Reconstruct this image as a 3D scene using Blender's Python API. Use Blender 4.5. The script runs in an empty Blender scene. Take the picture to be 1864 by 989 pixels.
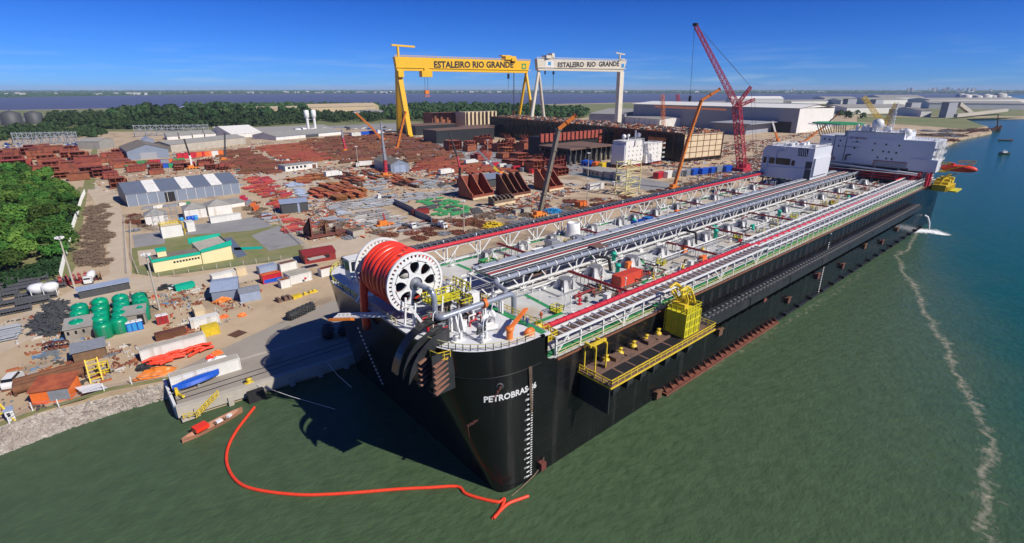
import bpy, math, random
from mathutils import Vector, Matrix
R = math.radians
rnd = random.Random(7)
sc = bpy.context.scene
col = sc.collection
# ---------------------------------------------------------------- camera, world, sun, exposure
FPX = 930.0; PITCH = R(19.7); YAW = R(40.97)
CAM = Vector((-52.95, -53.65, 66.0))
cd = bpy.data.cameras.new('camera'); cam = bpy.data.objects.new('camera', cd); col.objects.link(cam)
cam.location = CAM; cam.rotation_euler = (R(90) - PITCH, 0, -YAW)
cd.sensor_width = 36; cd.lens = 36 * FPX / 1864; cd.clip_start = 1; cd.clip_end = 120000
sc.camera = cam
w = bpy.data.worlds.new('World'); sc.world = w; w.use_nodes = True
SUN_EL = R(41); SUN_DIR = Vector((0.2844, -0.958, 0)).normalized()
nt = w.node_tree; nt.nodes.clear()
sky = nt.nodes.new('ShaderNodeTexSky'); sky.sky_type = 'NISHITA'; sky.sun_disc = False
sky.sun_elevation = SUN_EL; sky.sun_rotation = math.atan2(SUN_DIR.x, SUN_DIR.y)
sky.altitude = 1200; sky.air_density = 1.0; sky.dust_density = 0.0; sky.ozone_density = 3.0
bg = nt.nodes.new('ShaderNodeBackground'); bg.inputs[1].default_value = 0.105
hs = nt.nodes.new('ShaderNodeMix'); hs.data_type = 'RGBA'; hs.blend_type = 'MULTIPLY'; hs.inputs['Factor'].default_value = 1
# deep polarised blue overhead paling towards the horizon
tc = nt.nodes.new('ShaderNodeTexCoord'); sx_ = nt.nodes.new('ShaderNodeSeparateXYZ'); rmp = nt.nodes.new('ShaderNodeValToRGB')
nt.links.new(tc.outputs['Generated'], sx_.inputs[0]); nt.links.new(sx_.outputs['Z'], rmp.inputs[0]); el = rmp.color_ramp.elements
el[0].position = 0.0; el[0].color = (0.150, 0.385, 0.95, 1); el[1].position = 1.0; el[1].color = (0.16, 0.30, 0.66, 1)
for p_, c_ in ((0.03, (0.125, 0.345, 0.92, 1)), (0.16, (0.050, 0.215, 0.68, 1)), (0.45, (0.09, 0.24, 0.66, 1))): q_ = el.new(p_); q_.color = c_
nt.links.new(rmp.outputs[0], hs.inputs['B'])
wo = nt.nodes.new('ShaderNodeOutputWorld')
nt.links.new(sky.outputs[0], hs.inputs['A'])
# thin far cloud low over the horizon
cm = nt.nodes.new('ShaderNodeMapping'); cm.inputs['Scale'].default_value = (5, 5, 60); cn = nt.nodes.new('ShaderNodeTexNoise'); cn.inputs['Scale'].default_value = 1.6; cn.inputs['Detail'].default_value = 7
cr_ = nt.nodes.new('ShaderNodeMapRange'); cr_.inputs[1].default_value = 0.5; cr_.inputs[2].default_value = 0.78; cr_.inputs[4].default_value = 0.38
ch_ = nt.nodes.new('ShaderNodeMapRange'); ch_.inputs[1].default_value = 0.012; ch_.inputs[2].default_value = 0.075; ch_.inputs[3].default_value = 1; ch_.inputs[4].default_value = 0
cx_m = nt.nodes.new('ShaderNodeMath'); cx_m.operation = 'MULTIPLY'; cmx = nt.nodes.new('ShaderNodeMix'); cmx.data_type = 'RGBA'; cmx.inputs['B'].default_value = (4.2, 5.2, 6.4, 1)
nt.links.new(tc.outputs['Generated'], cm.inputs[0]); nt.links.new(cm.outputs[0], cn.inputs['Vector']); nt.links.new(cn.outputs['Fac'], cr_.inputs[0]); nt.links.new(sx_.outputs['Z'], ch_.inputs[0])
nt.links.new(cr_.outputs[0], cx_m.inputs[0]); nt.links.new(ch_.outputs[0], cx_m.inputs[1]); nt.links.new(cx_m.outputs[0], cmx.inputs['Factor']); nt.links.new(hs.outputs['Result'], cmx.inputs['A']); nt.links.new(cmx.outputs['Result'], bg.inputs[0]); nt.links.new(bg.outputs[0], wo.inputs[0])
sl = bpy.data.lights.new('sun', 'SUN'); sl.energy = 4.6; sl.angle = R(0.5); sl.color = (1, 0.94, 0.85)
so = bpy.data.objects.new('sun', sl); col.objects.link(so)
sv = Vector((SUN_DIR.x * math.cos(SUN_EL), SUN_DIR.y * math.cos(SUN_EL), math.sin(SUN_EL)))
so.rotation_euler = sv.to_track_quat('Z', 'Y').to_euler(); so.location = (0, 0, 300)
sc.view_settings.view_transform = 'Standard'; sc.view_settings.look = 'None'
sc.view_settings.exposure = 0.28; sc.view_settings.gamma = 1.0
sc.cycles.max_bounces = 5; sc.cycles.diffuse_bounces = 2; sc.cycles.glossy_bounces = 2
sc.cycles.use_denoising = True; sc.cycles.volume_bounces = 0

# ---------------------------------------------------------------- where things stand
SP, CP = math.sin(PITCH), math.cos(PITCH)
FW = Vector((math.sin(YAW), math.cos(YAW), 0)); RT = Vector((math.cos(YAW), -math.sin(YAW), 0))
def at(x, y, z=3.0):
    u = (x - 932) / FPX; v = (y - 494.5) / FPX
    k = (CAM.z - z) / (SP + v * CP)
    p = CAM + RT * (u * k) + FW * ((CP - v * SP) * k)
    return Vector((p.x, p.y, z))
def hgt(p, y):
    "height of the point straight above p that stands at picture row y"
    D = (Vector((p.x, p.y, 0)) - Vector((CAM.x, CAM.y, 0))).dot(FW)
    v = (y - 494.5) / FPX
    return CAM.z - (SP + v * CP) / (CP - v * SP) * D

# ---------------------------------------------------------------- materials
M = {}
def mat(name, c, rough=0.6, metal=0.0, var=0.25, scale=0.6, c2=None, bump=0.0, bscale=6.0, rand=0.0, spec=0.5, stain=None, wave=None, streak=False):
    m = bpy.data.materials.new(name); m.use_nodes = True
    t = m.node_tree; n = t.nodes; L = t.links
    b = n['Principled BSDF']; b.inputs['Roughness'].default_value = rough; b.inputs['Metallic'].default_value = metal
    b.inputs['Specular IOR Level'].default_value = spec
    g = n.new('ShaderNodeNewGeometry'); nz = n.new('ShaderNodeTexNoise'); nz.inputs['Scale'].default_value = scale
    nz.inputs['Detail'].default_value = 8; nz.inputs['Roughness'].default_value = 0.65
    L.new(g.outputs['Position'], nz.inputs['Vector'])
    rp = n.new('ShaderNodeMapRange'); rp.inputs[1].default_value = 0.3; rp.inputs[2].default_value = 0.7
    L.new(nz.outputs['Fac'], rp.inputs[0])
    mx = n.new('ShaderNodeMix'); mx.data_type = 'RGBA'
    if c2 is None: c2 = tuple(v * (1 - var) for v in c)
    mx.inputs['A'].default_value = (*c, 1); mx.inputs['B'].default_value = (*c2, 1)
    L.new(rp.outputs[0], mx.inputs['Factor']); out = mx.outputs['Result']
    if stain:
        sc2, thr, amt = stain[1], stain[2], stain[3]
        n2 = n.new('ShaderNodeTexNoise'); n2.inputs['Scale'].default_value = sc2; n2.inputs['Detail'].default_value = 6
        mp2 = n.new('ShaderNodeMapping'); mp2.inputs['Scale'].default_value = (1, 1, 0.08 if streak else 1); L.new(g.outputs['Position'], mp2.inputs[0]); L.new(mp2.outputs[0], n2.inputs['Vector'])
        r2 = n.new('ShaderNodeMapRange'); r2.inputs[1].default_value = thr; r2.inputs[2].default_value = thr + 0.12; r2.inputs[4].default_value = amt
        L.new(n2.outputs['Fac'], r2.inputs[0])
        m2 = n.new('ShaderNodeMix'); m2.data_type = 'RGBA'; m2.inputs['B'].default_value = (*stain[0], 1)
        L.new(out, m2.inputs['A']); L.new(r2.outputs[0], m2.inputs['Factor']); out = m2.outputs['Result']
    if rand:
        oi = n.new('ShaderNodeObjectInfo'); h = n.new('ShaderNodeHueSaturation')
        r3 = n.new('ShaderNodeMapRange'); r3.inputs[3].default_value = 1 - rand; r3.inputs[4].default_value = 1 + rand
        L.new(oi.outputs['Random'], r3.inputs[0]); L.new(r3.outputs[0], h.inputs['Value'])
        r4 = n.new('ShaderNodeMapRange'); r4.inputs[3].default_value = 0.5 - rand * 0.06; r4.inputs[4].default_value = 0.5 + rand * 0.06
        mm = n.new('ShaderNodeMath'); mm.operation = 'MULTIPLY'; mm.inputs[1].default_value = 7.31
        fr = n.new('ShaderNodeMath'); fr.operation = 'FRACT'
        L.new(oi.outputs['Random'], mm.inputs[0]); L.new(mm.outputs[0], fr.inputs[0]); L.new(fr.outputs[0], r4.inputs[0]); L.new(r4.outputs[0], h.inputs['Hue'])
        L.new(out, h.inputs['Color']); out = h.outputs['Color']
    L.new(out, b.inputs['Base Color'])
    hsrc = None
    if bump:
        nb = n.new('ShaderNodeTexNoise'); nb.inputs['Scale'].default_value = bscale; nb.inputs['Detail'].default_value = 4
        L.new(g.outputs['Position'], nb.inputs['Vector']); hsrc = nb.outputs['Fac']
    if wave:
        wv = n.new('ShaderNodeTexWave'); wv.bands_direction = wave[0]; wv.inputs['Scale'].default_value = wave[1]; bump = bump or wave[2]
        L.new(g.outputs['Position'], wv.inputs['Vector']); hsrc = wv.outputs['Fac']
    if hsrc:
        bp = n.new('ShaderNodeBump'); bp.inputs['Strength'].default_value = 1.0; bp.inputs['Distance'].default_value = bump
        L.new(hsrc, bp.inputs['Height']); L.new(bp.outputs[0], b.inputs['Normal'])
    M[name] = m
    return m
mat('hull_black', (0.004, 0.0045, 0.005), 0.22, 0, c2=(0.009, 0.010, 0.011), scale=0.12, stain=((0.034, 0.032, 0.031), 0.4, 0.56, 0.5), bump=0.03, bscale=0.35, streak=True)
mat('hull_seam', (0.014, 0.015, 0.016), 0.4)
mat('olive', (0.30, 0.28, 0.02), 0.6)
mat('hull_grey', (0.030, 0.033, 0.037), 0.4, c2=(0.018, 0.020, 0.022), stain=((0.06, 0.055, 0.05), 0.4, 0.6, 0.5), streak=True)
mat('orange_red', (0.72, 0.085, 0.045), 0.5, var=0.2, stain=((0.4, 0.12, 0.07), 0.8, 0.6, 0.4))
mat('mid_grey', (0.19, 0.195, 0.21), 0.6, var=0.25)
mat('deck_grey', (0.58, 0.58, 0.55), 0.55, c2=(0.46, 0.46, 0.43), scale=0.25, stain=((0.42, 0.32, 0.19), 0.07, 0.5, 0.6))
mat('deck_white', (0.66, 0.67, 0.68), 0.5, var=0.14, scale=0.3, stain=((0.4, 0.36, 0.28), 0.15, 0.6, 0.5))
mat('white', (0.72, 0.72, 0.70), 0.45, var=0.1, scale=0.5, stain=((0.45, 0.36, 0.27), 0.4, 0.66, 0.5))
mat('block_white', (0.60, 0.62, 0.66), 0.5, var=0.08, scale=0.15)
mat('grey_steel', (0.30, 0.32, 0.35), 0.4, 0.2, var=0.25, scale=1.0)
mat('pipe_grey', (0.33, 0.36, 0.42), 0.32, 0.3, var=0.2, scale=1.5)
mat('dark_grey', (0.07, 0.075, 0.08), 0.6, var=0.4, scale=1.5)
mat('tray_grey', (0.13, 0.135, 0.14), 0.6, c2=(0.055, 0.05, 0.05), scale=2.5)
mat('black', (0.012, 0.012, 0.014), 0.6)
mat('rubber', (0.02, 0.02, 0.022), 0.7, var=0.5, scale=2)
mat('red_pipe', (0.55, 0.025, 0.04), 0.35, var=0.25)
mat('dark_red', (0.28, 0.03, 0.03), 0.5, var=0.4, scale=1.5)
mat('hose_red', (0.82, 0.045, 0.018), 0.33, var=0.2, scale=1.5)
mat('orange', (0.80, 0.17, 0.03), 0.5, var=0.25, rand=0.1)
mat('crane_orange', (0.75, 0.22, 0.03), 0.4, var=0.25)
mat('boom_orange', (0.85, 0.06, 0.02), 0.5, var=0.25, scale=2)
mat('yellow', (0.72, 0.52, 0.03), 0.5, var=0.25, stain=((0.3, 0.16, 0.04), 1.0, 0.6, 0.6))
mat('lime_yellow', (0.60, 0.54, 0.02), 0.5, var=0.2)
mat('pale_yellow', (0.66, 0.6, 0.28), 0.5, var=0.2)
mat('gantry_yellow', (0.80, 0.46, 0.01), 0.45, var=0.1, scale=0.1)
mat('gantry_cream', (0.62, 0.57, 0.46), 0.5, var=0.12, scale=0.1, stain=((0.4, 0.3, 0.2), 0.12, 0.6, 0.4))
mat('green_paint', (0.03, 0.27, 0.09), 0.6, var=0.2)
mat('green_tank', (0.0, 0.27, 0.135), 0.35, var=0.15, rand=0.12)
mat('teal', (0.0, 0.42, 0.28), 0.5, var=0.15)
mat('blue', (0.01, 0.09, 0.5), 0.45, var=0.2)
mat('light_blue', (0.03, 0.28, 0.6), 0.45, var=0.2)
mat('glass', (0.012, 0.018, 0.025), 0.12, 0, var=0.3)
mat('crane_red', (0.45, 0.03, 0.05), 0.5, var=0.3)
mat('rust', (0.21, 0.075, 0.038), 0.85, c2=(0.12, 0.042, 0.024), scale=0.5, rand=0.3)
mat('rust_orange', (0.44, 0.14, 0.042), 0.85, c2=(0.22, 0.06, 0.025), scale=0.5, rand=0.3)
mat('rust_dark', (0.10, 0.045, 0.03), 0.85, c2=(0.16, 0.06, 0.035), scale=0.6, rand=0.35)
mat('primer_red', (0.34, 0.075, 0.036), 0.75, c2=(0.17, 0.05, 0.028), scale=0.3, rand=0.2)
mat('rust_deck', (0.20, 0.105, 0.07), 0.85, c2=(0.08, 0.06, 0.05), scale=0.8)
mat('pipe_white', (0.5, 0.49, 0.47), 0.6, c2=(0.25, 0.23, 0.21), scale=1.2, rand=0.25)
mat('red_dull', (0.42, 0.035, 0.03), 0.6, c2=(0.24, 0.04, 0.03), scale=0.8, rand=0.3)
mat('rust_light', (0.34, 0.17, 0.11), 0.8, c2=(0.2, 0.09, 0.06), scale=1.0)
mat('cream', (0.66, 0.55, 0.36), 0.7, c2=(0.55, 0.42, 0.26), scale=0.2)
mat('cream_wall', (0.78, 0.68, 0.38), 0.8, var=0.12, scale=0.3)
mat('concrete', (0.33, 0.29, 0.24), 0.85, c2=(0.25, 0.22, 0.18), scale=0.06, stain=((0.12, 0.1, 0.085), 0.09, 0.6, 0.6))
mat('concrete_light', (0.46, 0.42, 0.35), 0.85, var=0.25, scale=0.3)
mat('asphalt_grey', (0.27, 0.265, 0.26), 0.9, var=0.2, scale=0.15, stain=((0.13, 0.12, 0.11), 0.1, 0.58, 0.5))
mat('sand', (0.49, 0.38, 0.25), 0.95, c2=(0.38, 0.28, 0.175), scale=0.09, stain=((0.19, 0.135, 0.09), 0.05, 0.53, 0.7), bump=0.05, bscale=2)
mat('sand_light', (0.50, 0.415, 0.31), 0.95, c2=(0.42, 0.335, 0.24), scale=0.12, stain=((0.24, 0.17, 0.11), 0.06, 0.62, 0.7))
mat('grass', (0.12, 0.16, 0.04), 0.95, c2=(0.25, 0.21, 0.10), scale=0.15, bump=0.1, bscale=3)
mat('marsh', (0.11, 0.145, 0.045), 0.95, c2=(0.20, 0.19, 0.08), scale=0.012)
mat('far_land', (0.04, 0.075, 0.05), 0.95, c2=(0.09, 0.11, 0.07), scale=0.003)
mat('rock', (0.44, 0.39, 0.33), 0.9, c2=(0.27, 0.22, 0.18), scale=0.8, bump=0.1, bscale=1.5)
mat('stone', (0.46, 0.42, 0.37), 0.9, c2=(0.22, 0.18, 0.15), scale=0.6, rand=0.0)
mat('foliage', (0.034, 0.105, 0.016), 0.8, c2=(0.080, 0.155, 0.024), scale=0.18, rand=0.45, spec=0.2)
mat('foliage_dark', (0.025, 0.062, 0.022), 0.85, c2=(0.05, 0.09, 0.03), scale=0.05, rand=0.35, spec=0.15)
mat('bark', (0.10, 0.07, 0.05), 0.9)
mat('roof_slate', (0.125, 0.15, 0.20), 0.5, var=0.12, scale=0.2)
mat('wall_slate', (0.20, 0.24, 0.31), 0.5, var=0.12, scale=0.2)
mat('roof_blue', (0.30, 0.36, 0.48), 0.5, var=0.15)
mat('roof_brown', (0.22, 0.19, 0.15), 0.8, var=0.3, scale=0.4, wave=('X', 1.0, 0.05))
mat('roof_grey', (0.32, 0.31, 0.28), 0.7, var=0.25, scale=0.3)
mat('roof_tan', (0.48, 0.38, 0.24), 0.7, var=0.15, scale=0.02)
mat('wall_white', (0.70, 0.69, 0.65), 0.7, var=0.14, scale=0.3, stain=((0.42, 0.35, 0.27), 0.7, 0.56, 0.55), streak=True)
mat('wall_grey', (0.30, 0.31, 0.34), 0.7, var=0.12, scale=0.05)
mat('brick', (0.34, 0.14, 0.09), 0.85, var=0.25)
mat('timber', (0.22, 0.13, 0.07), 0.85, var=0.4, scale=1)
mat('scrap', (0.26, 0.19, 0.13), 0.85, c2=(0.11, 0.07, 0.05), scale=0.9)
mat('skin', (0.42, 0.24, 0.16), 0.6)
mat('cloth_blue', (0.03, 0.06, 0.2), 0.8); mat('cloth_orange', (0.7, 0.12, 0.03), 0.8); mat('cloth_red', (0.45, 0.04, 0.03), 0.8)
mat('foam_bag', (0.75, 0.75, 0.76), 0.6, var=0.2, scale=2)
mat('wood_boat', (0.42, 0.2, 0.12), 0.6, var=0.3)
mat('far_white', (0.55, 0.54, 0.52), 0.8, rand=0.3)
mat('quay_wall', (0.30, 0.27, 0.22), 0.85, c2=(0.12, 0.10, 0.08), scale=0.5)

# ---------------------------------------------------------------- mesh builder
class MB:
    def __init__(s): s.v = []; s.f = []; s.sm = []
    def add(s, vs, fs, smooth=False):
        o = len(s.v); s.v.extend([tuple(p) for p in vs])
        for f in fs: s.f.append(tuple(i + o for i in f)); s.sm.append(smooth)
        return s
    def box(s, x0, y0, z0, x1, y1, z1):
        return s.add([(x0, y0, z0), (x1, y0, z0), (x1, y1, z0), (x0, y1, z0), (x0, y0, z1), (x1, y0, z1), (x1, y1, z1), (x0, y1, z1)],
                     [(3, 2, 1, 0), (4, 5, 6, 7), (0, 1, 5, 4), (1, 2, 6, 5), (2, 3, 7, 6), (3, 0, 4, 7)])
    def cb(s, c, sz, rz=0.0, tilt=None):
        hx, hy, hz = sz[0] / 2, sz[1] / 2, sz[2] / 2
        m = Matrix.Rotation(rz, 3, 'Z')
        if tilt: m = m @ Matrix.Rotation(tilt, 3, 'Y')
        vs = [Vector(c) + m @ Vector((a * hx, b * hy, d * hz)) for d in (-1, 1) for a, b in ((-1, -1), (1, -1), (1, 1), (-1, 1))]
        return s.add(vs, [(3, 2, 1, 0), (4, 5, 6, 7), (0, 1, 5, 4), (1, 2, 6, 5), (2, 3, 7, 6), (3, 0, 4, 7)])
    def beam(s, p, q, w, h=None):
        p, q = Vector(p), Vector(q); h = h or w; d = (q - p)
        if d.length < 1e-6: return s
        d.normalize(); up = Vector((0, 0, 1)) if abs(d.z) < 0.95 else Vector((1, 0, 0))
        a = d.cross(up).normalized() * (w / 2); b = a.normalized().cross(d) * (h / 2)
        vs = [e + x for e in (p, q) for x in (-a - b, a - b, a + b, -a + b)]
        return s.add(vs, [(0, 1, 2, 3), (7, 6, 5, 4), (0, 4, 5, 1), (1, 5, 6, 2), (2, 6, 7, 3), (3, 7, 4, 0)])
    def tube(s, p, q, r, n=8, r2=None, caps=True):
        p, q = Vector(p), Vector(q); r2 = r if r2 is None else r2; d = (q - p)
        if d.length < 1e-6: return s
        d.normalize(); up = Vector((0, 0, 1)) if abs(d.z) < 0.95 else Vector((1, 0, 0))
        a = d.cross(up).normalized(); b = a.cross(d)
        vs = []
        for e, rr in ((p, r), (q, r2)):
            for i in range(n):
                t = 2 * math.pi * i / n; vs.append(e + (a * math.cos(t) + b * math.sin(t)) * rr)
        s.add(vs, [(i, n + i, n + (i + 1) % n, (i + 1) % n) for i in range(n)], n > 4)
        if caps:
            s.add(vs[:n], [tuple(range(n))]); s.add(vs[n:], [tuple(range(n))[::-1]])
        return s
    def path(s, pts, r, n=8, closed=False):
        pts = [Vector(p) for p in pts]; N = len(pts); vs = []
        pa = None
        for i, p in enumerate(pts):
            if closed: d = (pts[(i + 1) % N] - pts[i - 1])
            else: d = pts[min(i + 1, N - 1)] - pts[max(i - 1, 0)]
            d.normalize()
            if pa is None:
                up = Vector((0, 0, 1)) if abs(d.z) < 0.9 else Vector((1, 0, 0)); a = d.cross(up).normalized()
            else: a = (pa - d * pa.dot(d)).normalized()
            pa = a; b = a.cross(d)
            for k in range(n):
                t = 2 * math.pi * k / n; vs.append(p + (a * math.cos(t) + b * math.sin(t)) * r)
        fs = []
        for i in range(N if closed else N - 1):
            j = (i + 1) % N
            for k in range(n): fs.append((i * n + k, j * n + k, j * n + (k + 1) % n, i * n + (k + 1) % n))
        s.add(vs, fs, True)
        if not closed:
            s.add(vs[:n], [tuple(range(n))]); s.add(vs[-n:], [tuple(range(n))[::-1]])
        return s
    def elbow(s, pts, r, n=10, rad=1.2):
        "pipe with rounded corners"
        pts = [Vector(p) for p in pts]; o = [pts[0]]
        for i in range(1, len(pts) - 1):
            a, b, c = pts[i - 1], pts[i], pts[i + 1]; u = (a - b).normalized(); v = (c - b).normalized()
            for k in range(6):
                t = k / 5; o.append((b + u * rad) * (1 - t) ** 2 + b * 2 * t * (1 - t) + (b + v * rad) * t * t)
        o.append(pts[-1]); return s.path(o, r, n)
    def lathe(s, prof, c, n=16, smooth=True, a0=0.0, arc=2 * math.pi, axis='z'):
        cx, cy, cz = c; vs = []; full = abs(arc - 2 * math.pi) < 1e-6; m = n if full else n + 1
        for r, z in prof:
            for i in range(m):
                t = a0 + arc * i / n
                if axis == 'z': vs.append((cx + r * math.cos(t), cy + r * math.sin(t), cz + z))
                elif axis == 'y': vs.append((cx + r * math.cos(t), cy + z, cz + r * math.sin(t)))
                else: vs.append((cx + z, cy + r * math.cos(t), cz + r * math.sin(t)))
        fs = []
        for j in range(len(prof) - 1):
            for i in range(n):
                k = (i + 1) % m; f = (j * m + i, j * m + k, (j + 1) * m + k, (j + 1) * m + i)
                fs.append(f if axis != 'y' else f[::-1])
        return s.add(vs, fs, smooth)
    def prism(s, poly, z0, z1, sides=True, bottom=True):
        n = len(poly); ar = sum(poly[i][0] * poly[(i + 1) % n][1] - poly[(i + 1) % n][0] * poly[i][1] for i in range(n))
        if ar < 0: poly = poly[::-1]
        vs = [(p[0], p[1], z0) for p in poly] + [(p[0], p[1], z1) for p in poly]
        fs = [tuple(range(n, 2 * n))]
        if bottom: fs.append(tuple(range(n - 1, -1, -1)))
        if sides: fs += [(i, (i + 1) % n, n + (i + 1) % n, n + i) for i in range(n)]
        return s.add(vs, fs)
    def profx(s, prof, x0, x1):
        "polygon in (y,z) extruded along x"
        n = len(prof); vs = [(x0, a, b) for a, b in prof] + [(x1, a, b) for a, b in prof]
        return s.add(vs, [tuple(range(n))[::-1], tuple(range(n, 2 * n))] + [(i, (i + 1) % n, n + (i + 1) % n, n + i) for i in range(n)])
    def profy(s, prof, y0, y1):
        n = len(prof); vs = [(a, y0, b) for a, b in prof] + [(a, y1, b) for a, b in prof]
        return s.add(vs, [tuple(range(n)), tuple(range(n, 2 * n))[::-1]] + [(i, n + i, n + (i + 1) % n, (i + 1) % n) for i in range(n)])
    def quad(s, *p): return s.add(p, [tuple(range(len(p)))])
    def sphere(s, c, r, n=12, sq=(1, 1, 1)):
        prof = [(math.sin(math.pi * i / (n // 2)) * r, -math.cos(math.pi * i / (n // 2)) * r) for i in range(n // 2 + 1)]
        t = MB().lathe(prof, (0, 0, 0), n)
        return s.add([(c[0] + v[0] * sq[0], c[1] + v[1] * sq[1], c[2] + v[2] * sq[2]) for v in t.v], t.f, True)
    def rail(s, pts, h=1.1, step=2.0, r=0.05, mid=True, closed=False):
        "handrail along a path of floor points"
        pts = [Vector(p) for p in pts]
        if closed: pts.append(pts[0])
        for a, b in zip(pts, pts[1:]):
            L = (b - a).length; n = max(1, round(L / step)); u = Vector((0, 0, h))
            for i in range(n + 1): s.beam(a + (b - a) * i / n, a + (b - a) * i / n + u, r * 2)
            s.beam(a + u, b + u, r * 2)
            if mid: s.beam(a + u / 2, b + u / 2, r * 1.6)
        return s
    def xf(s, m):
        s.v = [tuple(m @ Vector(p)) for p in s.v]; return s
    def join(s, o, m=None):
        k = len(s.v); s.v.extend([tuple(m @ Vector(p)) for p in o.v] if m else o.v)
        s.f.extend([tuple(i + k for i in f) for f in o.f]); s.sm.extend(o.sm); return s
    def mesh(s, name, mt):
        me = bpy.data.meshes.new(name); me.from_pydata(s.v, [], s.f)
        me.polygons.foreach_set('use_smooth', s.sm); me.materials.append(M[mt] if isinstance(mt, str) else mt); me.update(); return me
def part(name, mb, mt, parent, label=None, local=False):
    o = bpy.data.objects.new(name, mb.mesh(name, mt)); col.objects.link(o)
    if parent is not None:
        o.parent = parent
        if parent.type == 'EMPTY' and not local: o.location = -parent.location
    if label: o['label'] = label
    return o
def rep(name, mb, mt, parent, locs):
    me = mb.mesh(name, mt); off = -parent.location if parent.type == 'EMPTY' else Vector()
    for l in locs:
        o = bpy.data.objects.new(name, me); col.objects.link(o); o.parent = parent; o.location = Vector(l) + off
def thing(name, label, cat, loc=(0, 0, 0), group=None, kind=None):
    o = bpy.data.objects.new(name, None); col.objects.link(o); o.location = loc; o.empty_display_size = 0.5
    o['label'] = label; o['category'] = cat
    if group: o['group'] = group
    if kind: o['kind'] = kind
    return o
def single(name, mb, mt, label, cat, group=None, kind=None):
    o = part(name, mb, mt, None); o['label'] = label; o['category'] = cat
    if group: o['group'] = group
    if kind: o['kind'] = kind
    return o
def struct(name, mb, mt, label=None, kind='structure'):
    o = part(name, mb, mt, None); o['kind'] = kind
    if label: o['label'] = label
    return o
def copy_tree(o, parent=None):
    c = o.copy(); col.objects.link(c)
    if parent: c.parent = parent
    for ch in o.children: copy_tree(ch, c)
    return c
_used = set()
def put(proto, loc, rz=0.0, sc_=None, label=None, group=None):
    o = proto if proto.name not in _used and not _used.add(proto.name) else copy_tree(proto)
    o.location = loc; o.rotation_euler = (0, 0, rz)
    if sc_ is not None: o.scale = sc_ if hasattr(sc_, '__len__') else (sc_, sc_, sc_)
    if label: o['label'] = label
    if group: o['group'] = group
    return o
def tmesh(name, txt, size, mt, parent, mtx, ext=0.02, bold=0.0, sx=1.0, fn=None):
    cu = bpy.data.curves.new(name, 'FONT'); cu.body = txt; cu.size = size; cu.extrude = ext; cu.offset = bold; cu.align_x = 'LEFT'; cu.resolution_u = 2
    ob = bpy.data.objects.new(name, cu); col.objects.link(ob)
    bpy.context.view_layer.update()
    me = bpy.data.meshes.new_from_object(ob.evaluated_get(bpy.context.evaluated_depsgraph_get())); bpy.data.objects.remove(ob)
    for v in me.vertices:
        p = Vector((v.co.x * sx, v.co.y, v.co.z)); v.co = fn(p) if fn else mtx @ p
    me.materials.clear(); me.materials.append(M[mt]); me.name = name
    o = bpy.data.objects.new(name, me); col.objects.link(o)
    if parent is not None:
        o.parent = parent
        if parent.type == 'EMPTY': o.location = -parent.location
    return o
def basis(o, x, y):
    x = Vector(x).normalized(); y = Vector(y).normalized(); z = x.cross(y)
    return Matrix.Translation(o) @ Matrix(((x.x, y.x, z.x, 0), (x.y, y.y, z.y, 0), (x.z, y.z, z.z, 0), (0, 0, 0, 1)))
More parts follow.
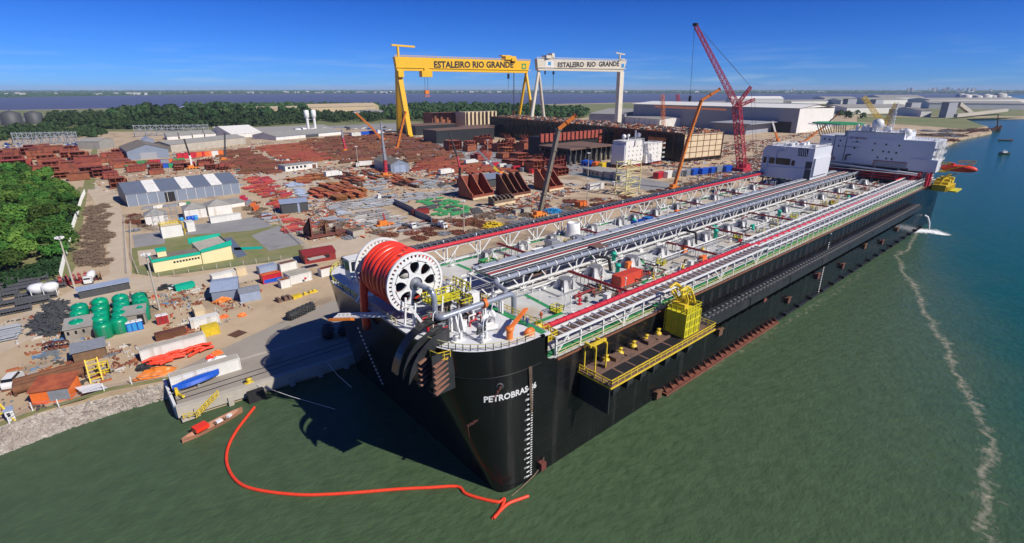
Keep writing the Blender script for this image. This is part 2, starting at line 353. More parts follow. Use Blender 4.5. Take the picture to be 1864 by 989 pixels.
# ---------------------------------------------------------------- water, land
def water_mat():
    m = bpy.data.materials.new('water'); m.use_nodes = True; t = m.node_tree; n = t.nodes; L = t.links
    b = n['Principled BSDF']; b.inputs['Roughness'].default_value = 0.16; b.inputs['IOR'].default_value = 1.33
    b.inputs['Specular IOR Level'].default_value = 0.2
    g = n.new('ShaderNodeNewGeometry'); sep = n.new('ShaderNodeSeparateXYZ'); L.new(g.outputs['Position'], sep.inputs[0])
    nz = n.new('ShaderNodeTexNoise'); nz.inputs['Scale'].default_value = 0.03; nz.inputs['Detail'].default_value = 7; L.new(g.outputs['Position'], nz.inputs['Vector'])
    # the silty green plume by the hull against the clearer channel beyond the foam line
    def mth(op, a, b_, c=None):
        q = n.new('ShaderNodeMath'); q.operation = op
        for i, v in enumerate((a, b_, c)):
            if v is None: continue
            if isinstance(v, (int, float)): q.inputs[i].default_value = v
            else: L.new(v, q.inputs[i])
        return q.outputs[0]
    # distance out from the ship's side minus where the foam line runs
    d = mth('MULTIPLY_ADD', sep.outputs['X'], 0.33, -80.0)
    d = mth('ADD', d, mth('MULTIPLY', sep.outputs['Y'], -1.0)); d = mth('ADD', d, mth('MULTIPLY_ADD', nz.outputs['Fac'], 40.0, -20.0))
    mr = n.new('ShaderNodeMapRange'); mr.inputs[1].default_value = -16.0; mr.inputs[2].default_value = 30.0; mr.interpolation_type = 'SMOOTHSTEP'; L.new(d, mr.inputs[0])
    mx = n.new('ShaderNodeMix'); mx.data_type = 'RGBA'; mx.inputs['A'].default_value = (0.056, 0.092, 0.046, 1); mx.inputs['B'].default_value = (0.002, 0.066, 0.046, 1)
    L.new(mr.outputs[0], mx.inputs['Factor'])
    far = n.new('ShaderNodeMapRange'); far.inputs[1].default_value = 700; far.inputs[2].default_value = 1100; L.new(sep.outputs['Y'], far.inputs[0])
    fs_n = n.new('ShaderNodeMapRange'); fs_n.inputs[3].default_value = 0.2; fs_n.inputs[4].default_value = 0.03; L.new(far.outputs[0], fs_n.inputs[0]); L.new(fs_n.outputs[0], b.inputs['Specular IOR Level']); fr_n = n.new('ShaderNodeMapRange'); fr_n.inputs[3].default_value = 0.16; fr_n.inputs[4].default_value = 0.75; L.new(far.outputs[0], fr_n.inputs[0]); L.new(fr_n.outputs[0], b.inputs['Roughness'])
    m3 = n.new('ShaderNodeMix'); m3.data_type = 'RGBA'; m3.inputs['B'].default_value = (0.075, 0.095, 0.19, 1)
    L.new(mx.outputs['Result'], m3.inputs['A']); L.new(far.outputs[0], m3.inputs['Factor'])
    n4 = n.new('ShaderNodeTexNoise'); n4.inputs['Scale'].default_value = 0.35; n4.inputs['Detail'].default_value = 6; L.new(g.outputs['Position'], n4.inputs['Vector'])
    h = n.new('ShaderNodeHueSaturation'); L.new(m3.outputs['Result'], h.inputs['Color'])
    r5 = n.new('ShaderNodeMapRange'); r5.inputs[1].default_value = 0.3; r5.inputs[2].default_value = 0.7; r5.inputs[3].default_value = 0.88; r5.inputs[4].default_value = 1.13; L.new(n4.outputs['Fac'], r5.inputs[0]); L.new(r5.outputs[0], h.inputs['Value'])
    L.new(h.outputs['Color'], b.inputs['Base Color'])
    mp = n.new('ShaderNodeMapping'); mp.inputs['Scale'].default_value = (0.55, 0.9, 1); mp.inputs['Rotation'].default_value = (0, 0, 0.5); L.new(g.outputs['Position'], mp.inputs[0])
    n1 = n.new('ShaderNodeTexNoise'); n1.inputs['Scale'].default_value = 0.9; n1.inputs['Detail'].default_value = 7; n1.inputs['Roughness'].default_value = 0.6; L.new(mp.outputs[0], n1.inputs['Vector'])
    bp = n.new('ShaderNodeBump'); bp.inputs['Strength'].default_value = 0.8; bp.inputs['Distance'].default_value = 0.42; n6 = n.new('ShaderNodeTexNoise'); n6.inputs['Scale'].default_value = 0.22; n6.inputs['Detail'].default_value = 3; L.new(mp.outputs[0], n6.inputs['Vector']); hm_ = mth('MULTIPLY_ADD', n6.outputs['Fac'], 0.9, n1.outputs['Fac']); L.new(hm_, bp.inputs['Height']); L.new(bp.outputs[0], b.inputs['Normal'])
    M['water'] = m
water_mat()
def foam_mat():
    m = bpy.data.materials.new('foam'); m.use_nodes = True; t = m.node_tree; n = t.nodes; L = t.links
    b = n['Principled BSDF']; b.inputs['Base Color'].default_value = (0.58, 0.52, 0.40, 1); b.inputs['Roughness'].default_value = 0.8
    g = n.new('ShaderNodeNewGeometry'); nz = n.new('ShaderNodeTexNoise'); nz.inputs['Scale'].default_value = 0.6; nz.inputs['Detail'].default_value = 9; nz.inputs['Roughness'].default_value = 0.75
    L.new(g.outputs['Position'], nz.inputs['Vector'])
    at_ = n.new('ShaderNodeAttribute'); at_.attribute_name = 'edge'
    mm = n.new('ShaderNodeMath'); mm.operation = 'ADD'; L.new(nz.outputs['Fac'], mm.inputs[0]); L.new(at_.outputs['Fac'], mm.inputs[1])
    r = n.new('ShaderNodeMapRange'); r.inputs[1].default_value = 0.54; r.inputs[2].default_value = 0.92; r.inputs[4].default_value = 0.72; L.new(mm.outputs[0], r.inputs[0])
    L.new(r.outputs[0], b.inputs['Alpha']); M['foam'] = m
    m2 = m.copy(); m2.name = 'white_foam'; m2.node_tree.nodes['Principled BSDF'].inputs['Base Color'].default_value = (0.85, 0.88, 0.9, 1)
    for nd in m2.node_tree.nodes:
        if nd.type == 'MAP_RANGE': nd.inputs[1].default_value = 0.45; nd.inputs[2].default_value = 0.7; nd.inputs[4].default_value = 0.95
    M['white_foam'] = m2
foam_mat()
def ribbon(name, pts, widths, mt, z=0.02, kind='structure', label=None, fade=0.25):
    "flat strip whose 'edge' value falls to its sides"
    vs, fs, ed = [], [], []
    pts = [Vector((p[0], p[1], z)) for p in pts]; cc = [-1, -0.5, 0, 0.5, 1]
    for i, p in enumerate(pts):
        d = (pts[min(i + 1, len(pts) - 1)] - pts[max(i - 1, 0)]).normalized(); a = Vector((-d.y, d.x, 0)) * widths[i]
        for c in cc: vs.append(p + a * c); ed.append((1 - abs(c)) * fade - fade * 0.6 if 0 < i < len(pts) - 1 else -fade)
        if i:
            o = (i - 1) * 5
            for k in range(4): fs.append((o + k, o + 5 + k, o + 6 + k, o + k + 1))
    mb = MB().add(vs, fs); me = mb.mesh(name, mt); a = me.attributes.new('edge', 'FLOAT', 'POINT'); a.data.foreach_set('value', ed)
    o = bpy.data.objects.new(name, me); col.objects.link(o); o['kind'] = kind
    if label: o['label'] = label
    return o
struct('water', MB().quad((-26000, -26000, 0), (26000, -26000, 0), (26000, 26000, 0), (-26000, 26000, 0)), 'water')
fl = [(1672, 412), (1655, 452), (1632, 466), (1640, 487), (1662, 520), (1676, 545), (1690, 580), (1712, 612), (1730, 640), (1740, 680), (1765, 720), (1782, 750), (1800, 790), (1802, 830), (1790, 868), (1800, 900), (1780, 940), (1795, 975), (1810, 1010)]
fp = [at(x, y, 0) for x, y in fl]; fpp = []
for i in range(len(fp) - 1):
    for k in range(4):
        t = k / 4; fpp.append(fp[i].lerp(fp[i + 1], t) + Vector((rnd.uniform(-.8, .8), rnd.uniform(-.8, .8), 0)))
ribbon('foam_line', fpp, [(2.2 + 2.2 * math.sin(i * .7) ** 2) * rnd.uniform(0.7, 1.4) for i in range(len(fpp))], 'foam', fade=0.42, label='pale broken foam line trailing over the green water')
fo = [at(x, y, 0) for x, y in ((1640, 420), (1655, 421), (1675, 420), (1700, 422), (1722, 428), (1732, 432))]
ribbon('foam_patch', fo, [5, 9, 13, 13, 7, 2], 'white_foam', z=0.05, fade=0.75, label='white foam where the discharge hits the water')
wk = [at(x, y, 0) for x, y in ((1180, 740), (1300, 668), (1430, 590), (1560, 505), (1640, 452))]
ribbon('foam_wash', wk, [1.0, 2.2, 2.4, 2.4, 1.6], 'foam', z=0.03, fade=0.12, label='thin wash along the waterline of the ship')

LZ = 3.0
def G(x, y, z=LZ): return at(x, y, z)
W = 58.0
front = [(-420, 80), (-74, 77), G(150, 725), G(245, 706), (-45, 74), (-44.5, 73)]
quay = [(-46, 61.3), (-8, 58.8), (300, 58.8), G(1686, 269)[:2], G(1725, 262)[:2], G(1752, 251)[:2], G(1806, 240)[:2], G(1797, 230)[:2], G(1740, 217)[:2], G(1864, 214)[:2], (1700, 90), (2600, -60), (5200, -400)]
back = [(5200, -150), G(1864, 183)[:2], G(1700, 181)[:2], G(1500, 182)[:2], G(1240, 185)[:2], G(1000, 190)[:2], G(850, 194)[:2], G(700, 193)[:2], G(450, 195)[:2], G(250, 196.5)[:2], G(120, 199)[:2], G(0, 201)[:2], (-600, 2376), (-1500, 1900), (-1500, 80)]
land_poly = [tuple(p[:2]) for p in front + quay + back]
struct('ground', MB().prism(land_poly, -2.0, LZ), 'sand')
def patch(name, px, mt, dz=0.02, z=LZ, label=None, kind='structure'):
    p = [G(*q) if q[0] is not None else q for q in px]
    return struct(name, MB().prism([(a.x, a.y) for a in p], z + dz - 0.015, z + dz, sides=False, bottom=False), mt, label, kind)
# concrete quay apron with its wall and edge beam
struct('quay_apron', MB().prism([(-46, 61.3), (-8, 58.8), (300, 58.8), (300, 66), (60, 95), (8, 97), (-12, 92), (-30, 84.5), (-45, 78)], LZ, LZ + 0.03, sides=False, bottom=False), 'concrete')
qb = MB(); qb.prism([(-46.4, 60.7), (-8, 58.3), (300, 58.3), (300, 59.6), (-8, 59.6), (-46.4, 62.2)], 0.8, LZ + 0.25)
for i in range(16): qb.cb((-43 + i * 6.5, 61.0 - max(0, min(1, (i * 6.5) / 38)) * 2.6 - 0.2, 0.8), (1.0, 1.4, 2.6))
struct('quay_edge', qb, 'concrete_light')
struct('quay_wall', MB().box(-46.6, 62.3, -2, -46.1, 76, LZ + 0.15), 'white')
for y, d in ((66.5, 0.06), (64.2, 0.06)):
    struct('quay_rail', MB().prism([(-46, y), (200, y - 2.4), (200, y - 2.1), (-46, y + 0.3)], LZ + 0.03, LZ + d, bottom=False), 'black')
struct('quay_strip', MB().prism([(-46, 74.3), (40, 72), (40, 73), (-46, 75.3)], LZ + 0.03, LZ + 0.04, bottom=False), 'concrete_light')
# rock slope
rk = MB(); top = [G(-160, 800), G(0, 778), G(75, 752), G(150, 735), G(245, 712), G(318, 692)]
bot = [G(-160, 880, -1.0), G(0, 845, -1.0), G(60, 820, -1.0), G(120, 795, -1.0), G(200, 765, -1.0), G(330, 728, -1.0)]
nu, nv = 90, 14; vs = []
def pl(P, t):
    t *= len(P) - 1; i = min(int(t), len(P) - 2); return P[i].lerp(P[i + 1], t - i)
for i in range(nu + 1):
    for j in range(nv + 1):
        p = pl(top, i / nu).lerp(pl(bot, i / nu), j / nv); e = 0.35 if 0 < j else 0.0
        vs.append(p + Vector((rnd.uniform(-e, e), rnd.uniform(-e, e), rnd.uniform(-e, e) * 0.8 + (0.1 if j == 0 else 0))))
fs = [(i * (nv + 1) + j, (i + 1) * (nv + 1) + j, (i + 1) * (nv + 1) + j + 1, i * (nv + 1) + j + 1) for i in range(nu) for j in range(nv)]
rk.add(vs, fs); struct('rocky_shore', rk, 'rock')
st = MB()
for _ in range(2600):
    t, q = rnd.random(), rnd.random() ** 0.8; p = pl(top, t).lerp(pl(bot, t), q); s = rnd.uniform(0.12, 0.42)
    m = Matrix.Translation(p) @ Matrix.Rotation(rnd.random() * 6, 4, 'Z') @ Matrix.Rotation(rnd.random() * 6, 4, 'X')
    o = MB().box(-s, -s * .7, -s * .5, s, s * .6, s * .5); o.v[5] = (s * .5, -s * .4, s * .5); st.join(o, m)
o = struct('shore_stones', st, 'stone', 'loose grey and pink stones covering the sloping shore', 'stuff')
# yard surfaces
patch('road', [(150, 330), (215, 350), (240, 505), (345, 505), (700, 415), (1000, 345), (1000, 360), (720, 440), (560, 485), (420, 520), (230, 530), (0, 645), (0, 590), (130, 530), (200, 500), (190, 400)], 'sand_light', 0.02)
patch('yard_road', [(440, 300), (500, 300), (575, 318), (700, 300), (860, 310), (1060, 330), (1060, 340), (860, 325), (700, 312), (585, 328), (640, 360), (690, 380), (600, 395), (500, 330), (430, 312)], 'sand_light', 0.025)
patch('pavement', [(728, 250), (860, 262), (1000, 290), (1140, 318), (1250, 340), (1200, 352), (1060, 322), (900, 300), (800, 285), (640, 262)], 'asphalt_grey', 0.03)
patch('pavement', [(458, 429), (507, 411), (556, 443), (490, 457)], 'asphalt_grey', 0.03)
patch('pavement', [(350, 410), (469, 394), (497, 412), (455, 420), (409, 424), (300, 430), (300, 444), (245, 451), (241, 428), (294, 422)], 'asphalt_grey', 0.035)
patch('pavement', [(530, 195), (760, 232), (760, 240), (540, 230), (430, 238), (280, 240), (280, 232)], 'asphalt_grey', 0.03)
patch('grass', [(0, 470), (145, 340), (160, 345), (140, 480), (120, 520), (0, 545), (-160, 600), (-160, 300), (60, 300)], 'grass', 0.03, kind='stuff', label='rough green and yellow grass under the wood and along its fence')
patch('grass', [(240, 452), (300, 444), (300, 430), (409, 424), (455, 420), (500, 408), (515, 412), (560, 462), (490, 478), (290, 503), (240, 498)], 'grass', 0.028, kind='stuff', label='mown lawn round the cream building')
patch('grass', [(0, 778), (75, 750), (200, 712), (318, 690), (318, 684), (200, 706), (75, 744), (0, 768)], 'grass', 0.03, kind='stuff', label='thin grass strip on top of the rocky shore')
patch('grass', [(170, 262), (178, 262), (172, 345), (150, 345)], 'grass', 0.028, kind='stuff', label='grass verge between the rusty block yards')
patch('marsh', [(0, 201.5), (120, 199.5), (250, 197), (450, 195.5), (700, 194), (850, 195), (1000, 191), (1240, 186), (1500, 183), (1700, 182), (1864, 185), (1864, 212), (1600, 212), (1500, 205), (1150, 205), (1000, 222), (700, 225), (430, 238), (200, 240), (0, 235)], 'marsh', 0.05, label='flat green marsh and fields reaching the lagoon')
patch('marsh', [(1560, 212), (1700, 214), (1864, 214), (1758, 217), (1795, 231), (1760, 236), (1690, 230), (1560, 222)], 'marsh', 0.06)
# far shore
fs_ = [G(-900, 178, 1.5), G(0, 177.5, 1.5), G(300, 173, 1.5), G(600, 170.5, 1.5), G(900, 169.0, 1.5), G(1200, 168.5, 1.5), G(1500, 168.5, 1.5), G(1864, 168.5, 1.5), G(2700, 170, 1.5)]
fwd = [p + Vector(((p - CAM).x, (p - CAM).y, 0)).normalized() * 19000 for p in fs_][::-1]
struct('far_shore', MB().prism([(p.x, p.y) for p in fs_ + fwd], -1, 1.5), 'far_land')

# ---------------------------------------------------------------- the ship
ZD, ZF = 22.2, 27.8
SHIP = thing('cargo_ship', 'huge black hulled ship with pipe covered deck and white lettered bow at the quay', 'ship', (0, 0, 0))
def ss(v, p): return math.copysign(abs(v) ** p, v)
def bow(u, z):
    "half plan of the bow, u 0 at the break on the starboard side .. 1 at the centre line"
    k = max(0, min(1.0, z / ZF)); k = k ** 0.9
    if u < 0.75:
        th = u / 0.75 * math.pi / 2
        d = (-16.2 * ss(math.sin(th), 2 / 2.7), 17 - 17 * ss(math.cos(th), 2 / 2.7)); q = (-8.5 * ss(math.sin(th), 0.35), 2.5 - 2.5 * ss(math.cos(th), 0.6))
    else:
        t = (u - 0.75) / 0.25; d = (-16.2, 17 + 12 * t); q = (-8.5, 2.5 + 26.5 * t)
    return Vector((q[0] * (1 - k) + d[0] * k, q[1] * (1 - k) + d[1] * k, z))
us = [i / 40 for i in range(41)]; zs = [-1, 3, 7, 11, 15, 19, 22.2, 25, ZF]
def plan(z):
    a = [bow(u, z) for u in us]; return [(p.x, p.y) for p in a] + [(p.x, W - p.y) for p in a[:-1][::-1]]
hb = MB(); vs = []; n = len(plan(0))
for z in zs: vs += [(x, y, z) for x, y in plan(z)]
hb.add(vs, [(j * n + i, (j + 1) * n + i, (j + 1) * n + i + 1, j * n + i + 1) for j in range(len(zs) - 1) for i in range(n - 1)], True)
part('bow', hb, 'hull_black', SHIP)
part('forecastle_deck', MB().prism([(x * 0.997 + 0.0, y) for x, y in plan(ZF)] + [(2.2, W), (2.2, 0)], ZF - 0.3, ZF - 0.02), 'deck_white', SHIP)
hs_ = MB(); hs_.box(0, 0, -1, 285, 0.6, ZD - 0.04); hs_.box(0, W - 0.6, -1, 285, W, ZD - 0.04); hs_.box(284.4, 0.6, -1, 285, W - 0.6, ZD - 0.04)
# the raised side dropping to the deck in a curve
cv = [(0, ZD - 0.04), (0, ZF)] + [(0.9, ZF), (0.9, 25.2)] + [(0.9 + 2.8 * (1 - math.cos(t * math.pi / 2 / 6)), 25.2 - 2.9 * math.sin(t * math.pi / 2 / 6)) for t in range(7)]
hs_.profy(cv[::-1], 0, 0.5); hs_.profy(cv[::-1], W - 0.5, W); hs_.box(2.0, 0.6, ZD, 2.2, W - 0.6, ZF - 0.3)
part('hull_side', hs_, 'hull_black', SHIP)
part('main_deck', MB().box(0.3, 0.4, ZD - 0.5, 284.8, W - 0.4, ZD), 'deck_grey', SHIP)
for i in range(9):   # welded strakes standing slightly proud
    z = 4.0 + i * 2.6
    part('strake', MB().box(1, -0.03, z, 284, 0.0, z + 0.05), 'hull_seam', SHIP)
wl = MB().path([bow(0.6 - 0.6 * i / 30, 23.0) + Vector((0.0, -0.1, 0)) for i in range(31)], 0.07, 5)
part('strake', wl, 'hull_seam', SHIP)
# lettering on the curved bow
def arc_at(z):
    o = [(0.0, bow(0, z))]
    for i in range(1, 301): p = bow(i / 400, z); o.append((o[-1][0] + (p - o[-1][1]).length, p))
    return o
def on_bow(dist, z, out=0.06):
    A = arc_at(z)
    for a, b in zip(A, A[1:]):
        if b[0] >= dist: break
    d = (b[1] - a[1]).normalized(); nrm = Vector((d.y, -d.x, 0))
    if nrm.y > 0: nrm = -nrm
    return a[1].lerp(b[1], (dist - a[0]) / max(1e-6, b[0] - a[0])) + nrm * out
TXT0 = 10.9
def lt(p): return on_bow(max(0.02, TXT0 - p.x), 18.6 + p.y, 0.05 + max(0, p.z))
tmesh('ship_name', 'PETROBRAS 66', 1.55, 'white', SHIP, None, 0.01, 0.045, 0.97, lt)
TK = []
for i in range(38):
    z = 0.8 + i * 0.5; p = Vector((-2.2, -0.06, z))
    TK.append(z)
rep('draught_mark', MB().box(-2.95, -0.05, 0, -2.3, 0.02, .22), 'white', SHIP, [(0, 0, z) for z in TK[::2]])
rep('draught_tick', MB().box(-2.1, -0.05, 0, -1.7, 0.02, .16), 'white', SHIP, [(0, 0, z) for z in TK])
for i in range(10):
    tmesh('draught_number', str(20 - 2 * i) + 'M', 0.55, 'white', SHIP, basis((-3.6, -0.07, 18.9 - 2 * i), (1, 0, 0), (0, 0, 1)), 0.005)
rep('draught_tick', MB().box(0, -0.05, 0, .8, 0.01, .25), 'white', SHIP, [(131.9, 0, .6 + i * .62) for i in range(34)])
rep('draught_dash', MB().cb((-.12, 40, 0), (0.1, 0.55, 0.3)), 'white', SHIP, [(bow(1, 4 + i).x, 0, 4 + i) for i in range(16)])
# hawse, mooring chain, hanging ropes
hw = MB().lathe([(0.35, 0), (0.62, 0.08), (0.62, 0.22), (0.38, 0.22)], (0, 0, 0), 14); p = on_bow(8.2, 21.3, 0)
part('hawse_pipe', hw.xf(Matrix.Translation(p) @ Vector((-0.6, -0.8, 0)).to_track_quat('Z', 'Y').to_matrix().to_4x4()), 'dark_grey', SHIP)
ch = MB(); A_, B_ = on_bow(8.2, 21.2, 0.25), on_bow(13.5, 13.8, 0.5)
for i in range(30):
    c = A_.lerp(B_, i / 29) + Vector((0, 0, -1.2 * math.sin(math.pi * i / 29))); ch.cb(c, (0.32, 0.16, 0.4), i * 1.57, 0.5)
ch.path([B_, B_.lerp(on_bow(14.5, 1, 0.3), 0.5), on_bow(14.5, 0.2, 0.3)], 0.05, 5)
part('anchor_chain', ch, 'rust_dark', SHIP)
rp_ = MB(); q0 = Vector((-2.6, -0.15, 23.0))
for k in range(3): rp_.path([q0 + Vector((k * 0.22 - 0.2, -0.05 * k, 0.2)), q0 + Vector((k * 0.2, -0.1, -4)), q0 + Vector((0.3 + k * 0.15, -0.1, -9.5 + k * 0.5))], 0.09, 5)
part('mooring_rope', rp_, 'scrap', SHIP)
p0 = on_bow(1.2, 0.6, 0.3); part('mooring_rope', MB().path([p0 + Vector((2.2, 0, 2.6)), p0 + Vector((1.6, -0.1, 1.2)), p0, p0 + Vector((-3.5, -0.4, -0.4)), p0 + Vector((-6.2, -0.7, -0.5))], 0.1, 6), 'scrap', SHIP)
part('bracket', MB().cb((0.4, -0.5, 1.9), (1.2, 1.0, 1.6)), 'rust', SHIP)

# rail round the forecastle
rb = MB(); rb.rail([bow(0.02 + 0.58 * i / 14, ZF) + Vector((0.3, 0.2, 0)) for i in range(15)], 1.1, 1.6, 0.05)
rb.rail([bow(0.8, ZF) + Vector((0.4, 0, 0)), bow(1, ZF) + Vector((0.4, 0, 0)), Vector((-15.8, W - 17, ZF))], 1.1, 1.6, 0.05)
part('handrail', rb, 'pale_yellow', SHIP)
part('handrail', MB().rail([(2.3, 0.5, ZF), (2.3, 19, ZF)], 1.1, 1.5, 0.05).rail([(2.3, 24, ZF), (2.3, W - 1, ZF)], 1.1, 1.8, 0.05), 'yellow', SHIP)
e = MB().box(-0, 0, 0, 0.01, 0.01, 0.01)
bk = MB(); c0 = on_bow(17.5, ZF, 0.0)
bk.cb(c0 + Vector((-0.8, -0.7, -0.9)), (2.6, 1.6, 0.12), -0.7); bk.rail([c0 + Vector((-2.0, 0.1, -0.8)), c0 + Vector((-1.6, -1.4, -0.8)), c0 + Vector((0.4, -1.8, -0.8))], 1.1, 0.9, 0.05)
part('bow_platform', bk, 'yellow', SHIP)
# green walkways painted on the decks
def walk(pts, wd, z, nm='walkway'):
    mb = MB(); pts = [Vector((a, b, z)) for a, b in pts]
    for i, (a, b) in enumerate(zip(pts, pts[1:])):
        d = (b - a).normalized(); nn = Vector((-d.y, d.x, 0)) * wd / 2; a = a - d * wd / 2; b = b + d * wd / 2
        zz = Vector((0, 0, 0.006 * i)); mb.quad(a - nn + zz, b - nn + zz, b + nn + zz, a + nn + zz)
    return part(nm, mb, 'green_paint', SHIP)
walk([(1.2, 1.2), (1.2, 26)], 1.3, ZF); walk([(1.2, 26), (-6, 22), (-6, 17)], 1.0, ZF + .03)
walk([(19.3, 25), (18.0, 12.7), (8, 12.8), (4, 8)], 1.1, ZD + .01); walk([(60, 23), (56.3, 19), (55.5, 12.5), (45.5, 12.4), (45.8, 8.5)], 1.1, ZD + .01)
walk([(99, 14), (95, 8)], 1.3, ZD + .01); walk([(150, 19), (158, 10)], 1.2, ZD + .01); walk([(4, 2.1), (262, 2.1)], 1.7, ZD + .01); walk([(20, 33), (20, 52)], 1.2, ZD + .01); walk([(5, 54.5), (255, 54.5)], 1.3, ZD + .01)
for s, t in ((45, 40), (80, 44), (110, 42), (140, 15), (170, 12)): walk([(s, t), (s + 7, t - 4), (s + 7, t - 9)], 1.1, ZD + .01)
# deck edge rail
dr = MB()
for i in range(150):
    s = 4.5 + i * 1.8; dr.beam((s, 0.35, ZD), (s, 0.35, ZD + 1.15), 0.09)
for z in (0.6, 1.15): dr.beam((4.5, 0.35, ZD + z), (274, 0.35, ZD + z), 0.09)
part('deck_rail', dr, 'pale_yellow', SHIP)
part('deck_edge', MB().box(4, -0.12, ZD - 0.35, 284, 0.0, ZD + 0.05), 'rust', SHIP)

# starboard rack: cable ladders and pipes on a white frame
rc = MB(); ty = ((0.9, 25.6), (3.9, 25.6)); S0, S1 = 4.5, 86.0
for t, z in ty: rc.beam((S0, t, z), (S1, t, z), 0.32, 0.4); rc.beam((S0, t, z - 1.7), (S1, t, z - 1.7), 0.16)
i = S0
while i < S1 + 0.1:
    rc.beam((i, 0.9, 25.7), (i, 3.9, 25.7), 0.2, 0.25); i += 2.1
i = S0; k = 0
while i < S1 + 0.1:
    for t in (0.9, 3.9): rc.beam((i, t, ZD), (i, t, 25.6), 0.32)
    if k % 3 == 0 and i + 3.2 < S1:
        rc.beam((i, 0.9, ZD + .2), (i + 3.1, 0.9, 25.4), 0.26)
        if i > S0 + 4: rc.beam((i, 0.9, ZD + .2), (i - 3.1, 0.9, 25.4), 0.26)
    i += 6.3; k += 1
part('side_rack', rc, 'white', SHIP)
part('side_rack_pipe', MB().box(S0, 1.2, 25.0, S1, 1.9, 25.12).box(S0, 2.1, 25.0, S1, 2.5, 25.15).box(S0, 2.8, 25.0, S1, 3.6, 25.1), 'rust_deck', SHIP)
part('fire_main', MB().tube((3.5, 5.1, 25.75), (84, 5.1, 25.75), 0.5, 10), 'red_pipe', SHIP)
rep('pipe_flange', MB().tube((0, 0, 0), (.18, 0, 0), 0.58, 10), 'red_pipe', SHIP, [(5 + i * 2, 5.1, 25.75) for i in range(40)])
wp = MB()
for t, z in ((5.9, 25.2), (6.3, 25.1)): wp.tube((4, t, z), (84, t, z), 0.13, 6)
part('side_pipe', wp, 'white', SHIP)
# farther aft: two trussed pipe bridges
rd = MB(); A0, A1 = 86.0, 268.0
for t, z in ((0.8, 25.0), (3.4, 25.4), (6.2, 25.4), (7.6, 26.2)): rd.beam((A0, t, z), (A1, t, z), 0.34, 0.34)
for t, z in ((1.6, 24.6), (4.6, 25.2), (5.4, 25.2)): rd.tube((A0, t, z), (A1, t, z), 0.2, 6)
k = 0; s = A0
while s < A1:
    for t in (0.8, 3.4, 7.6): rd.beam((s, t, ZD), (s, t, 26.2 if t != 3.4 else 25.4), 0.26)
    rd.beam((s, 0.8, 25.1), (s, 7.6, 25.6), 0.22); rd.beam((s, 3.4, 25.4), (s + 2, 6.2, 25.4), 0.3); rd.beam((s + 2, 6.2, 25.4), (s + 4, 3.4, 25.4), 0.3)
    rd.beam((s, 0.8, 25.0), (s, 0.8, 26.6), 0.12)
    s += 4.0; k += 1
rd.beam((A0, 0.8, 26.5), (A1, 0.8, 26.5), 0.12)
part('side_rack', rd, 'white', SHIP)
part('fire_main', MB().tube((84, 4.75, 25.3), (A1, 4.9, 24.9), 0.5, 8), 'red_pipe', SHIP)
part('fire_main', MB().tube((235, 8.6, 26.0), (A1 + 4, 8.6, 26.0), 0.5, 8), 'red_pipe', SHIP)
part('cable_tray', MB().box(A0, 6.4, 25.3, A1, 7.4, 25.45).box(A0, 1.9, 24.7, A1, 3.2, 24.8), 'tray_grey', SHIP)
# port rack
rp2 = MB(); s = 8.0; k = 0
while s < 205:
    rp2.beam((s, 55.6, ZD), (s, 55.6, 27), 0.3); rp2.beam((s, 57.2, ZD), (s, 57.2, 28), 0.3)
    rp2.beam((s, 55.6, ZD), (s + 4.0, 55.6, 26.4), 0.3); rp2.beam((s, 55.6, ZD), (s - 4.0, 55.6, 26.4), 0.3)
    s += 11
rp2.beam((8, 55.6, 26.4), (205, 55.6, 26.4), 0.3)
part('side_rack', rp2, 'white', SHIP)
part('fire_main', MB().tube((3, 55.4, 27.1), (207, 55.4, 27.1), 0.5, 10), 'red_pipe', SHIP)
part('cable_tray', MB().box(3, 56.2, 27.2, 207, 57.0, 27.35).box(3, 57.3, 27.5, 207, 58.2, 27.65).box(3, 58.4, 27.5, 207, 59.2, 27.65).box(3, 56.1, 26.9, 207, 59.3, 27.0), 'tray_grey', SHIP)
rep('tray_bracket', MB().box(0, 56.0, 27.36, 0.18, 59.4, 27.8), 'grey_steel', SHIP, [(4 + i * 2.05, 0, 0) for i in range(98)])
# centre pipe rack
CR = MB(); s = 12.0; k = 0
while s < 268:
    CR.beam((s, 27.6, ZD), (s, 27.6, 26.0), 0.3); CR.beam((s, 35.8, ZD), (s, 35.8, 26.0), 0.3); CR.beam((s, 27.2, 25.8), (s, 37, 25.8), 0.3)
    CR.beam((s, 27.6, ZD), (s + 3, 27.6, 25.5), 0.24); CR.beam((s, 27.6, ZD), (s - 3, 27.6, 25.5), 0.24)
    CR.cb((s, 27.6, ZD + 0.3), (1.4, 1.2, 0.6))
    s += 9
CR.beam((10, 26.9, 24.1), (262, 26.9, 24.1), 0.34); CR.beam((10, 36.9, 25.6), (262, 36.9, 25.6), 0.3)
part('pipe_rack', CR, 'white', SHIP)
part('main_pipe', MB().elbow([(12, 23, 25.6), (12, 27.4, 26.5), (266, 27.4, 26.5)], 0.55, 12, 1.4), 'pipe_grey', SHIP)
part('main_pipe', MB().tube((14, 36.6, 26.4), (263, 36.6, 26.4), 0.42, 10).tube((14, 37.6, 26.4), (263, 37.6, 26.4), 0.42, 10), 'pipe_grey', SHIP)
rep('pipe_joint', MB().tube((0, 0, 0), (0.25, 0, 0), 0.72, 12), 'white', SHIP, [(13 + i * 6, 27.4, 26.5) for i in range(42)])
rep('pipe_clamp', MB().cb((0, 0, 0), (0.3, 0.5, 0.5)), 'white', SHIP, [(16 + i * 6, 27.0, 27.1) for i in range(42)])
rep('pipe_collar', MB().tube((0, 0, 0), (0.7, 0, 0), 0.52, 10), 'dark_grey', SHIP, [(15 + i * 6, 36.6 + (i % 2), 26.4) for i in range(42)])
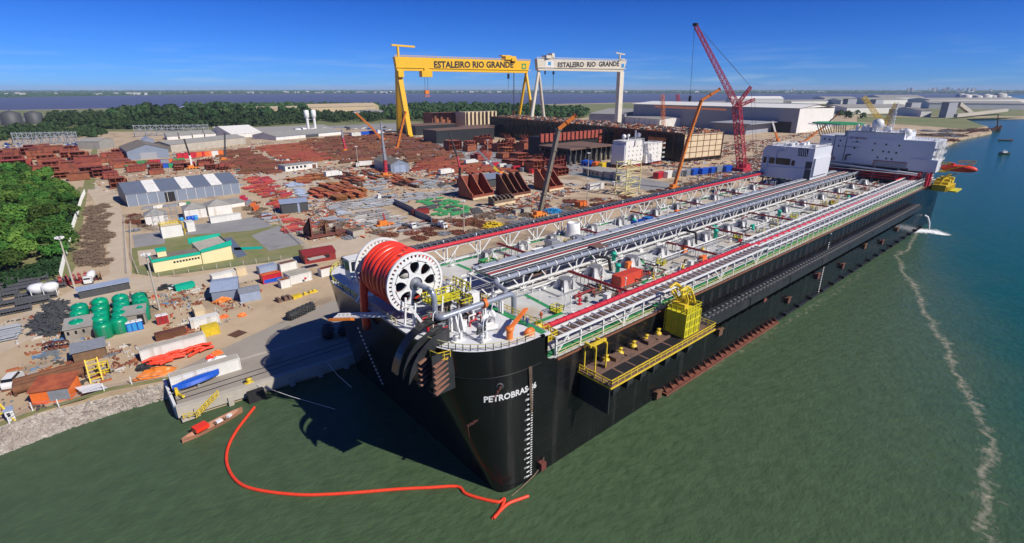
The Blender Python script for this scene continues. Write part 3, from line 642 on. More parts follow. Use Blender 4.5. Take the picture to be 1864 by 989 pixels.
for a, b, mt, z in ((28.2, 29.4, 'tray_grey', 26.1), (29.6, 30.8, 'dark_grey', 26.2), (31.0, 31.5, 'grey_steel', 26.3), (32.4, 33.8, 'tray_grey', 26.2), (34.0, 35.6, 'tray_grey', 26.1)):
    part('cable_tray', MB().box(14, a, z - 0.12, 264, b, z), mt, SHIP)
part('red_line', MB().tube((14, 31.8, 26.5), (262, 31.8, 26.5), 0.2, 6).tube((14, 32.2, 26.5), (262, 32.2, 26.5), 0.16, 6), 'dark_red', SHIP)
rep('tray_rung', MB().box(0, 28.2, 26.2, 0.15, 35.6, 26.34), 'grey_steel', SHIP, [(13 + i * 3, 0, 0) for i in range(83)])
part('rack_platform', MB().box(24, 27.9, 24.5, 29, 31, 24.7).box(47, 26.8, 26.9, 51, 30.5, 27.05), 'rust_deck', SHIP)
# cross pipes with their stanchions
for s, t0, t1 in ((34, 8, 25.5), (73.5, 8.5, 24), (98, 8.5, 25.5), (128, 9, 26), (160, 9, 26), (192, 9, 26), (222, 9, 26), (36, 40, 55), (66, 40, 55), (98, 40, 55), (128, 40, 55), (160, 40, 55), (190, 40, 55)):
    r1 = MB(); r1.tube((s, t0, 24.4), (s, t1, 24.4), 0.2, 8).tube((s + 0.6, t0, 24.3), (s + 0.6, t1, 24.3), 0.12, 6).tube((s - 0.5, t0, 24.3), (s - 0.5, t1, 24.3), 0.12, 6)
    part('cross_pipe', r1, 'dark_red', SHIP)
    r2 = MB(); t = t0 + 1
    while t < t1:
        r2.beam((s - 0.7, t, ZD), (s - 0.7, t, 24.3), 0.12); r2.beam((s + 0.7, t, ZD), (s + 0.7, t, 24.3), 0.12); r2.beam((s - 0.7, t, 24.1), (s + 0.7, t, 24.1), 0.12); t += 2.4
    for q in (0.5, 1.0): r2.tube((s - 0.6 - q, t0, ZD + 0.35), (s - 0.6 - q, t1, ZD + 0.35), 0.13, 6)
    part('pipe_stand', r2, 'grey_steel', SHIP)
# module supports: splayed plate legs under a pillar
def stool(s, t, k=1.0, ang=0.0):
    a = MB(); m = Matrix.Translation((s, t, ZD)) @ Matrix.Rotation(ang, 4, 'Z') @ Matrix.Scale(k, 4)
    a.lathe([(1.25, 0), (1.15, 1.8), (1.5, 1.95), (1.5, 2.15), (0.0, 2.15)], (0, 0, 0), 8, smooth=False, a0=0.39)
    c = []
    for q in range(4):
        h = MB().profy([(1.0, 2.1), (1.0, 0), (3.2, 0), (2.5, 0.5), (1.9, 1.3), (1.55, 2.1)], -0.3, 0.3)
        h.profx([(-0.8, 0), (0.8, 0), (0.35, 2.1), (-0.35, 2.1)], 1.55, 1.65)
        c.append(MB().join(h, m @ Matrix.Rotation(math.pi / 2 * q + math.pi / 4, 4, 'Z')))
    o = part('module_support', a.xf(m), 'mid_grey', SHIP)
    for q in c: part('support_leg', q, 'white', o)
for (s, t) in ((29.2, 22), (40.9, 23), (54.3, 22), (68.3, 22.2), (81.4, 22), (91, 22), (106, 22.5), (115, 22), (132, 22), (149, 22), (166, 22), (185, 22), (205, 22.5), (222, 22), (240, 22)): stool(s, t, 1.15 if s < 60 else 1.0)
for s in (29, 42, 54, 72.5, 86.6, 95, 108, 122, 136, 150, 168, 185, 203): stool(s, 51.0)
part('funnel_support', MB().lathe([(2.7, 0), (2.2, 2.0), (2.0, 4.2), (1.7, 4.3), (1.7, 3.8), (0, 3.8)], (63.9, 51.5, ZD), 16), 'white', SHIP)
for s, t in ((58, 44.5), (49, 46)): part('pump_housing', MB().cb((s, t, ZD + 1.2), (3.2, 3.0, 2.4)).cb((s, t, ZD + 2.5), (2.4, 2.2, 0.3)), 'grey_steel', SHIP)
FRD = random.Random(77)
for i, t in enumerate((29.5, 30.9, 31.15, 32.55, 33.85, 35.7)): part('service_line', MB().tube((14, t, 26.5), (262, t, 26.5), .1 + .03 * (i % 2), 6), 'white' if i % 2 else 'grey_steel', SHIP)
# deck clutter in several kinds
def spots(n, s0, s1, t0, t1, seed):
    r = random.Random(seed); o = []
    while len(o) < n:
        s, t = r.uniform(s0, s1), r.uniform(t0, t1)
        if abs(t - 22) < 3.6 or abs(t - 51) < 3.4 or 26 < t < 38.5: continue
        o.append((s, t, r.random(), r.random()))
    return o
for s, t, a, b in spots(46, 95, 262, 9, 56, 1) + spots(18, 22, 95, 39, 55, 2) + spots(18, 24, 95, 9, 25, 12):
    q = MB(); h = 0.8 + a; q.tube((s, t, ZD), (s, t, ZD + h), 0.2, 8).tube((s - 0.6, t, ZD + h * .6), (s + 0.6, t, ZD + h * .6), 0.16, 8)
    q.lathe([(0.42, 0), (0.42, 0.1)], (s, t, ZD + h), 10).cb((s, t, ZD + h * .6), (0.5, 0.45, 0.4)).cb((s, t, ZD + 0.1), (1, 0.8, 0.2)); part('valve', q, ('white', 'red_pipe', 'grey_steel', 'dark_grey', 'yellow')[int(b * 4.9)], SHIP)
for s, t, a, b in spots(52, 95, 262, 9, 56, 3) + spots(20, 22, 95, 39, 55, 4) + spots(22, 24, 90, 8, 25, 5):
    q = MB(); l = 2 + a * 5; z = ZD + 0.3 + b * 0.6
    q.elbow([(s, t, ZD), (s, t, z), (s + l, t, z), (s + l, t + 2 + 2 * b, z), (s + l, t + 2 + 2 * b, ZD)], 0.14 + 0.08 * b, 7, 0.3)
    q.elbow([(s + .4, t + .5, ZD), (s + .4, t + .5, z), (s + l - .5, t + .5, z), (s + l - .5, t + .5, ZD)], 0.12, 6, 0.3)
    part('deck_pipe', q, ('grey_steel', 'white', 'dark_grey', 'dark_red', 'rust_deck')[int(b * 4.9)], SHIP)
for s, t, a, b in spots(26, 100, 262, 9, 56, 6) + spots(10, 24, 95, 39, 55, 7):
    q = MB(); x, y = 0.8 + a * 1.6, 0.7 + b; q.cb((s, t, ZD + 0.7), (x, y, 1.2)).cb((s, t, ZD + 1.35), (x * .8, y * .8, 0.12)).beam((s - x / 2, t, ZD), (s - x / 2, t, ZD + 1.8), 0.1).cb((s, t, ZD + 0.05), (x + .3, y + .3, 0.1))
    part('deck_box', q, ('white', 'rust_orange', 'grey_steel', 'red_pipe', 'teal', 'orange', 'blue')[int(a * 6.9)], SHIP)
for s, t, a, b in spots(20, 95, 262, 9, 56, 8) + spots(6, 25, 90, 39, 55, 9):
    q = MB(); q.rail([(s, t, ZD), (s + 2, t, ZD), (s + 2, t + 2, ZD), (s, t + 2, ZD)], 1.1, 1, 0.06, closed=True).rail([(s + .3, t, ZD + .5), (s + 2, t + .3, ZD + 1.2)], 1.0, 1, .05); part('step_over', q, 'pale_yellow', SHIP)
for s, t, h in ((52, 26, 2.4), (46, 20, 2.0), (95, 20.5, 2.2), (137, 19, 2.2), (88, 46, 2)):
    part('ventilator', MB().lathe([(0.55, 0), (0.55, h), (0.75, h), (0.75, h + .5), (0.3, h + .8), (0, h + .8)], (s, t, ZD), 12), 'teal', SHIP)
part('deck_blower', MB().elbow([(84, 25, 25.8), (84, 21, 25.8), (84, 20.5, ZD)], 0.35, 8, .6).elbow([(44, 25.5, 25.8), (46, 23, 25.8), (46.5, 22.5, ZD)], 0.4, 8, .6), 'black', SHIP)
for s, t in ((17.6, 13.5), (60, 16.6), (99.5, 15.5), (140, 15), (176, 14)):
    part('step_over', MB().rail([(s - 1, t - 1, ZD + .6), (s + 1, t - 1, ZD + .6), (s + 1, t + 1, ZD + .6), (s - 1, t + 1, ZD + .6)], 1.0, .9, .06, closed=True).box(s - 1, t - 1, ZD + .5, s + 1, t + 1, ZD + .6), 'lime_yellow', SHIP)
# deck plate seams / low pipe kerbs
for a, b, c, d in ((24, 19, 24, 27), (24, 19, 40, 19), (14, 14.5, 27, 14.5), (60, 16, 60, 26), (43, 17.6, 74, 17.6), (99, 13.6, 99, 26), (100, 19, 126, 19)):
    part('kerb_pipe', MB().tube((a, b, ZD + .25), (c, d, ZD + .25), 0.12, 6).tube((a, b + .35, ZD + .25), (c, d + .35, ZD + .25), 0.08, 6), 'grey_steel', SHIP)
for s, t in ((35.2, 11), (71.5, 12), (96, 13)):
    q = MB(); q.cb((s, t, ZD + .3), (1.8, .9, .3)).tube((s - .6, t, ZD + .3), (s - .6, t, ZD + 1.3), .25).tube((s + .5, t, ZD + .3), (s + .5, t, ZD + 1.1), .3).tube((s - .8, t, ZD + .9), (s + .8, t, ZD + .9), .16).lathe([(.5, 0), (.5, .12)], (s - .6, t, ZD + 1.3), 10)
    part('fire_monitor', q, 'red_pipe', SHIP)
for s, t in ((28.5, 9.2), (62, 9.5), (84, 41.5)): part('control_cabinet', MB().cb((s, t, ZD + 1.3), (1.3, 1.1, 2.6)).cb((s, t, ZD + 2.65), (1.5, 1.3, .1)), 'white', SHIP)
for s, t in ((52, 21), (75, 19), (71, 11)): part('orange_cabinet', MB().cb((s, t, ZD + 1.0), (2.2, 1.0, 1.4)).cb((s, t, ZD + .15), (2.0, .9, .3)), 'orange', SHIP)

# long thin service lines and posts that crowd the deck
for i, t in enumerate((9.2, 10.6, 12.2, 16.4, 18.2, 24.8, 25.6, 40.2, 41.4, 43.0, 45.5, 47.2, 54.6)):
    a0 = (26, 30, 48, 34, 60, 16, 22)[i % 7]; q = MB(); s = a0
    while s < 262:
        e = s + FRD.uniform(14, 40); z = ZD + FRD.choice([.35, .6, 1.1]); q.tube((s, t, z), (e, t, z), .11 + .07 * FRD.random(), 6); k = s
        while k < e: q.beam((k, t, ZD), (k, t, z), .1); k += 3.5
        s = e + FRD.uniform(3, 14)
    part('service_line', q, ('white', 'grey_steel', 'white', 'pipe_grey')[i % 4], SHIP)
rep('deck_post', MB().beam((0, 0, 0), (0, 0, 2.6), .13).cb((0, 0, 2.6), (.4, .3, .3)), 'white', SHIP, [(FRD.uniform(12, 262), FRD.choice([FRD.uniform(7.5, 26), FRD.uniform(39, 55)]), ZD) for _ in range(95)])
rep('deck_stand', MB().beam((0, 0, 0), (0, 0, 1.3), .12).beam((1.2, 0, 0), (1.2, 0, 1.3), .12).beam((0, 0, 1.3), (1.2, 0, 1.3), .14).cb((.6, 0, .5), (.7, .5, .6)), 'white', SHIP, [(FRD.uniform(14, 262), FRD.choice([FRD.uniform(7.5, 25), FRD.uniform(39, 55)]), ZD) for _ in range(95)])
for s0 in range(16, 250, 26):
    part('rack_rail', MB().rail([(s0, 26.2, ZD), (s0 + 18, 26.2, ZD)], 1.1, 2, .05), 'white', SHIP)
# containers and skips standing on the deck (each its own thing)
def container(name, label, p, L, Wd, H, mt, rz=0.0, group=None, roof=None, doors='white'):
    t = thing(name, label, 'container', (0, 0, 0), group); b = MB(); hx, hy = L / 2, Wd / 2
    b.box(-hx + .08, -hy + .08, 0.12, hx - .08, hy - .08, H - .06); n = max(4, int(L / 0.5))
    for i in range(n):
        x = -hx + .25 + (L - .5) * i / (n - 1); b.box(x - .09, -hy + .02, .2, x + .09, -hy + .08, H - .2); b.box(x - .09, hy - .08, .2, x + .09, hy - .02, H - .2)
    part('body', b, mt, t, local=True)
    f = MB()
    for x in (-hx, hx):
        for y in (-hy, hy): f.cb((x, y, H / 2), (.16, .16, H))
    for z in (.08, H - .06):
        for y in (-hy, hy): f.cb((0, y, z), (L, .14, .16))
        for x in (-hx, hx): f.cb((x, 0, z), (.14, Wd, .16))
    part('frame', f, mt, t, local=True)
    rf = MB().box(-hx + .09, -hy + .09, H - .055, hx - .09, hy - .09, H + .02)
    for i in range(int(L / .45)): rf.box(-hx + .2 + i * .45, -hy + .15, H + .02, -hx + .38 + i * .45, hy - .15, H + .07)
    part('roof', rf, roof or mt, t, local=True)
    d = MB(); d.box(hx + .0, -hy + .15, .25, hx + .03, -.03, H - .2).box(hx, .03, .25, hx + .03, hy - .15, H - .2)
    for y in (-.5, .5): d.tube((hx + .06, y, .25), (hx + .06, y, H - .2), .03, 5)
    part('door', d, mt, t, local=True); t.location = p; t.rotation_euler = (0, 0, rz); return t
container('shipping_container', 'open topped red container on the ship deck beside the cross pipes', (43, 14.8, ZD + .1), 8.2, 2.6, 2.5, 'orange_red')
container('shipping_container', 'small blue container lying aft of the port funnel support on the ship deck', (89, 44.8, ZD), 5.5, 2.3, 2.0, 'blue')
container('shipping_container', 'blue box with light blue lid next to the small blue container on deck', (95, 45.5, ZD), 3, 2.3, 2.2, 'blue', roof='light_blue')
sk = MB(); sk.add([(-1.5, -1, .0), (1.5, -1, .0), (1.5, 1, .0), (-1.5, 1, .0), (-2, -1.3, 1.6), (2, -1.3, 1.6), (2, 1.3, 1.6), (-2, 1.3, 1.6)], [(3, 2, 1, 0), (0, 1, 5, 4), (1, 2, 6, 5), (2, 3, 7, 6), (3, 0, 4, 7)])
sk.xf(Matrix.Translation((25.5, 46.5, ZD + .05)))
t = thing('skip', 'open green waste skip on the port side of the ship deck', 'skip', (25.5, 46.5, ZD)); part('tub', sk, 'green_paint', t); part('rim', MB().rail([(23.5, 45.2, ZD + .6), (27.5, 45.2, ZD + .6), (27.5, 47.8, ZD + .6), (23.5, 47.8, ZD + .6)], 1.05, 5, .06, False, True), 'green_paint', t)

# ---- starboard riser balcony, platform and yellow jack house
pf = MB(); PZ = 17.9
pf.box(9.5, -7.6, PZ - .5, 44.5, -.02, PZ); part('side_platform', pf, 'rust_deck', SHIP)
bl = MB()
for i in range(6): bl.box(11 + i * 3.9, -6.4, PZ + .01, 14.4 + i * 3.9, -3.9, PZ + .05)
part('platform_hatch', bl, 'black', SHIP)
pb = MB().box(9.5, -3.7, PZ, 44, -3.3, PZ + .35).box(9.5, -6.9, PZ, 44, -6.55, PZ + .35)
for i in range(8): pb.box(10 + i * 3.4, -2.9, PZ, 12.4 + i * 3.4, -1.2 - .4 * (i % 2), PZ + .25 + .25 * (i % 3))
part('platform_beam', pb, 'rust_deck', SHIP)
for i in range(5):
    s = 15.5 + i * 4.2; q = MB().lathe([(.7, 0), (.7, .3), (.35, .4), (.35, 1.1), (.5, 1.2), (0, 1.2)], (s, -1.6, PZ + .3), 10).beam((s - .6, -1.6, PZ + .9), (s + 1.0, -1.2, PZ + .9), .3); part('fairlead', q, 'yellow', SHIP)
part('platform_rail', MB().rail([(9.5, -.3, PZ), (9.5, -7.6, PZ), (44.5, -7.6, PZ), (44.5, -.4, PZ)], 1.15, 1.8, .07).box(9.4, -7.72, PZ - .55, 44.6, -7.6, PZ - .25).box(9.38, -7.6, PZ - .55, 9.5, 0, PZ - .25), 'yellow', SHIP)
pu = MB()
for i in range(7):
    s = 11 + i * 4.0; pu.profy([(s, PZ - .5), (s + .3, PZ - .5), (s + .3, PZ - 3.2), (s, PZ - 3.0)], -7.0, -.05); pu.tube((s + 1.5, -6.8, PZ - 2), (s + 1.5, -4.5, PZ - 2), .75, 12); pu.cb((s + .1, -6.6, PZ - 1.5), (.5, 1.2, 2))
part('platform_bracket', pu, 'hull_grey', SHIP)
part('platform_plate', MB().box(10.2, -6.8, 11.5, 10.5, -.05, PZ - .5), 'hull_grey', SHIP)
gf = MB()
for s, t in ((10.6, -.5), (13.6, -.5), (10.6, -3), (13.6, -3)): gf.beam((s, t, PZ), (s, t, PZ + 5.2), .22)
gf.beam((10.6, -.5, PZ + 5.2), (10.6, -3, PZ + 5.2), .4).beam((13.6, -.5, PZ + 5.2), (13.6, -3, PZ + 5.2), .3).beam((10, -2, PZ + 5.3), (14.4, -2, PZ + 5.3), .5)
part('davit', gf, 'yellow', SHIP)
jh = MB(); jh.box(34.4, -6.2, PZ + .3, 40.0, -1.7, PZ + 5.5)
for i in range(4):
    x = 34.4 + i * 1.86
    jh.box(x - .08, -6.32, PZ + .3, x + .08, -6.2, PZ + 5.5)
for z in (.3, 2.0, 3.7, 5.35): jh.box(34.3, -6.3, PZ + z, 40.1, -1.6, PZ + z + .14)
for i in range(4): jh.box(34.28, -6.2 + i * 1.55, PZ + .3, 34.4, -6.05 + i * 1.55, PZ + 5.5)
JH = part('jack_house', jh, 'lime_yellow', SHIP)
rep('louvre', MB().box(0, -6.24, 0, .45, -6.205, 1.1), 'olive', JH, [(34.9 + i * .93, 0, PZ + .7 + k * 1.68) for i in range(6) for k in range(3)])
part('roof_rail', MB().rail([(34.4, -6.2, PZ + 5.5), (40, -6.2, PZ + 5.5), (40, -1.7, PZ + 5.5), (34.4, -1.7, PZ + 5.5)], 1.2, 1.1, .07, closed=True), 'lime_yellow', JH)
jc = MB()
for dt in (-2.4, -4.9):
    jc.path([(40, dt, PZ + 6.4), (38.5, dt, PZ + 9), (37, dt, PZ + 11), (35.5, dt, PZ + 11.8), (34.2, dt + .5, PZ + 11)], .28, 7)
    jc.path([(36, dt, PZ + 6.4), (36.6, dt, PZ + 8.6), (35.4, dt, PZ + 10.4), (34.2, dt, PZ + 10.2)], .24, 7)
for k in range(5): jc.beam((40 - k * 1.2, -2.4, PZ + 7 + k * 1.1), (40 - k * 1.2, -4.9, PZ + 7 + k * 1.1), .25)
jc.lathe([(1.1, -.7), (1.1, .7)], (37.6, -3.6, PZ + 8), 12, axis='y').cb((38.8, -3, PZ + 7.4), (2.4, 2, 1.6)).cb((36, -3.6, PZ + 7.2), (1.4, 3, 1.2)).tube((39.5, -2, PZ + 6), (33.5, -3, PZ + 10.4), .2).rail([(34.0, -5, PZ + 10), (37, -5, PZ + 10)], 1.2, 1, .08)
part('chain_jack', jc.xf(Matrix.Translation((.4, .2, -1.0))), 'yellow', JH)
# long balcony of riser tubes
A = 46.5
for i in range(8):
    a = A + i * 24; b = a + 23.6; z1 = 16.2
    part('riser_balcony', MB().box(a, -3.4, z1 - 2.0, b, -.02, z1), 'hull_grey', SHIP)
rep('riser_tube', MB().lathe([(.78, 0), (.86, .55), (.62, .6), (.56, .2), (.3, .1), (0, .1)], (0, 0, 0), 12), 'dark_grey', SHIP, [(A + 1 + i * 2.02, -1.9, 16.2) for i in range(94)])
rep('balcony_bracket', MB().profx([(-.05, 13.6), (-3.2, 14.2), (-.05, 9.5)], 0, .25), 'hull_black', SHIP, [(A + i * 4, 0, 0) for i in range(48)])
rep('hull_opening', MB().box(0, -.06, 18.4, 1.4, -.01, 20.8), 'black', SHIP, [(A + 1 + i * 4, 0, 0) for i in range(48)])
rep('opening_frame', MB().box(-.2, -.05, 18.2, 1.6, -.0, 18.35).box(-.2, -.05, 18.2, -.05, 0, 21), 'hull_seam', SHIP, [(A + 1 + i * 4, 0, 0) for i in range(48)])
wb = MB().box(39, -1.3, .35, 98, -.0, .6).box(39, -1.35, -.6, 98, -1.2, .6)
for i in range(24):
    s = 39.5 + i * 2.5; wb.profx([(-.02, .6), (-1.2, .6), (-.02, 1.9)], s, s + .12)
part('bilge_ledge', wb, 'rust', SHIP)
wb = MB().box(98.2, -.7, .2, 268, -.0, .4)
for i in range(17): wb.cb((104 + i * 10, -.5, .9), (.9, 1.0, .9))
part('bilge_ledge', wb, 'hull_grey', SHIP)
for i in range(48): part('plate_seam', MB().box(3 + i * 5.9, -.02, .5, 3.05 + i * 5.9, 0, 13), 'hull_seam', SHIP)
SBL = [(36.5, 1.3), (62, 8.5), (86, 11), (104, 5.5), (126, 8), (150, 6), (172, 9), (196, 6), (216, 8)]
rep('hull_bracket', MB().cb((0, -.5, 0), (1.8, 1.0, 1.6)).cb((0, -.9, 1), (2.1, .6, .3)), 'rust_dark', SHIP, [(s, 0, z) for s, z in SBL])
# stern platform
sp_ = MB().box(268, -9.5, PZ + 1, 280, -.05, PZ + 1.6); part('side_platform', sp_, 'lime_yellow', SHIP)
q = MB(); 
for i in range(6): q.box(262 + i * 2.8, -6 , PZ + 1.6, 264.2 + i * 2.8, -.6, PZ + 4.6 + 1.2 * (i % 3)); q.tube((263 + i * 2.6, -3, PZ + 4), (264 + i * 2.6, -4, PZ + 8.5), .4)
q.rail([(262, -6.5, PZ + 1.6), (280, -6.5, PZ + 1.6)], 2.2, 1.5, .15)
part('jack_house', q, 'yellow', SHIP)
part('outfall', MB().path([(266, -.3, 6.5), (266.6, -1.6, 5.8), (267, -2.8, 3), (267.2, -3.2, 0)], .4, 8), 'foam_bag', SHIP)
# ---------------------------------------------------------------- hose reel
RC = Vector((-11.4, 0, 34.3)); RR = 5.5; YN, YF = 19.6, 31.6
REEL = part('hose_reel', MB().tube((RC.x, YN, RC.z), (RC.x, YF, RC.z), 1.1, 20), 'white', SHIP)
def flange(y, th):
    m = MB(); N = 8
    def ring(r0, r1, n=56):
        vs = []; 
        for i in range(n):
            a = 2 * math.pi * i / n
            for r, yy in ((r0, y), (r1, y), (r1, y + th), (r0, y + th)): vs.append((RC.x + r * math.cos(a), yy, RC.z + r * math.sin(a)))
        m.add(vs, [(i * 4 + k, ((i + 1) % n) * 4 + k, ((i + 1) % n) * 4 + (k + 1) % 4, i * 4 + (k + 1) % 4) for i in range(n) for k in range(4)])
    ring(1.15, 1.75, 32); ring(3.85, 4.55); ring(5.1, RR)
    for i in range(N):          # spokes that widen at both ends, leaving rounded windows
        a = 2 * math.pi * (i + .5) / N; pr = []
        for r, wd in ((1.7, .62), (2.1, .36), (2.6, .26), (3.2, .34), (3.6, .6), (3.95, 1.15)): pr.append((r, wd))
        for (ra, wa), (rb2, wb2) in zip(pr, pr[1:]):
            c, s_ = math.cos(a), math.sin(a); P = []
            for yy in (y, y + th):
                for r, q in ((ra, -wa), (ra, wa), (rb2, wb2), (rb2, -wb2)): P.append((RC.x + r * c - q * s_, yy, RC.z + r * s_ + q * c))
            m.add(P, [(0, 1, 2, 3), (7, 6, 5, 4), (0, 4, 5, 1), (1, 5, 6, 2), (2, 6, 7, 3), (3, 7, 4, 0)])
    for i in range(40):         # short struts between the two rims
        a = 2 * math.pi * i / 40; c, s_ = math.cos(a), math.sin(a)
        m.beam((RC.x + 4.5 * c, y + th / 2, RC.z + 4.5 * s_), (RC.x + 5.15 * c, y + th / 2, RC.z + 5.15 * s_), .2, th)
    return m
part('flange', flange(YN, .4), 'white', REEL); part('flange', flange(YF, .4), 'white', REEL)
part('hub', MB().lathe([(1.15, -.35), (1.15, .3), (.9, .3), (.9, -.2), (.35, -.25), (.35, -.8), (0, -.8)], (RC.x, YN, RC.z), 24, axis='y'), 'grey_steel', REEL)
part('drum', MB().lathe([(3.9, .4), (3.9, 11.6)], (RC.x, YN, RC.z), 40, axis='y'), 'dark_grey', REEL)
hose = MB(); NT = 7; pts = []
for i in range(NT * 48 + 1):
    a = 2 * math.pi * i / 48; y = YN + 1.35 + 9.5 * i / (NT * 48) + .16 * math.sin(a * .83); rr = 4.62 + 0.07 * math.sin(a * 2.7)
    pts.append((RC.x - rr * math.cos(a), y, RC.z + rr * math.sin(a)))
e = Vector(pts[-1]); pts += [(e.x - .1, e.y, e.z - 1.5), (e.x - .3, e.y, e.z - 4), (e.x - .5, e.y - .1, e.z - 7), (e.x - .5, e.y - .2, e.z - 10.2)]
part('hose', hose.path(pts, .74, 12), 'hose_red', REEL)
hf = MB(); 
for k in range(13):
    i = k * 25 + 9; a, b = Vector(pts[i]), Vector(pts[i + 1]); hf.tube(a, a.lerp(b, .5), .82, 12)
part('hose_coupling', hf, 'dark_red', REEL)
part('hose_end', MB().lathe([(.3, 0), (.78, .3), (.78, .9), (.66, 1.3)], (e.x - .5, e.y - .2, e.z - 11.2), 14), 'dark_red', REEL)
rs = MB()
for y in (YN + .9, YF - .3):
    pass
for y in (YF + 1.4,):
    for dx in (-5.2, 5.2): rs.beam((RC.x + dx, y, ZF), (RC.x + .5 * (dx > 0) - .5 * (dx < 0), y, RC.z), .5)
    rs.beam((RC.x - 5.2, y, ZF + .4), (RC.x + 5.2, y, ZF + .4), .4); rs.cb((RC.x, y, RC.z), (1.6, .8, 1.6)); rs.beam((RC.x - 2.8, y, ZF + 3), (RC.x + 2.8, y, ZF + 3), .3)
part('reel_frame', rs, 'white', SHIP)
part('reel_platform', MB().box(-11, 15.4, 31.2, -5, 18.6, 31.35).rail([(-11, 15.4, 31.35), (-5, 15.4, 31.35), (-5, 18.6, 31.35), (-11, 18.6, 31.35)], 1.2, 1, .07, closed=True).rail([(-5, 15.4, 29.4), (-2.4, 15.4, 29.4), (-2.4, 18.6, 29.4), (-5, 18.6, 29.4)], 1.2, 1, .07, closed=True).rail([(-4, 14, 32.6), (-4, 19, 32.6)], 1.4, 1, .08), 'lime_yellow', SHIP)
part('riser_pipe', MB().elbow([(RC.x, YN - .6, RC.z), (RC.x + .2, YN - 3.2, RC.z), (RC.x + .8, 15.2, RC.z - .6), (RC.x + .8, 15.0, ZF + .5)], .48, 12, 1.3), 'pipe_grey', SHIP)
part('discharge_pipe', MB().elbow([(RC.x + .8, 15.0, ZF + 2), (-12.2, 11.6, 30.6), (3.8, 11.2, 31.0), (3.8, 11.2, 27.0)], .5, 12, 1.3), 'pipe_grey', SHIP)
part('discharge_flange', MB().tube((-3.2, 11.35, 30.8), (-2.6, 11.35, 30.8), .85, 14), 'orange', SHIP)
q = MB()
for s in (-10, -5.5, -2.9, 1): q.beam((s, 11.2, ZF), (s, 11.2, 30.2), .35); q.beam((s, 12.0, ZF), (s, 12, 30.2), .35)
part('pipe_support', q, 'white', SHIP)
# tower frame beside the reel with stair and machinery
tf = MB()
for s, t in ((-14.6, 15.5), (-14.6, 18.6), (-9.2, 15.5)): tf.beam((s, t, ZF), (s + .5, t, 32.6), .3)
tf.beam((-15.6, 14.8, 32.8), (-12.8, 14.2, ZF), .45).beam((-14.6, 18.6, 31), (-9.2, 15.5, 31), .2)
part('reel_strut', tf, 'white', SHIP)
part('machine_deck', MB().box(-13.4, 12.6, 28.9, -8, 15.0, 29.1).cb((-12, 13.6, 29.6), (2, 1.4, 1)), 'rust_deck', SHIP)
rng = random.Random(21)
for i in range(44):
    s, t = rng.uniform(-14.5, -4), rng.uniform(10, 18.5); h = rng.uniform(.5, 2.2); q = MB(); k = i % 4
    if k == 0: q.elbow([(s, t, ZF), (s, t, ZF + h), (s + 1.5, t, ZF + h), (s + 1.5, t + 1, ZF + h), (s + 1.5, t + 1, ZF)], .14, 7, .25)
    elif k == 1: q.tube((s, t, ZF), (s, t, ZF + h), .22).lathe([(.4, 0), (.4, .1)], (s, t, ZF + h * .8), 10)
    elif k == 2: q.cb((s, t, ZF + h / 2), (.9, .7, h * .8)).tube((s, t, ZF + h * .8), (s + .8, t, ZF + h * .8), .12)
    else: q.tube((s, t, ZF + .4), (s + 1.8, t + .4, ZF + .4), .12, 6).beam((s, t, ZF), (s, t, ZF + 1.6), .1).beam((s + 1.6, t, ZF), (s + 1.6, t, ZF + 1.6), .1).beam((s, t, ZF + 1.5), (s + 1.6, t, ZF + 1.5), .1)
    part('deck_machinery', q, ('white', 'grey_steel', 'white', 'dark_grey', 'rust_deck', 'grey_steel', 'red_pipe')[rng.randrange(7)], SHIP)
for i in range(36):
    s, t = rng.uniform(-9, 1.4), rng.uniform(17.5, 31); h = rng.uniform(.5, 2.0); q = MB(); k = i % 3
    if k == 0: q.elbow([(s, t, ZF), (s, t, ZF + h), (s + 2, t, ZF + h), (s + 2, t + 1.4, ZF + h), (s + 2, t + 1.4, ZF)], .15, 7, .25)
    elif k == 1: q.cb((s, t, ZF + h / 2), (1.1, .8, h)).tube((s, t, ZF + h), (s, t, ZF + h + .5), .12)
    else: q.tube((s, t, ZF), (s, t, ZF + h + .6), .16).lathe([(.45, 0), (.45, .12)], (s, t, ZF + h), 10).tube((s, t, ZF + .6), (s - 1.4, t, ZF + .6), .14)
    part('deck_machinery', q, ('white', 'grey_steel', 'white', 'dark_grey', 'grey_steel')[rng.randrange(5)], SHIP)
for s, t, h in ((-1.5, 21.5, 3.6), (-1.0, 20.3, 3.4), (1.0, 22.5, 3.0)): part('vent_post', MB().tube((s, t, ZF), (s, t, ZF + h), .32, 10).lathe([(.45, 0), (.45, .4), (0, .45)], (s, t, ZF + h), 10), 'white', SHIP)
for s, t, x, h in ((-1.2, 16.6, 1.7, 2.6), (-.4, 19.0, 1.3, 1.5)): part('control_cabinet', MB().cb((s, t, ZF + .5 + h / 2), (x, 1.1, h)).beam((s - .5, t, ZF), (s - .5, t, ZF + .5), .15).beam((s + .5, t, ZF), (s + .5, t, ZF + .5), .15), 'white', SHIP)
for s, t in ((-13, 9.6), (-11.6, 7.6), (-8.4, 5.0)): part('roller_fairlead', MB().lathe([(.35, 0), (.35, .9), (.5, 1.0), (0, 1.0)], (s, t, ZF), 10).tube((s + .9, t, ZF), (s + .9, t, ZF + 1.4), .3).cb((s + .4, t, ZF + .1), (2.2, 1, .2)), 'white', SHIP)
for s, t in ((-12.9, 12.2), (-3.8, 8.2), (-9.8, 9.4), (-8.6, 4.4)):
    part('light_post', MB().path([(s, t, ZF), (s, t, ZF + 2.8), (s + .5, t + .5, ZF + 3.4), (s + 1.3, t + 1.2, ZF + 3.3)], .07, 5), 'white', SHIP)
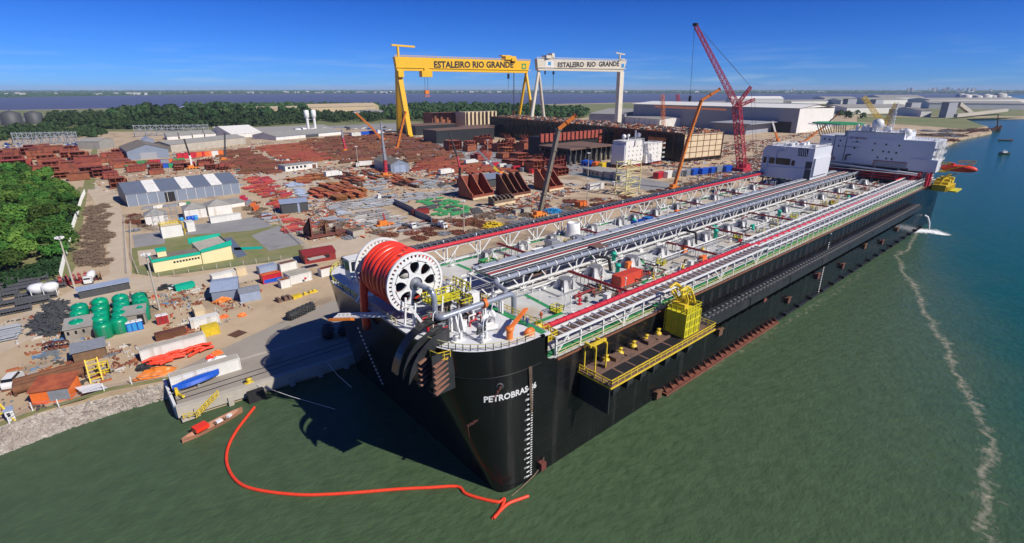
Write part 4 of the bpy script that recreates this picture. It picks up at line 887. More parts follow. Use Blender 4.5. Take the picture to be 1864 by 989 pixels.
part('pipe_bracket', MB().profx([(10.0, ZF), (12.6, ZF), (11.7, 30.5), (10.9, 30.5)], -9.4, -9.1).profx([(10.0, ZF), (12.6, ZF), (11.7, 30.5), (10.9, 30.5)], -8.4, -8.1), 'white', SHIP)
part('windlass', MB().lathe([(1.0, -.7), (1.0, -.5), (.5, -.5), (.5, .5), (1.0, .5), (1.0, .7)], (-4.6, 8.2, ZF + 1.3), 16, axis='y').cb((-4.6, 8.2, ZF + .4), (2.6, 2.2, .8)).lathe([(.8, -.2), (.8, .2)], (-3.4, 8.6, ZF + 2), 14, axis='x'), 'white', SHIP)
part('bollard', MB().cb((-6.5, 7.6, ZF + .15), (2.2, .9, .3)).tube((-7.1, 7.6, ZF), (-7.1, 7.6, ZF + 1), .3).tube((-5.9, 7.6, ZF), (-5.9, 7.6, ZF + 1), .3), 'dark_grey', SHIP)
part('fire_monitor', MB().cb((-10.5, 14.8, ZF + .5), (4, .4, .4)).tube((-6, 13.2, ZF + .5), (-2.6, 13.0, ZF + .5), .25).tube((-5, 13.2, ZF), (-5, 13.2, ZF + 1), .2), 'red_pipe', SHIP)
part('kerb_pipe', MB().tube((-14, 9.6, ZF + .2), (-3.6, 6.4, ZF + .2), .1, 6).tube((-9, 12.6, ZF + .2), (-9, 4.2, ZF + .2), .1, 6), 'grey_steel', SHIP)
# orange davit crane
t = part('deck_crane', MB().tube((-4.6, 2.6, ZF), (-4.6, 2.6, ZF + 1.7), .55, 12).lathe([(.75, 0), (.75, .5), (0, .6)], (-4.6, 2.6, ZF + 1.7), 12), 'orange', SHIP)
part('boom', MB().beam((-4.9, 2.3, ZF + 2), (1.0, 5.0, ZF + 2.8), .55, .5).beam((.8, 4.9, ZF + 2.8), (1.6, 5.2, ZF + 2.7), .35), 'orange', t)
part('davit_cover', MB().sphere((-1.0, 1.8, ZF + .4), .9, 10, (1.3, .8, .9)), 'orange', SHIP)
part('yellow_stair', MB().rail([(3.2, 1.6, ZD + 3), (5.6, 1.6, ZD + 3), (5.6, 4.2, ZD + 3), (3.2, 4.2, ZD + 3)], 1.2, .8, .08, closed=True).box(3.2, 1.6, ZD + 2.8, 5.6, 4.2, ZD + 2.95).lathe([(.9, 0), (.9, 1.2), (.5, 1.6)], (4.6, 5.6, ZD + 3), 10), 'yellow', SHIP)
# bow equipment on the port half
CB = part('crane_cab', MB().box(-13.6, 42.0, ZF + 1.2, -10.6, 44.6, ZF + 5.4).box(-13.8, 41.8, ZF + 5.4, -10.4, 44.8, ZF + 5.6), 'white', SHIP)
part('window', MB().box(-13.64, 42.3, ZF + 3.0, -13.6, 44.3, ZF + 5.0).box(-13.2, 41.96, ZF + 3.0, -11.0, 42.0, ZF + 5.0), 'glass', CB)
for i in range(20):
    s, t = rng.uniform(-11.5, -1), rng.uniform(36, 55); h = rng.uniform(1, 3.2)
    if -15 < s < -9 and 40 < t < 46: continue
    part('deck_machinery', MB().tube((s, t, ZF), (s, t, ZF + h), .5 * rng.random() + .2).cb((s + .8, t, ZF + h * .35), (1.2, 1.5, h * .7)).lathe([(.8, 0), (.8, .3)], (s, t, ZF + h * .7), 10), rng.choice(['white', 'grey_steel', 'dark_grey', 'blue']), SHIP)
part('handrail', MB().rail([bow(.62 + .0 * i, ZF) * 0 + Vector((p[0] + .3, p[1], ZF)) for i, p in enumerate(plan(ZF)[44:76:3])], 1.1, 1.4, .06), 'lime_yellow', SHIP)
# chute arm over the bow
D1 = Vector((-15.2, 22.5, 28.3)); D2 = Vector((-22.0, 31.0, 27.0)); dd = (D2 - D1).normalized(); nn = Vector((-dd.y, dd.x, 0))
q = MB()
for o_ in (0, 1.3): q.beam(D1 + nn * -o_, D2 + nn * -o_, .5, .35)
for i in range(14): q.beam(D1.lerp(D2, i / 13) + nn * .3, D1.lerp(D2, i / 13) - nn * 1.6, .14)
part('hose_chute', q, 'white', SHIP)
part('chute_tray', MB().add([D2 + nn * .5, D2 - dd * 4.2 + nn * .5, D2 - dd * 4.2 + nn * 1.9 + Vector((0, 0, .7)), D2 + nn * 1.9 + Vector((0, 0, .7)), D2 + nn * .5 + Vector((0, 0, -.5)), D2 - dd * 4.2 + nn * .5 + Vector((0, 0, -.5)), D2 - dd * 4.2 + nn * 2 + Vector((0, 0, .2)), D2 + nn * 2 + Vector((0, 0, .2))], [(0, 1, 2, 3), (7, 6, 5, 4), (0, 4, 5, 1), (1, 5, 6, 2), (2, 6, 7, 3), (3, 7, 4, 0)]), 'crane_orange', SHIP)
# curved black hose guides hanging over the bow
def guide(y0, y1, s0, z0, rad, a1, th=.25, fins=0):
    "quarter-round plate starting at the deck edge and curving down"
    m = MB(); N = 14; vs = []
    for i in range(N + 1):
        a = a1 * i / N; c = (s0 - rad * math.sin(a), z0 - rad * (1 - math.cos(a)) * 1.15)
        d = (s0 - (rad - th) * math.sin(a), z0 - th - (rad - th) * (1 - math.cos(a)) * 1.15)
        k = math.sin(math.pi * (i / N) * .5 + math.pi / 2) ** .35 if i / N > .8 else 1
        for yy in (y0, y1): vs.append((c[0], yy, c[1]))
        for yy in (y1, y0): vs.append((d[0], yy, d[1]))
    m.add(vs, [(i * 4 + k, i * 4 + (k + 1) % 4, (i + 1) * 4 + (k + 1) % 4, (i + 1) * 4 + k) for i in range(N) for k in range(4)] + [(0, 1, 2, 3), (N * 4 + 3, N * 4 + 2, N * 4 + 1, N * 4)], False)
    return m
part('hose_guide', guide(13.0, 13.25, -12.5, 30.4, 8.0, 1.35).join(guide(11.4, 13.2, -13.0, 30.3, 7.7, 1.35)), 'hull_black', SHIP)
g1 = guide(8.4, 9.9, -12.2, 29.6, 6.4, 1.5)
part('hose_guide', g1, 'hull_black', SHIP)
side = MB()
def crescent(y, s0, z0, ro, ri, a1, t=.12):
    N = 14; vs = []
    for i in range(N + 1):
        a = a1 * i / N; r_i = ri + (ro - ri) * (i / N) ** 3
        for r in (ro, r_i):
            for yy in (y, y + t): vs.append((s0 - r * math.sin(a), yy, z0 - ro + r * math.cos(a) * 1.0 - .0))
    return vs, [f for i in range(N) for f in ((i * 4, i * 4 + 4, i * 4 + 6, i * 4 + 2), (i * 4 + 1, i * 4 + 3, i * 4 + 7, i * 4 + 5), (i * 4, i * 4 + 1, i * 4 + 5, i * 4 + 4), (i * 4 + 2, i * 4 + 6, i * 4 + 7, i * 4 + 3))]
for y in (10.1, 8.2): v, f = crescent(y, -12.4, 30.2, 7.8, 5.6, 1.5); side.add(v, f)
part('guide_rim', side, 'hull_grey', SHIP)
for k, (x0, y0, y1, z0, z1) in enumerate(((-16.6, 5.7, 8.0, 21.2, 28.0), (-17.6, 8.4, 9.8, 22.0, 27.0))):
    gp = part('guide_plate', MB().box(x0, y0, z0, x0 + .2, y1, z1).box(x0 - .9, y0 - .12, z0 - .2, -13.5, y0, z1).box(x0 - .5, y0, z0 - .35, x0 + .6, y1, z0 - .15), 'hull_grey', SHIP)
    rep('guide_fin', MB().add([(x0 - .85, y0 - .9, 0), (x0 + 1.9, y0 - .3, .7), (x0 + 1.9, y0 - .13, .7), (x0 - .85, y0 - .13, 0), (x0 - .85, y0 - .9, .14), (x0 + 1.9, y0 - .3, .84), (x0 + 1.9, y0 - .13, .84), (x0 - .85, y0 - .13, .14)], [(3, 2, 1, 0), (4, 5, 6, 7), (0, 1, 5, 4), (1, 2, 6, 5), (2, 3, 7, 6), (3, 0, 4, 7)]), 'rust_light', gp, [(0, 0, z0 + .3 + i * .95) for i in range(6 - k)])

# ---------------------------------------------------------------- accommodation blocks
def windows(parent, pts, mt='glass', frame=True):
    for (a, b) in pts:
        o = part('window', MB().box(*a, *b), mt, parent)
MB1 = part('control_block', MB().profx([(34.5, 25.6), (57.5, 25.6), (57.5, 38.5), (56.3, 39.9), (54.5, 40.4), (34.5, 40.4)], 205, 226), 'block_white', SHIP)
B2 = part('block_wing', MB().box(205.5, 33.6, 28, 224, 34.4, 36), 'block_white', SHIP); part('block_wing', MB().box(249.7, -2.5, 29.4, 258, 8, 35.0), 'block_white', SHIP)
windows(MB1, [((204.94, 54.6, 32.0), (204.99, 56.8, 34.9)), ((204.94, 51.4, 32.0), (204.99, 54.0, 34.9)), ((204.94, 44.2, 32.0), (204.99, 50.8, 35.0)), ((204.94, 42.2, 32.0), (204.99, 43.7, 34.4))])
part('recess', MB().box(204.9, 37.3, 36.6, 204.99, 41.5, 40.2), 'dark_grey', MB1)
q = MB()
for i in range(5): q.beam((204.8, 37.6 + i * .9, 36.8), (204.8, 38.3 + i * .9, 40.0), .25)
part('recess_brace', q, 'white', MB1)
part('block_pipe', MB().tube((204.7, 54.8, 26), (204.7, 54.8, 35), .35, 8).elbow([(204.6, 51, 33), (204.6, 51, 38.2), (204.6, 47.5, 38.2), (204.6, 47.5, 39.8)], .2, 6, .4).tube((204.7, 34.6, 31.3), (204.7, 57, 30.4), .12, 6), 'block_white', MB1)
part('side_panel', MB().box(204.9, 34.7, 25.8, 205.0, 37.4, 34.5), 'dark_grey', MB1)
q = MB()
for i in range(4):
    for tt in (36, 40, 48, 56): q.beam((206 + i * 6, tt, ZD), (206 + i * 6, tt, 25.6), .5)
q.beam((205, 35, 25.2), (205, 57, 25.2), .5); part('block_leg', q, 'dark_grey', SHIP)
q = MB().rail([(205.3, 35, 40.4), (225.6, 35, 40.4), (225.6, 54, 40.4), (205.3, 54, 40.4)], 1.1, 2, .07, closed=True)
for i in range(12): q.cb((208 + rnd.random() * 15, 37 + rnd.random() * 16, 41), (rnd.uniform(.5, 3), rnd.uniform(.5, 2), 1.2))
part('roof_gear', q, 'white', MB1)
BB = part('accommodation_block', MB().box(250, .2, 30.5, 272, 48.5, 43.2).box(250.2, 12.5, 43.2, 270, 37, 46.0), 'block_white', SHIP)
wl_ = []
for i, (t, z) in enumerate([(46.5, 41.3), (44, 41.2), (39, 41), (46.8, 38.5), (44.3, 38.3), (39.3, 38.3), (31.5, 41), (32, 37.8), (23.7, 40.6), (24.1, 37.4), (19, 40.5), (13.7, 40.4), (19.6, 37.2), (17.2, 37.1), (14.2, 37), (21.3, 34.2), (17.7, 34), (15.4, 33.9)]): wl_.append(((249.94, t - .38, z - .42), (249.99, t + .38, z + .42)))
wl_ += [((249.94, 47.0, 35.3), (249.99, 48.2, 35.9)), ((249.94, 45.6, 35.2), (249.99, 46.8, 35.8)), ((249.94, 43.6, 35.1), (249.99, 44.8, 35.7))]
windows(BB, wl_)
tmesh('sign_text', 'NO SMOKING', 1.25, 'dark_red', BB, basis((249.95, 35.3, 42.3), (0, -1, 0), (0, 0, 1)), .01, .03)
tmesh('sign_text', 'SAFETY FIRST' if False else 'NO SMOKING', .4, 'dark_grey', BB, basis((249.95, 33.0, 40.9), (0, -1, 0), (0, 0, 1)), .01, .01) if False else None
part('facade_line', MB().box(249.9, 29.9, 40.6, 249.99, 33.9, 40.8), 'dark_grey', BB)
part('facade_panel', MB().box(249.85, 37.2, 43.0, 250.1, 42, 43.6).box(249.85, 12.4, 45.7, 250.1, 37.2, 46.1).box(249.85, 36.6, 43.2, 250.15, 37.6, 46.1), 'grey_steel', BB)
part('facade_pipe', MB().tube((249.8, 41.5, 31), (249.8, 41.5, 43), .12, 5).tube((249.8, 36.2, 31), (249.8, 36.2, 43), .12, 5).elbow([(249.7, 35.0, 31.5), (249.7, 35, 34.2), (249.7, 33, 34.4)], .35, 6, .4).tube((249.8, 38, 38.4), (249.8, 30, 38.3), .08, 5), 'dark_grey', BB)
part('facade_recess', MB().box(249.88, 9, 30.6, 249.97, 22.3, 32.5).box(249.88, 40, 31.2, 249.97, 47.5, 32.4), 'grey_steel', BB)
part('facade_frame', MB().beam((249.8, 9, 32.7), (249.8, 22.5, 32.7), .25).beam((249.8, 22.5, 29.9), (249.8, 22.5, 32.7), .25).beam((249.8, 40, 32.5), (249.8, 48.5, 32.5), .25).beam((249.8, 40, 31), (249.8, 40, 32.5), .25), 'crane_red', BB)
for x, t, z, r in ((255, 25.5, 49.6, 2.6), (254, 12.6, 46.2, 1.9), (258, 15, 46.2, 1.3)):
    part('radome', MB().sphere((x, t, z), r, 20).tube((x, t, z - r - 2.2), (x, t, z - r + .3), .7, 8), 'white', BB)
mastm = MB()
for a, b in ((0, 0), (1.4, 0), (.7, 1.2)): mastm.beam((256 + a, 19.5 + b, 46), (256.7, 19.9, 60), .2)
for i in range(8): z = 47 + i * 1.6; mastm.beam((256, 19.5, z), (257.4, 19.5, z), .14); mastm.beam((256, 19.5, z), (256.7, 20.4, z), .14)
mastm.beam((255, 20, 57), (258.6, 20, 57), .2).beam((256, 17, 54), (256, 23, 54), .25)
part('mast', mastm, 'white', BB)
q = MB().rail([(250.2, 13, 46), (269, 13, 46)], 1.1, 1.6, .07).rail([(250.2, 13, 46), (250.2, 36, 46)], 1.1, 1.6, .07).rail([(250.2, 37.5, 43.2), (250.2, 48, 43.2)], 1.1, 1.6, .07)
for i in range(22): q.cb((252 + rnd.random() * 17, 13 + rnd.random() * 22, 46.8), (rnd.uniform(.4, 2.5), rnd.uniform(.4, 2), rnd.uniform(1, 2.6)))
for t in (29, 31, 33.5): q.tube((253, t, 46), (253, t, 49.2), .7, 10)
part('roof_gear', q, 'white', BB)
q = MB()
for i in range(6):
    for k in range(2): q.beam((250.5 + i * 3.4, .1 - .9 * k, 30.5), (250.5 + i * 3.4, .1 - .9 * k, 43.2), .16)
for z in (33.5, 36.8, 40): q.box(250.4, -1.2, z, 270, .2, z + .12); q.rail([(250.4, -1.2, z + .1), (270, -1.2, z + .1)], 1.1, 1.6, .07)
for k in range(3): q.beam((252 + k * 3, -.8, 33.5 + k * 3.2), (258 + k * 3, -.8, 36.8 + k * 3.2), .3)
q.rail([(250.2, 1, 43.2), (258, 1, 43.2), (258, 11, 43.2)], 1.1, 1.3, .08)
part('side_stair', q, 'white', BB)
q = MB()
for i in range(8):
    for tt in (2, 12, 22, 32, 42, 47): q.beam((250.5 + i * 3, tt, ZD), (250.5 + i * 3, tt, 30.5), .5)
q.box(249, 8.2, 28.3, 249.9, 48.5, 28.9); q.box(250, 8.2, 29.9, 272, 48.4, 30.45)
part('block_leg', q, 'grey_steel', SHIP)
q = MB()
for z in (25, 26.2, 27.3): q.tube((247.5, 2, z), (247.5, 46, z), .3, 8)
q.tube((246, 6, 25), (246, 2, 29), .6).tube((248, -.5, 23), (248, -.5, 29), .7).tube((252, -.8, 23), (252, -.8, 30), .6)
part('fire_main', q, 'red_pipe', SHIP)
part('under_deck', MB().box(254, 3, ZD, 275, 47, 29.8), 'dark_grey', SHIP)
part('cross_walk', MB().tube((246, 48, 30.2), (247, 2, 28.4), .4, 8).box(244.6, 3, 28, 245.4, 46, 28.2), 'white', SHIP)
# lifeboat at its davit
lb = thing('lifeboat', 'enclosed orange lifeboat hanging out at the stern beside the white block', 'lifeboat', (259, -9, 31))
hl = MB(); prof = [(-6.6, .2), (-6, 1.1), (-4, 1.6), (0, 1.75), (4, 1.6), (6, 1.1), (6.8, .2)]
vs = []
for x, r in prof:
    for k in range(12): a = 2 * math.pi * k / 12; vs.append((259 + r * math.cos(a) * .95, -9 - x, 31.2 + r * math.sin(a) * (1.0 if math.sin(a) > 0 else .9)))
hl.add(vs, [(i * 12 + k, i * 12 + (k + 1) % 12, (i + 1) * 12 + (k + 1) % 12, (i + 1) * 12 + k) for i in range(6) for k in range(12)] + [tuple(range(12))[::-1], tuple(range(72, 84))], True)
part('hull', hl, 'boom_orange', lb); part('wheelhouse', MB().cb((259, -6, 33.1), (1.6, 2.4, .8)), 'boom_orange', lb)
part('porthole', MB().cb((258.2, -6, 33.2), (.05, 1.2, .3)).cb((257.6, -9, 31.9), (.3, 5, .25)), 'glass', lb)
q = MB().beam((257, -2.5, 29.3), (257, -14, 33.8), .35).beam((261, -2.5, 29.3), (261, -14, 33.8), .35).beam((257, -.2, 24), (257, -9, 29), .3).beam((261, -.2, 24), (261, -9, 29), .3).rail([(256.5, -2.5, 32.6), (256.5, -6, 32.6)], 1.3, .9, .12).rail([(262, -8, 33.2), (262, -14, 33.6)], 1.3, 1.2, .12).box(256, -5.4, 29.3, 262, -2.5, 29.6)
part('lifeboat_davit', q, 'yellow', SHIP)
# helideck behind the block
HD = part('helideck', MB().prism([(283 + 13 * math.cos(a), 52 + 13 * math.sin(a)) for a in [math.pi / 8 + i * math.pi / 4 for i in range(8)]], 47.3, 47.9), 'green_paint', SHIP)
q = MB()
for i in range(6):
    for k in range(3): q.beam((274 + i * 3.6, 42 + k * 9, 47.3), (270 + i * 3.6, 44 + k * 4, 34), .35)
part('helideck_truss', q, 'pale_yellow', HD)
for i in range(4): HD2 = part('net_frame', MB().rail([(270 + 0 * i, 46, 46.6), (270, 58, 46.6), (276, 65, 46.6)], .8, 1.5, .1), 'white', HD); break

# ---------------------------------------------------------------- people
def skin_mesh(nm, verts, edges, radii, root, mt):
    me = bpy.data.meshes.new(nm); me.from_pydata(verts, edges, []); ob = bpy.data.objects.new(nm, me); col.objects.link(ob)
    md = ob.modifiers.new('s', 'SKIN'); md.use_smooth_shade = True
    for i, r in enumerate(radii): me.skin_vertices[0].data[i].radius = (r, r)
    me.skin_vertices[0].data[root].use_root = True
    sb2 = ob.modifiers.new('b', 'SUBSURF'); sb2.levels = 1; sb2.render_levels = 1
    bpy.context.view_layer.update()
    m2 = bpy.data.meshes.new_from_object(ob.evaluated_get(bpy.context.evaluated_depsgraph_get())); bpy.data.objects.remove(ob)
    m2.materials.clear(); m2.materials.append(M[mt]); m2.name = nm; return m2
BV = [(0, 0, .95), (0, 0, 1.2), (0, 0, 1.42), (0, 0, 1.53), (0, .01, 1.62), (0, .01, 1.72),
      (.19, 0, 1.42), (.27, .02, 1.15), (.27, .14, .92), (.27, .2, .84), (-.19, 0, 1.42), (-.28, 0, 1.14), (-.27, .08, .9), (-.27, .1, .8),
      (.1, 0, .92), (.12, .04, .5), (.13, -.02, .08), (.13, .14, .04), (-.1, 0, .92), (-.13, .06, .5), (-.14, .04, .08), (-.14, .2, .04)]
BE = [(0, 1), (1, 2), (2, 3), (3, 4), (4, 5), (2, 6), (6, 7), (7, 8), (8, 9), (2, 10), (10, 11), (11, 12), (12, 13), (0, 14), (14, 15), (15, 16), (16, 17), (0, 18), (18, 19), (19, 20), (20, 21)]
BR = [.14, .13, .14, .06, .1, .09, .07, .05, .04, .035, .07, .05, .04, .035, .1, .07, .05, .05, .1, .07, .05, .05]
body_me = skin_mesh('body', BV, BE, BR, 0, 'skin')
ci = [0, 1, 2, 6, 7, 8, 10, 11, 12, 14, 15, 16, 18, 19, 20]; mp_ = {a: i for i, a in enumerate(ci)}
cloth_me = {c: skin_mesh('overalls', [BV[i] for i in ci], [(mp_[a], mp_[b]) for a, b in BE if a in mp_ and b in mp_], [BR[i] + .03 for i in ci], 0, c) for c in ('cloth_blue', 'cloth_orange', 'cloth_red')}
helm = {c: MB().sphere((0, .01, 1.72), .14, 10, (1, 1.15, .8)).lathe([(.17, 0), (.17, .02)], (0, .03, 1.70), 10).mesh('helmet', c) for c in ('white', 'orange', 'yellow')}
def person(p, rz, c, hc, label):
    t = thing('person', label, 'person', p); t.rotation_euler = (0, 0, rz)
    for nm, me in (('body', body_me), ('overalls', cloth_me[c]), ('helmet', helm[hc])):
        o = bpy.data.objects.new(nm, me); col.objects.link(o); o.parent = t
    return t
person((1.3, 5.8, ZF), 1, 'cloth_blue', 'white', 'person in blue overalls on the green walkway, farther from the orange crane tip')
person((.9, 4.4, ZF), -.6, 'cloth_blue', 'white', 'person in blue overalls standing right at the tip of the orange deck crane')
person(at(985, 581, ZD), 2, 'cloth_orange', 'orange', 'person in orange on the open white deck by the green walkway corner')
person((-4.6, 10.0, ZF), .3, 'cloth_red', 'white', 'person in red working at the white windlass on the bow')
person((49.7, 13.2, ZD), 2.2, 'cloth_orange', 'orange', 'person in orange overalls walking aft of the open red container')
person((38.4, 18.8, ZD), 2.2, 'cloth_red', 'white', 'person in red beside the cross pipes, in front of the red container')
person(at(342, 605, 3.03), 1.2, 'cloth_red', 'orange', 'person in red overalls alone on the concrete quay')
# ================================================================ the yard
def above(p, x, y):
    "the point seen at (x, y) that is as far off as p"
    u = (x - 932) / FPX; v = (y - 494.5) / FPX
    D = (Vector((p[0], p[1], 0)) - Vector((CAM.x, CAM.y, 0))).dot(FW); k = D / (CP - v * SP)
    q = CAM + RT * (u * k) + FW * D; q.z = CAM.z - (SP + v * CP) * k; return q
def frame_of(pl, pr, z=LZ):
    A, B = G(*pl, z), G(*pr, z); d = B - A; return A, d.length, math.atan2(d.y, d.x)
def bld(name, label, cat, pl, pr, ytop, depth, wall, roof, kind='gx', rise=2.0, over=.4, opens=(), group=None, h=None, axis=False, trim=None, z=LZ):
    "building from its two front corners; x runs along the front, y away from the camera"
    A, L, a = frame_of(pl, pr, z)
    if axis: a = 0.0
    h = h or max(2.2, hgt(A, ytop) - z)
    t = thing(name, label, cat, A, group); t.rotation_euler = (0, 0, a)
    part('wall', MB().box(0, 0, 0, L, depth, h), wall, t, local=True); r = MB(); o = over
    if kind == 'gx':
        m = depth / 2
        for y0, y1, z0, z1 in ((-o, m, h - .05, h + rise), (m, depth + o, h + rise, h - .05)):
            r.add([(-o, y0, z0), (L + o, y0, z0), (L + o, y1, z1), (-o, y1, z1), (-o, y0, z0 + .18), (L + o, y0, z0 + .18), (L + o, y1, z1 + .18), (-o, y1, z1 + .18)], [(3, 2, 1, 0), (4, 5, 6, 7), (0, 1, 5, 4), (1, 2, 6, 5), (2, 3, 7, 6), (3, 0, 4, 7)])
        part('gable', MB().profx([(0.05, h), (depth - .05, h), (m, h + rise - .06)], 0.02, L - .02), wall, t, local=True)
    elif kind == 'gy':
        m = L / 2
        for x0, x1, z0, z1 in ((-o, m, h - .05, h + rise), (m, L + o, h + rise, h - .05)):
            r.add([(x0, -o, z0), (x1, -o, z1), (x1, depth + o, z1), (x0, depth + o, z0), (x0, -o, z0 + .18), (x1, -o, z1 + .18), (x1, depth + o, z1 + .18), (x0, depth + o, z0 + .18)], [(3, 2, 1, 0), (4, 5, 6, 7), (0, 1, 5, 4), (1, 2, 6, 5), (2, 3, 7, 6), (3, 0, 4, 7)])
        part('gable', MB().profy([(0.05, h), (L - .05, h), (m, h + rise - .06)], 0.02, depth - .02), wall, t, local=True)
    elif kind == 'flat': r.box(-o, -o, h, L + o, depth + o, h + .25)
    elif kind == 'lean': r.add([(-o, -o, h), (L + o, -o, h), (L + o, depth + o, h + rise), (-o, depth + o, h + rise), (-o, -o, h + .2), (L + o, -o, h + .2), (L + o, depth + o, h + rise + .2), (-o, depth + o, h + rise + .2)], [(3, 2, 1, 0), (4, 5, 6, 7), (0, 1, 5, 4), (1, 2, 6, 5), (2, 3, 7, 6), (3, 0, 4, 7)])
    elif kind == 'pyr': r.add([(-o, -o, h), (L + o, -o, h), (L + o, depth + o, h), (-o, depth + o, h), (L / 2, depth / 2, h + rise)], [(0, 1, 4), (1, 2, 4), (2, 3, 4), (3, 0, 4), (3, 2, 1, 0)])
    if L < 30 and kind in ('gx', 'lean'):
        for i in range(int(L) + 1):
            x = i * L / max(1, int(L)); m_y = depth / 2
            if kind == 'lean': r.beam((x, -o, h + .22), (x, depth + o, h + rise + .22), .1, .06)
            else: r.beam((x, -o, h + .15), (x, m_y, h + rise + .2), .1, .06).beam((x, m_y, h + rise + .2), (x, depth + o, h + .15), .1, .06)
    ro = part('roof', r, roof, t, local=True)
    for nm, side, u0, u1, z0, z1, mt in opens:
        m_ = MB()
        if side == 'f': m_.box(u0 * L, -.06, z0 * h, u1 * L, -.02, z1 * h)
        elif side == 'l': m_.box(-.06, u0 * depth, z0 * h, -.02, u1 * depth, z1 * h)
        else: m_.box(L + .02, u0 * depth, z0 * h, L + .06, u1 * depth, z1 * h)
        part(nm, m_, mt, t, local=True)
    return t, L, h, ro
def wins(n, side='f', u0=.08, u1=.92, z0=.45, z1=.75, fill=.55, mt='glass'):
    w_ = (u1 - u0) / n; return [('window', side, u0 + i * w_, u0 + (i + fill) * w_, z0, z1, mt) for i in range(n)]

# the big striped shed
t, L, h, ro = bld('storage_shed', 'long slate blue shed with three white roof stripes and one dark doorway', 'shed', (234, 377), (438, 352), 356, 34, 'wall_slate', 'roof_slate', 'gx', 4.6, .3, [('doorway', 'f', .31, .395, 0, .86, 'black')], h=6.8)
for u in (.175, .465, .735):
    s = MB(); o = .02
    for y0, y1, z0, z1 in ((-.34, 17, 6.95, 11.62), (17, 34.34, 11.62, 6.95)): s.add([(u * L, y0, z0), (u * L + 6.2, y0, z0), (u * L + 6.2, y1, z1), (u * L, y1, z1)], [(0, 1, 2, 3)])
    part('roof_stripe', s, 'wall_white', t, local=True)
s = MB()
for i in range(13): s.box(i * L / 12 - .09, -.14, 0, i * L / 12 + .09, -.02, 6.9)
s.box(0, -.2, 6.6, L, -.04, 6.85); part('wall_rib', s, 'wall_white', t, local=True)
bld('gable_shed', 'blue grey gable shed with ribbed brown roof behind the rusty blocks', 'shed', (234, 292), (298, 292), 276, 60, 'wall_slate', 'roof_brown', 'gy', 5.5, .5, [('door', 'f', .3, .7, 0, .75, 'wall_grey')], axis=True)
bld('gable_shed', 'small light blue gable house just behind the ribbed brown gable shed', 'shed', (262, 263), (282, 262), 256, 20, 'wall_slate', 'roof_blue', 'gy', 3, .3, axis=True)
bld('gable_shed', 'grey roofed shed beside the track left of the ribbed brown gable shed', 'shed', (183, 272), (210, 268), 258, 24, 'roof_grey', 'roof_grey', 'gy', 3, .3)
bld('warehouse', 'long low beige warehouse behind the red truck trailers', 'warehouse', (313, 278), (448, 262), 264, 30, 'concrete_light', 'roof_grey', 'gx', 3, .4)
bld('warehouse', 'long white walled warehouse with a purple band and open middle bays below the water towers', 'warehouse', (503, 256), (622, 245), 249, 50, 'wall_white', 'roof_grey', 'gx', 4, .4, [('band', 'f', 0, 1, .78, .96, 'wall_slate'), ('bay', 'f', .42, .62, 0, .78, 'dark_grey')])
bld('warehouse', 'pale green arched hall left of the white walled warehouse', 'warehouse', (423, 252), (478, 248), 245, 70, 'wall_white', 'wall_white', 'gx', 9, .4)
bld('warehouse', 'grey roofed factory hall behind the water towers', 'warehouse', (478, 247), (610, 240), 241, 90, 'roof_grey', 'roof_grey', 'gx', 4, .4)
for px, lab in (((305, 255, 325, 254), 'first'), ((328, 253, 350, 252), 'second'), ((352, 251, 372, 250), 'third'), ((374, 250, 396, 249), 'fourth')):
    bld('workshop', lab + ' from the left of the low grey arched workshops before the right hand lattice frame', 'workshop', px[:2], px[2:], px[1] - 6, 30, 'wall_white', 'roof_grey', 'gx', 4, group='arched workshops')
bld('office', 'white two door office with a row of windows between rusty plate stacks', 'building', (520, 313), (578, 306), 303, 12, 'wall_white', 'roof_grey', 'flat', 0, .3, wins(5, z0=.4, z1=.8, u1=.7) + [('door', 'f', .84, .96, 0, .8, 'rust_dark')])
bld('gable_shed', 'blue grey gable shed with striped tan roof in the middle of the steel yard', 'shed', (712, 316), (745, 313), 300, 38, 'wall_slate', 'roof_brown', 'gy', 3.5, .4, [('door', 'f', .2, .48, 0, .85, 'roof_blue'), ('door', 'f', .52, .8, 0, .85, 'roof_blue')])
t, L, h, ro = bld('open_shed', 'open fronted shed with light blue flat roof beside the red pipe rows', 'shed', (514, 390), (562, 385), 372, 9, 'dark_grey', 'roof_blue', 'lean', .6, .5, [('post', 'f', .6, .68, 0, 1, 'roof_blue')])
bld('open_shed', 'wide grey canopy on dark posts in front of the black block row', 'shed', (850, 345), (924, 336), 331, 14, 'dark_grey', 'wall_slate', 'lean', 1.2, 1)
bld('workshop', 'white shed between orange boxes and the striped shed end', 'building', (401, 382), (447, 374), 376, 9, 'wall_white', 'roof_grey', 'lean', 1.0, .4)
for px, lab in (((267, 412, 308, 407), 'leftmost pyramid tent with grey brown top, behind the scaffold towers'), ((338, 400, 378, 395), 'middle white pyramid tent behind blue barrels'), ((381, 394, 424, 388), 'rightmost white pyramid tent beside the long white box')):
    bld('marquee', lab, 'tent', px[:2], px[2:], px[1] - 17, 11, 'wall_white', 'roof_grey', 'pyr', 2.6, .3, group='pyramid tents')
container('storage_box', 'long plain white box in front of the rightmost pyramid tent', G(411, 402), 14, 3, 3.0, 'wall_white', .03)
container('storage_box', 'upright white box with black vent next to the white tank block', G(347, 420), 3.2, 5, 4.6, 'wall_white', .05)
t = thing('tank_block', 'white tank block topped with yellow pipes and rail near the cream building', 'tank', G(314, 430)); b = G(314, 430)
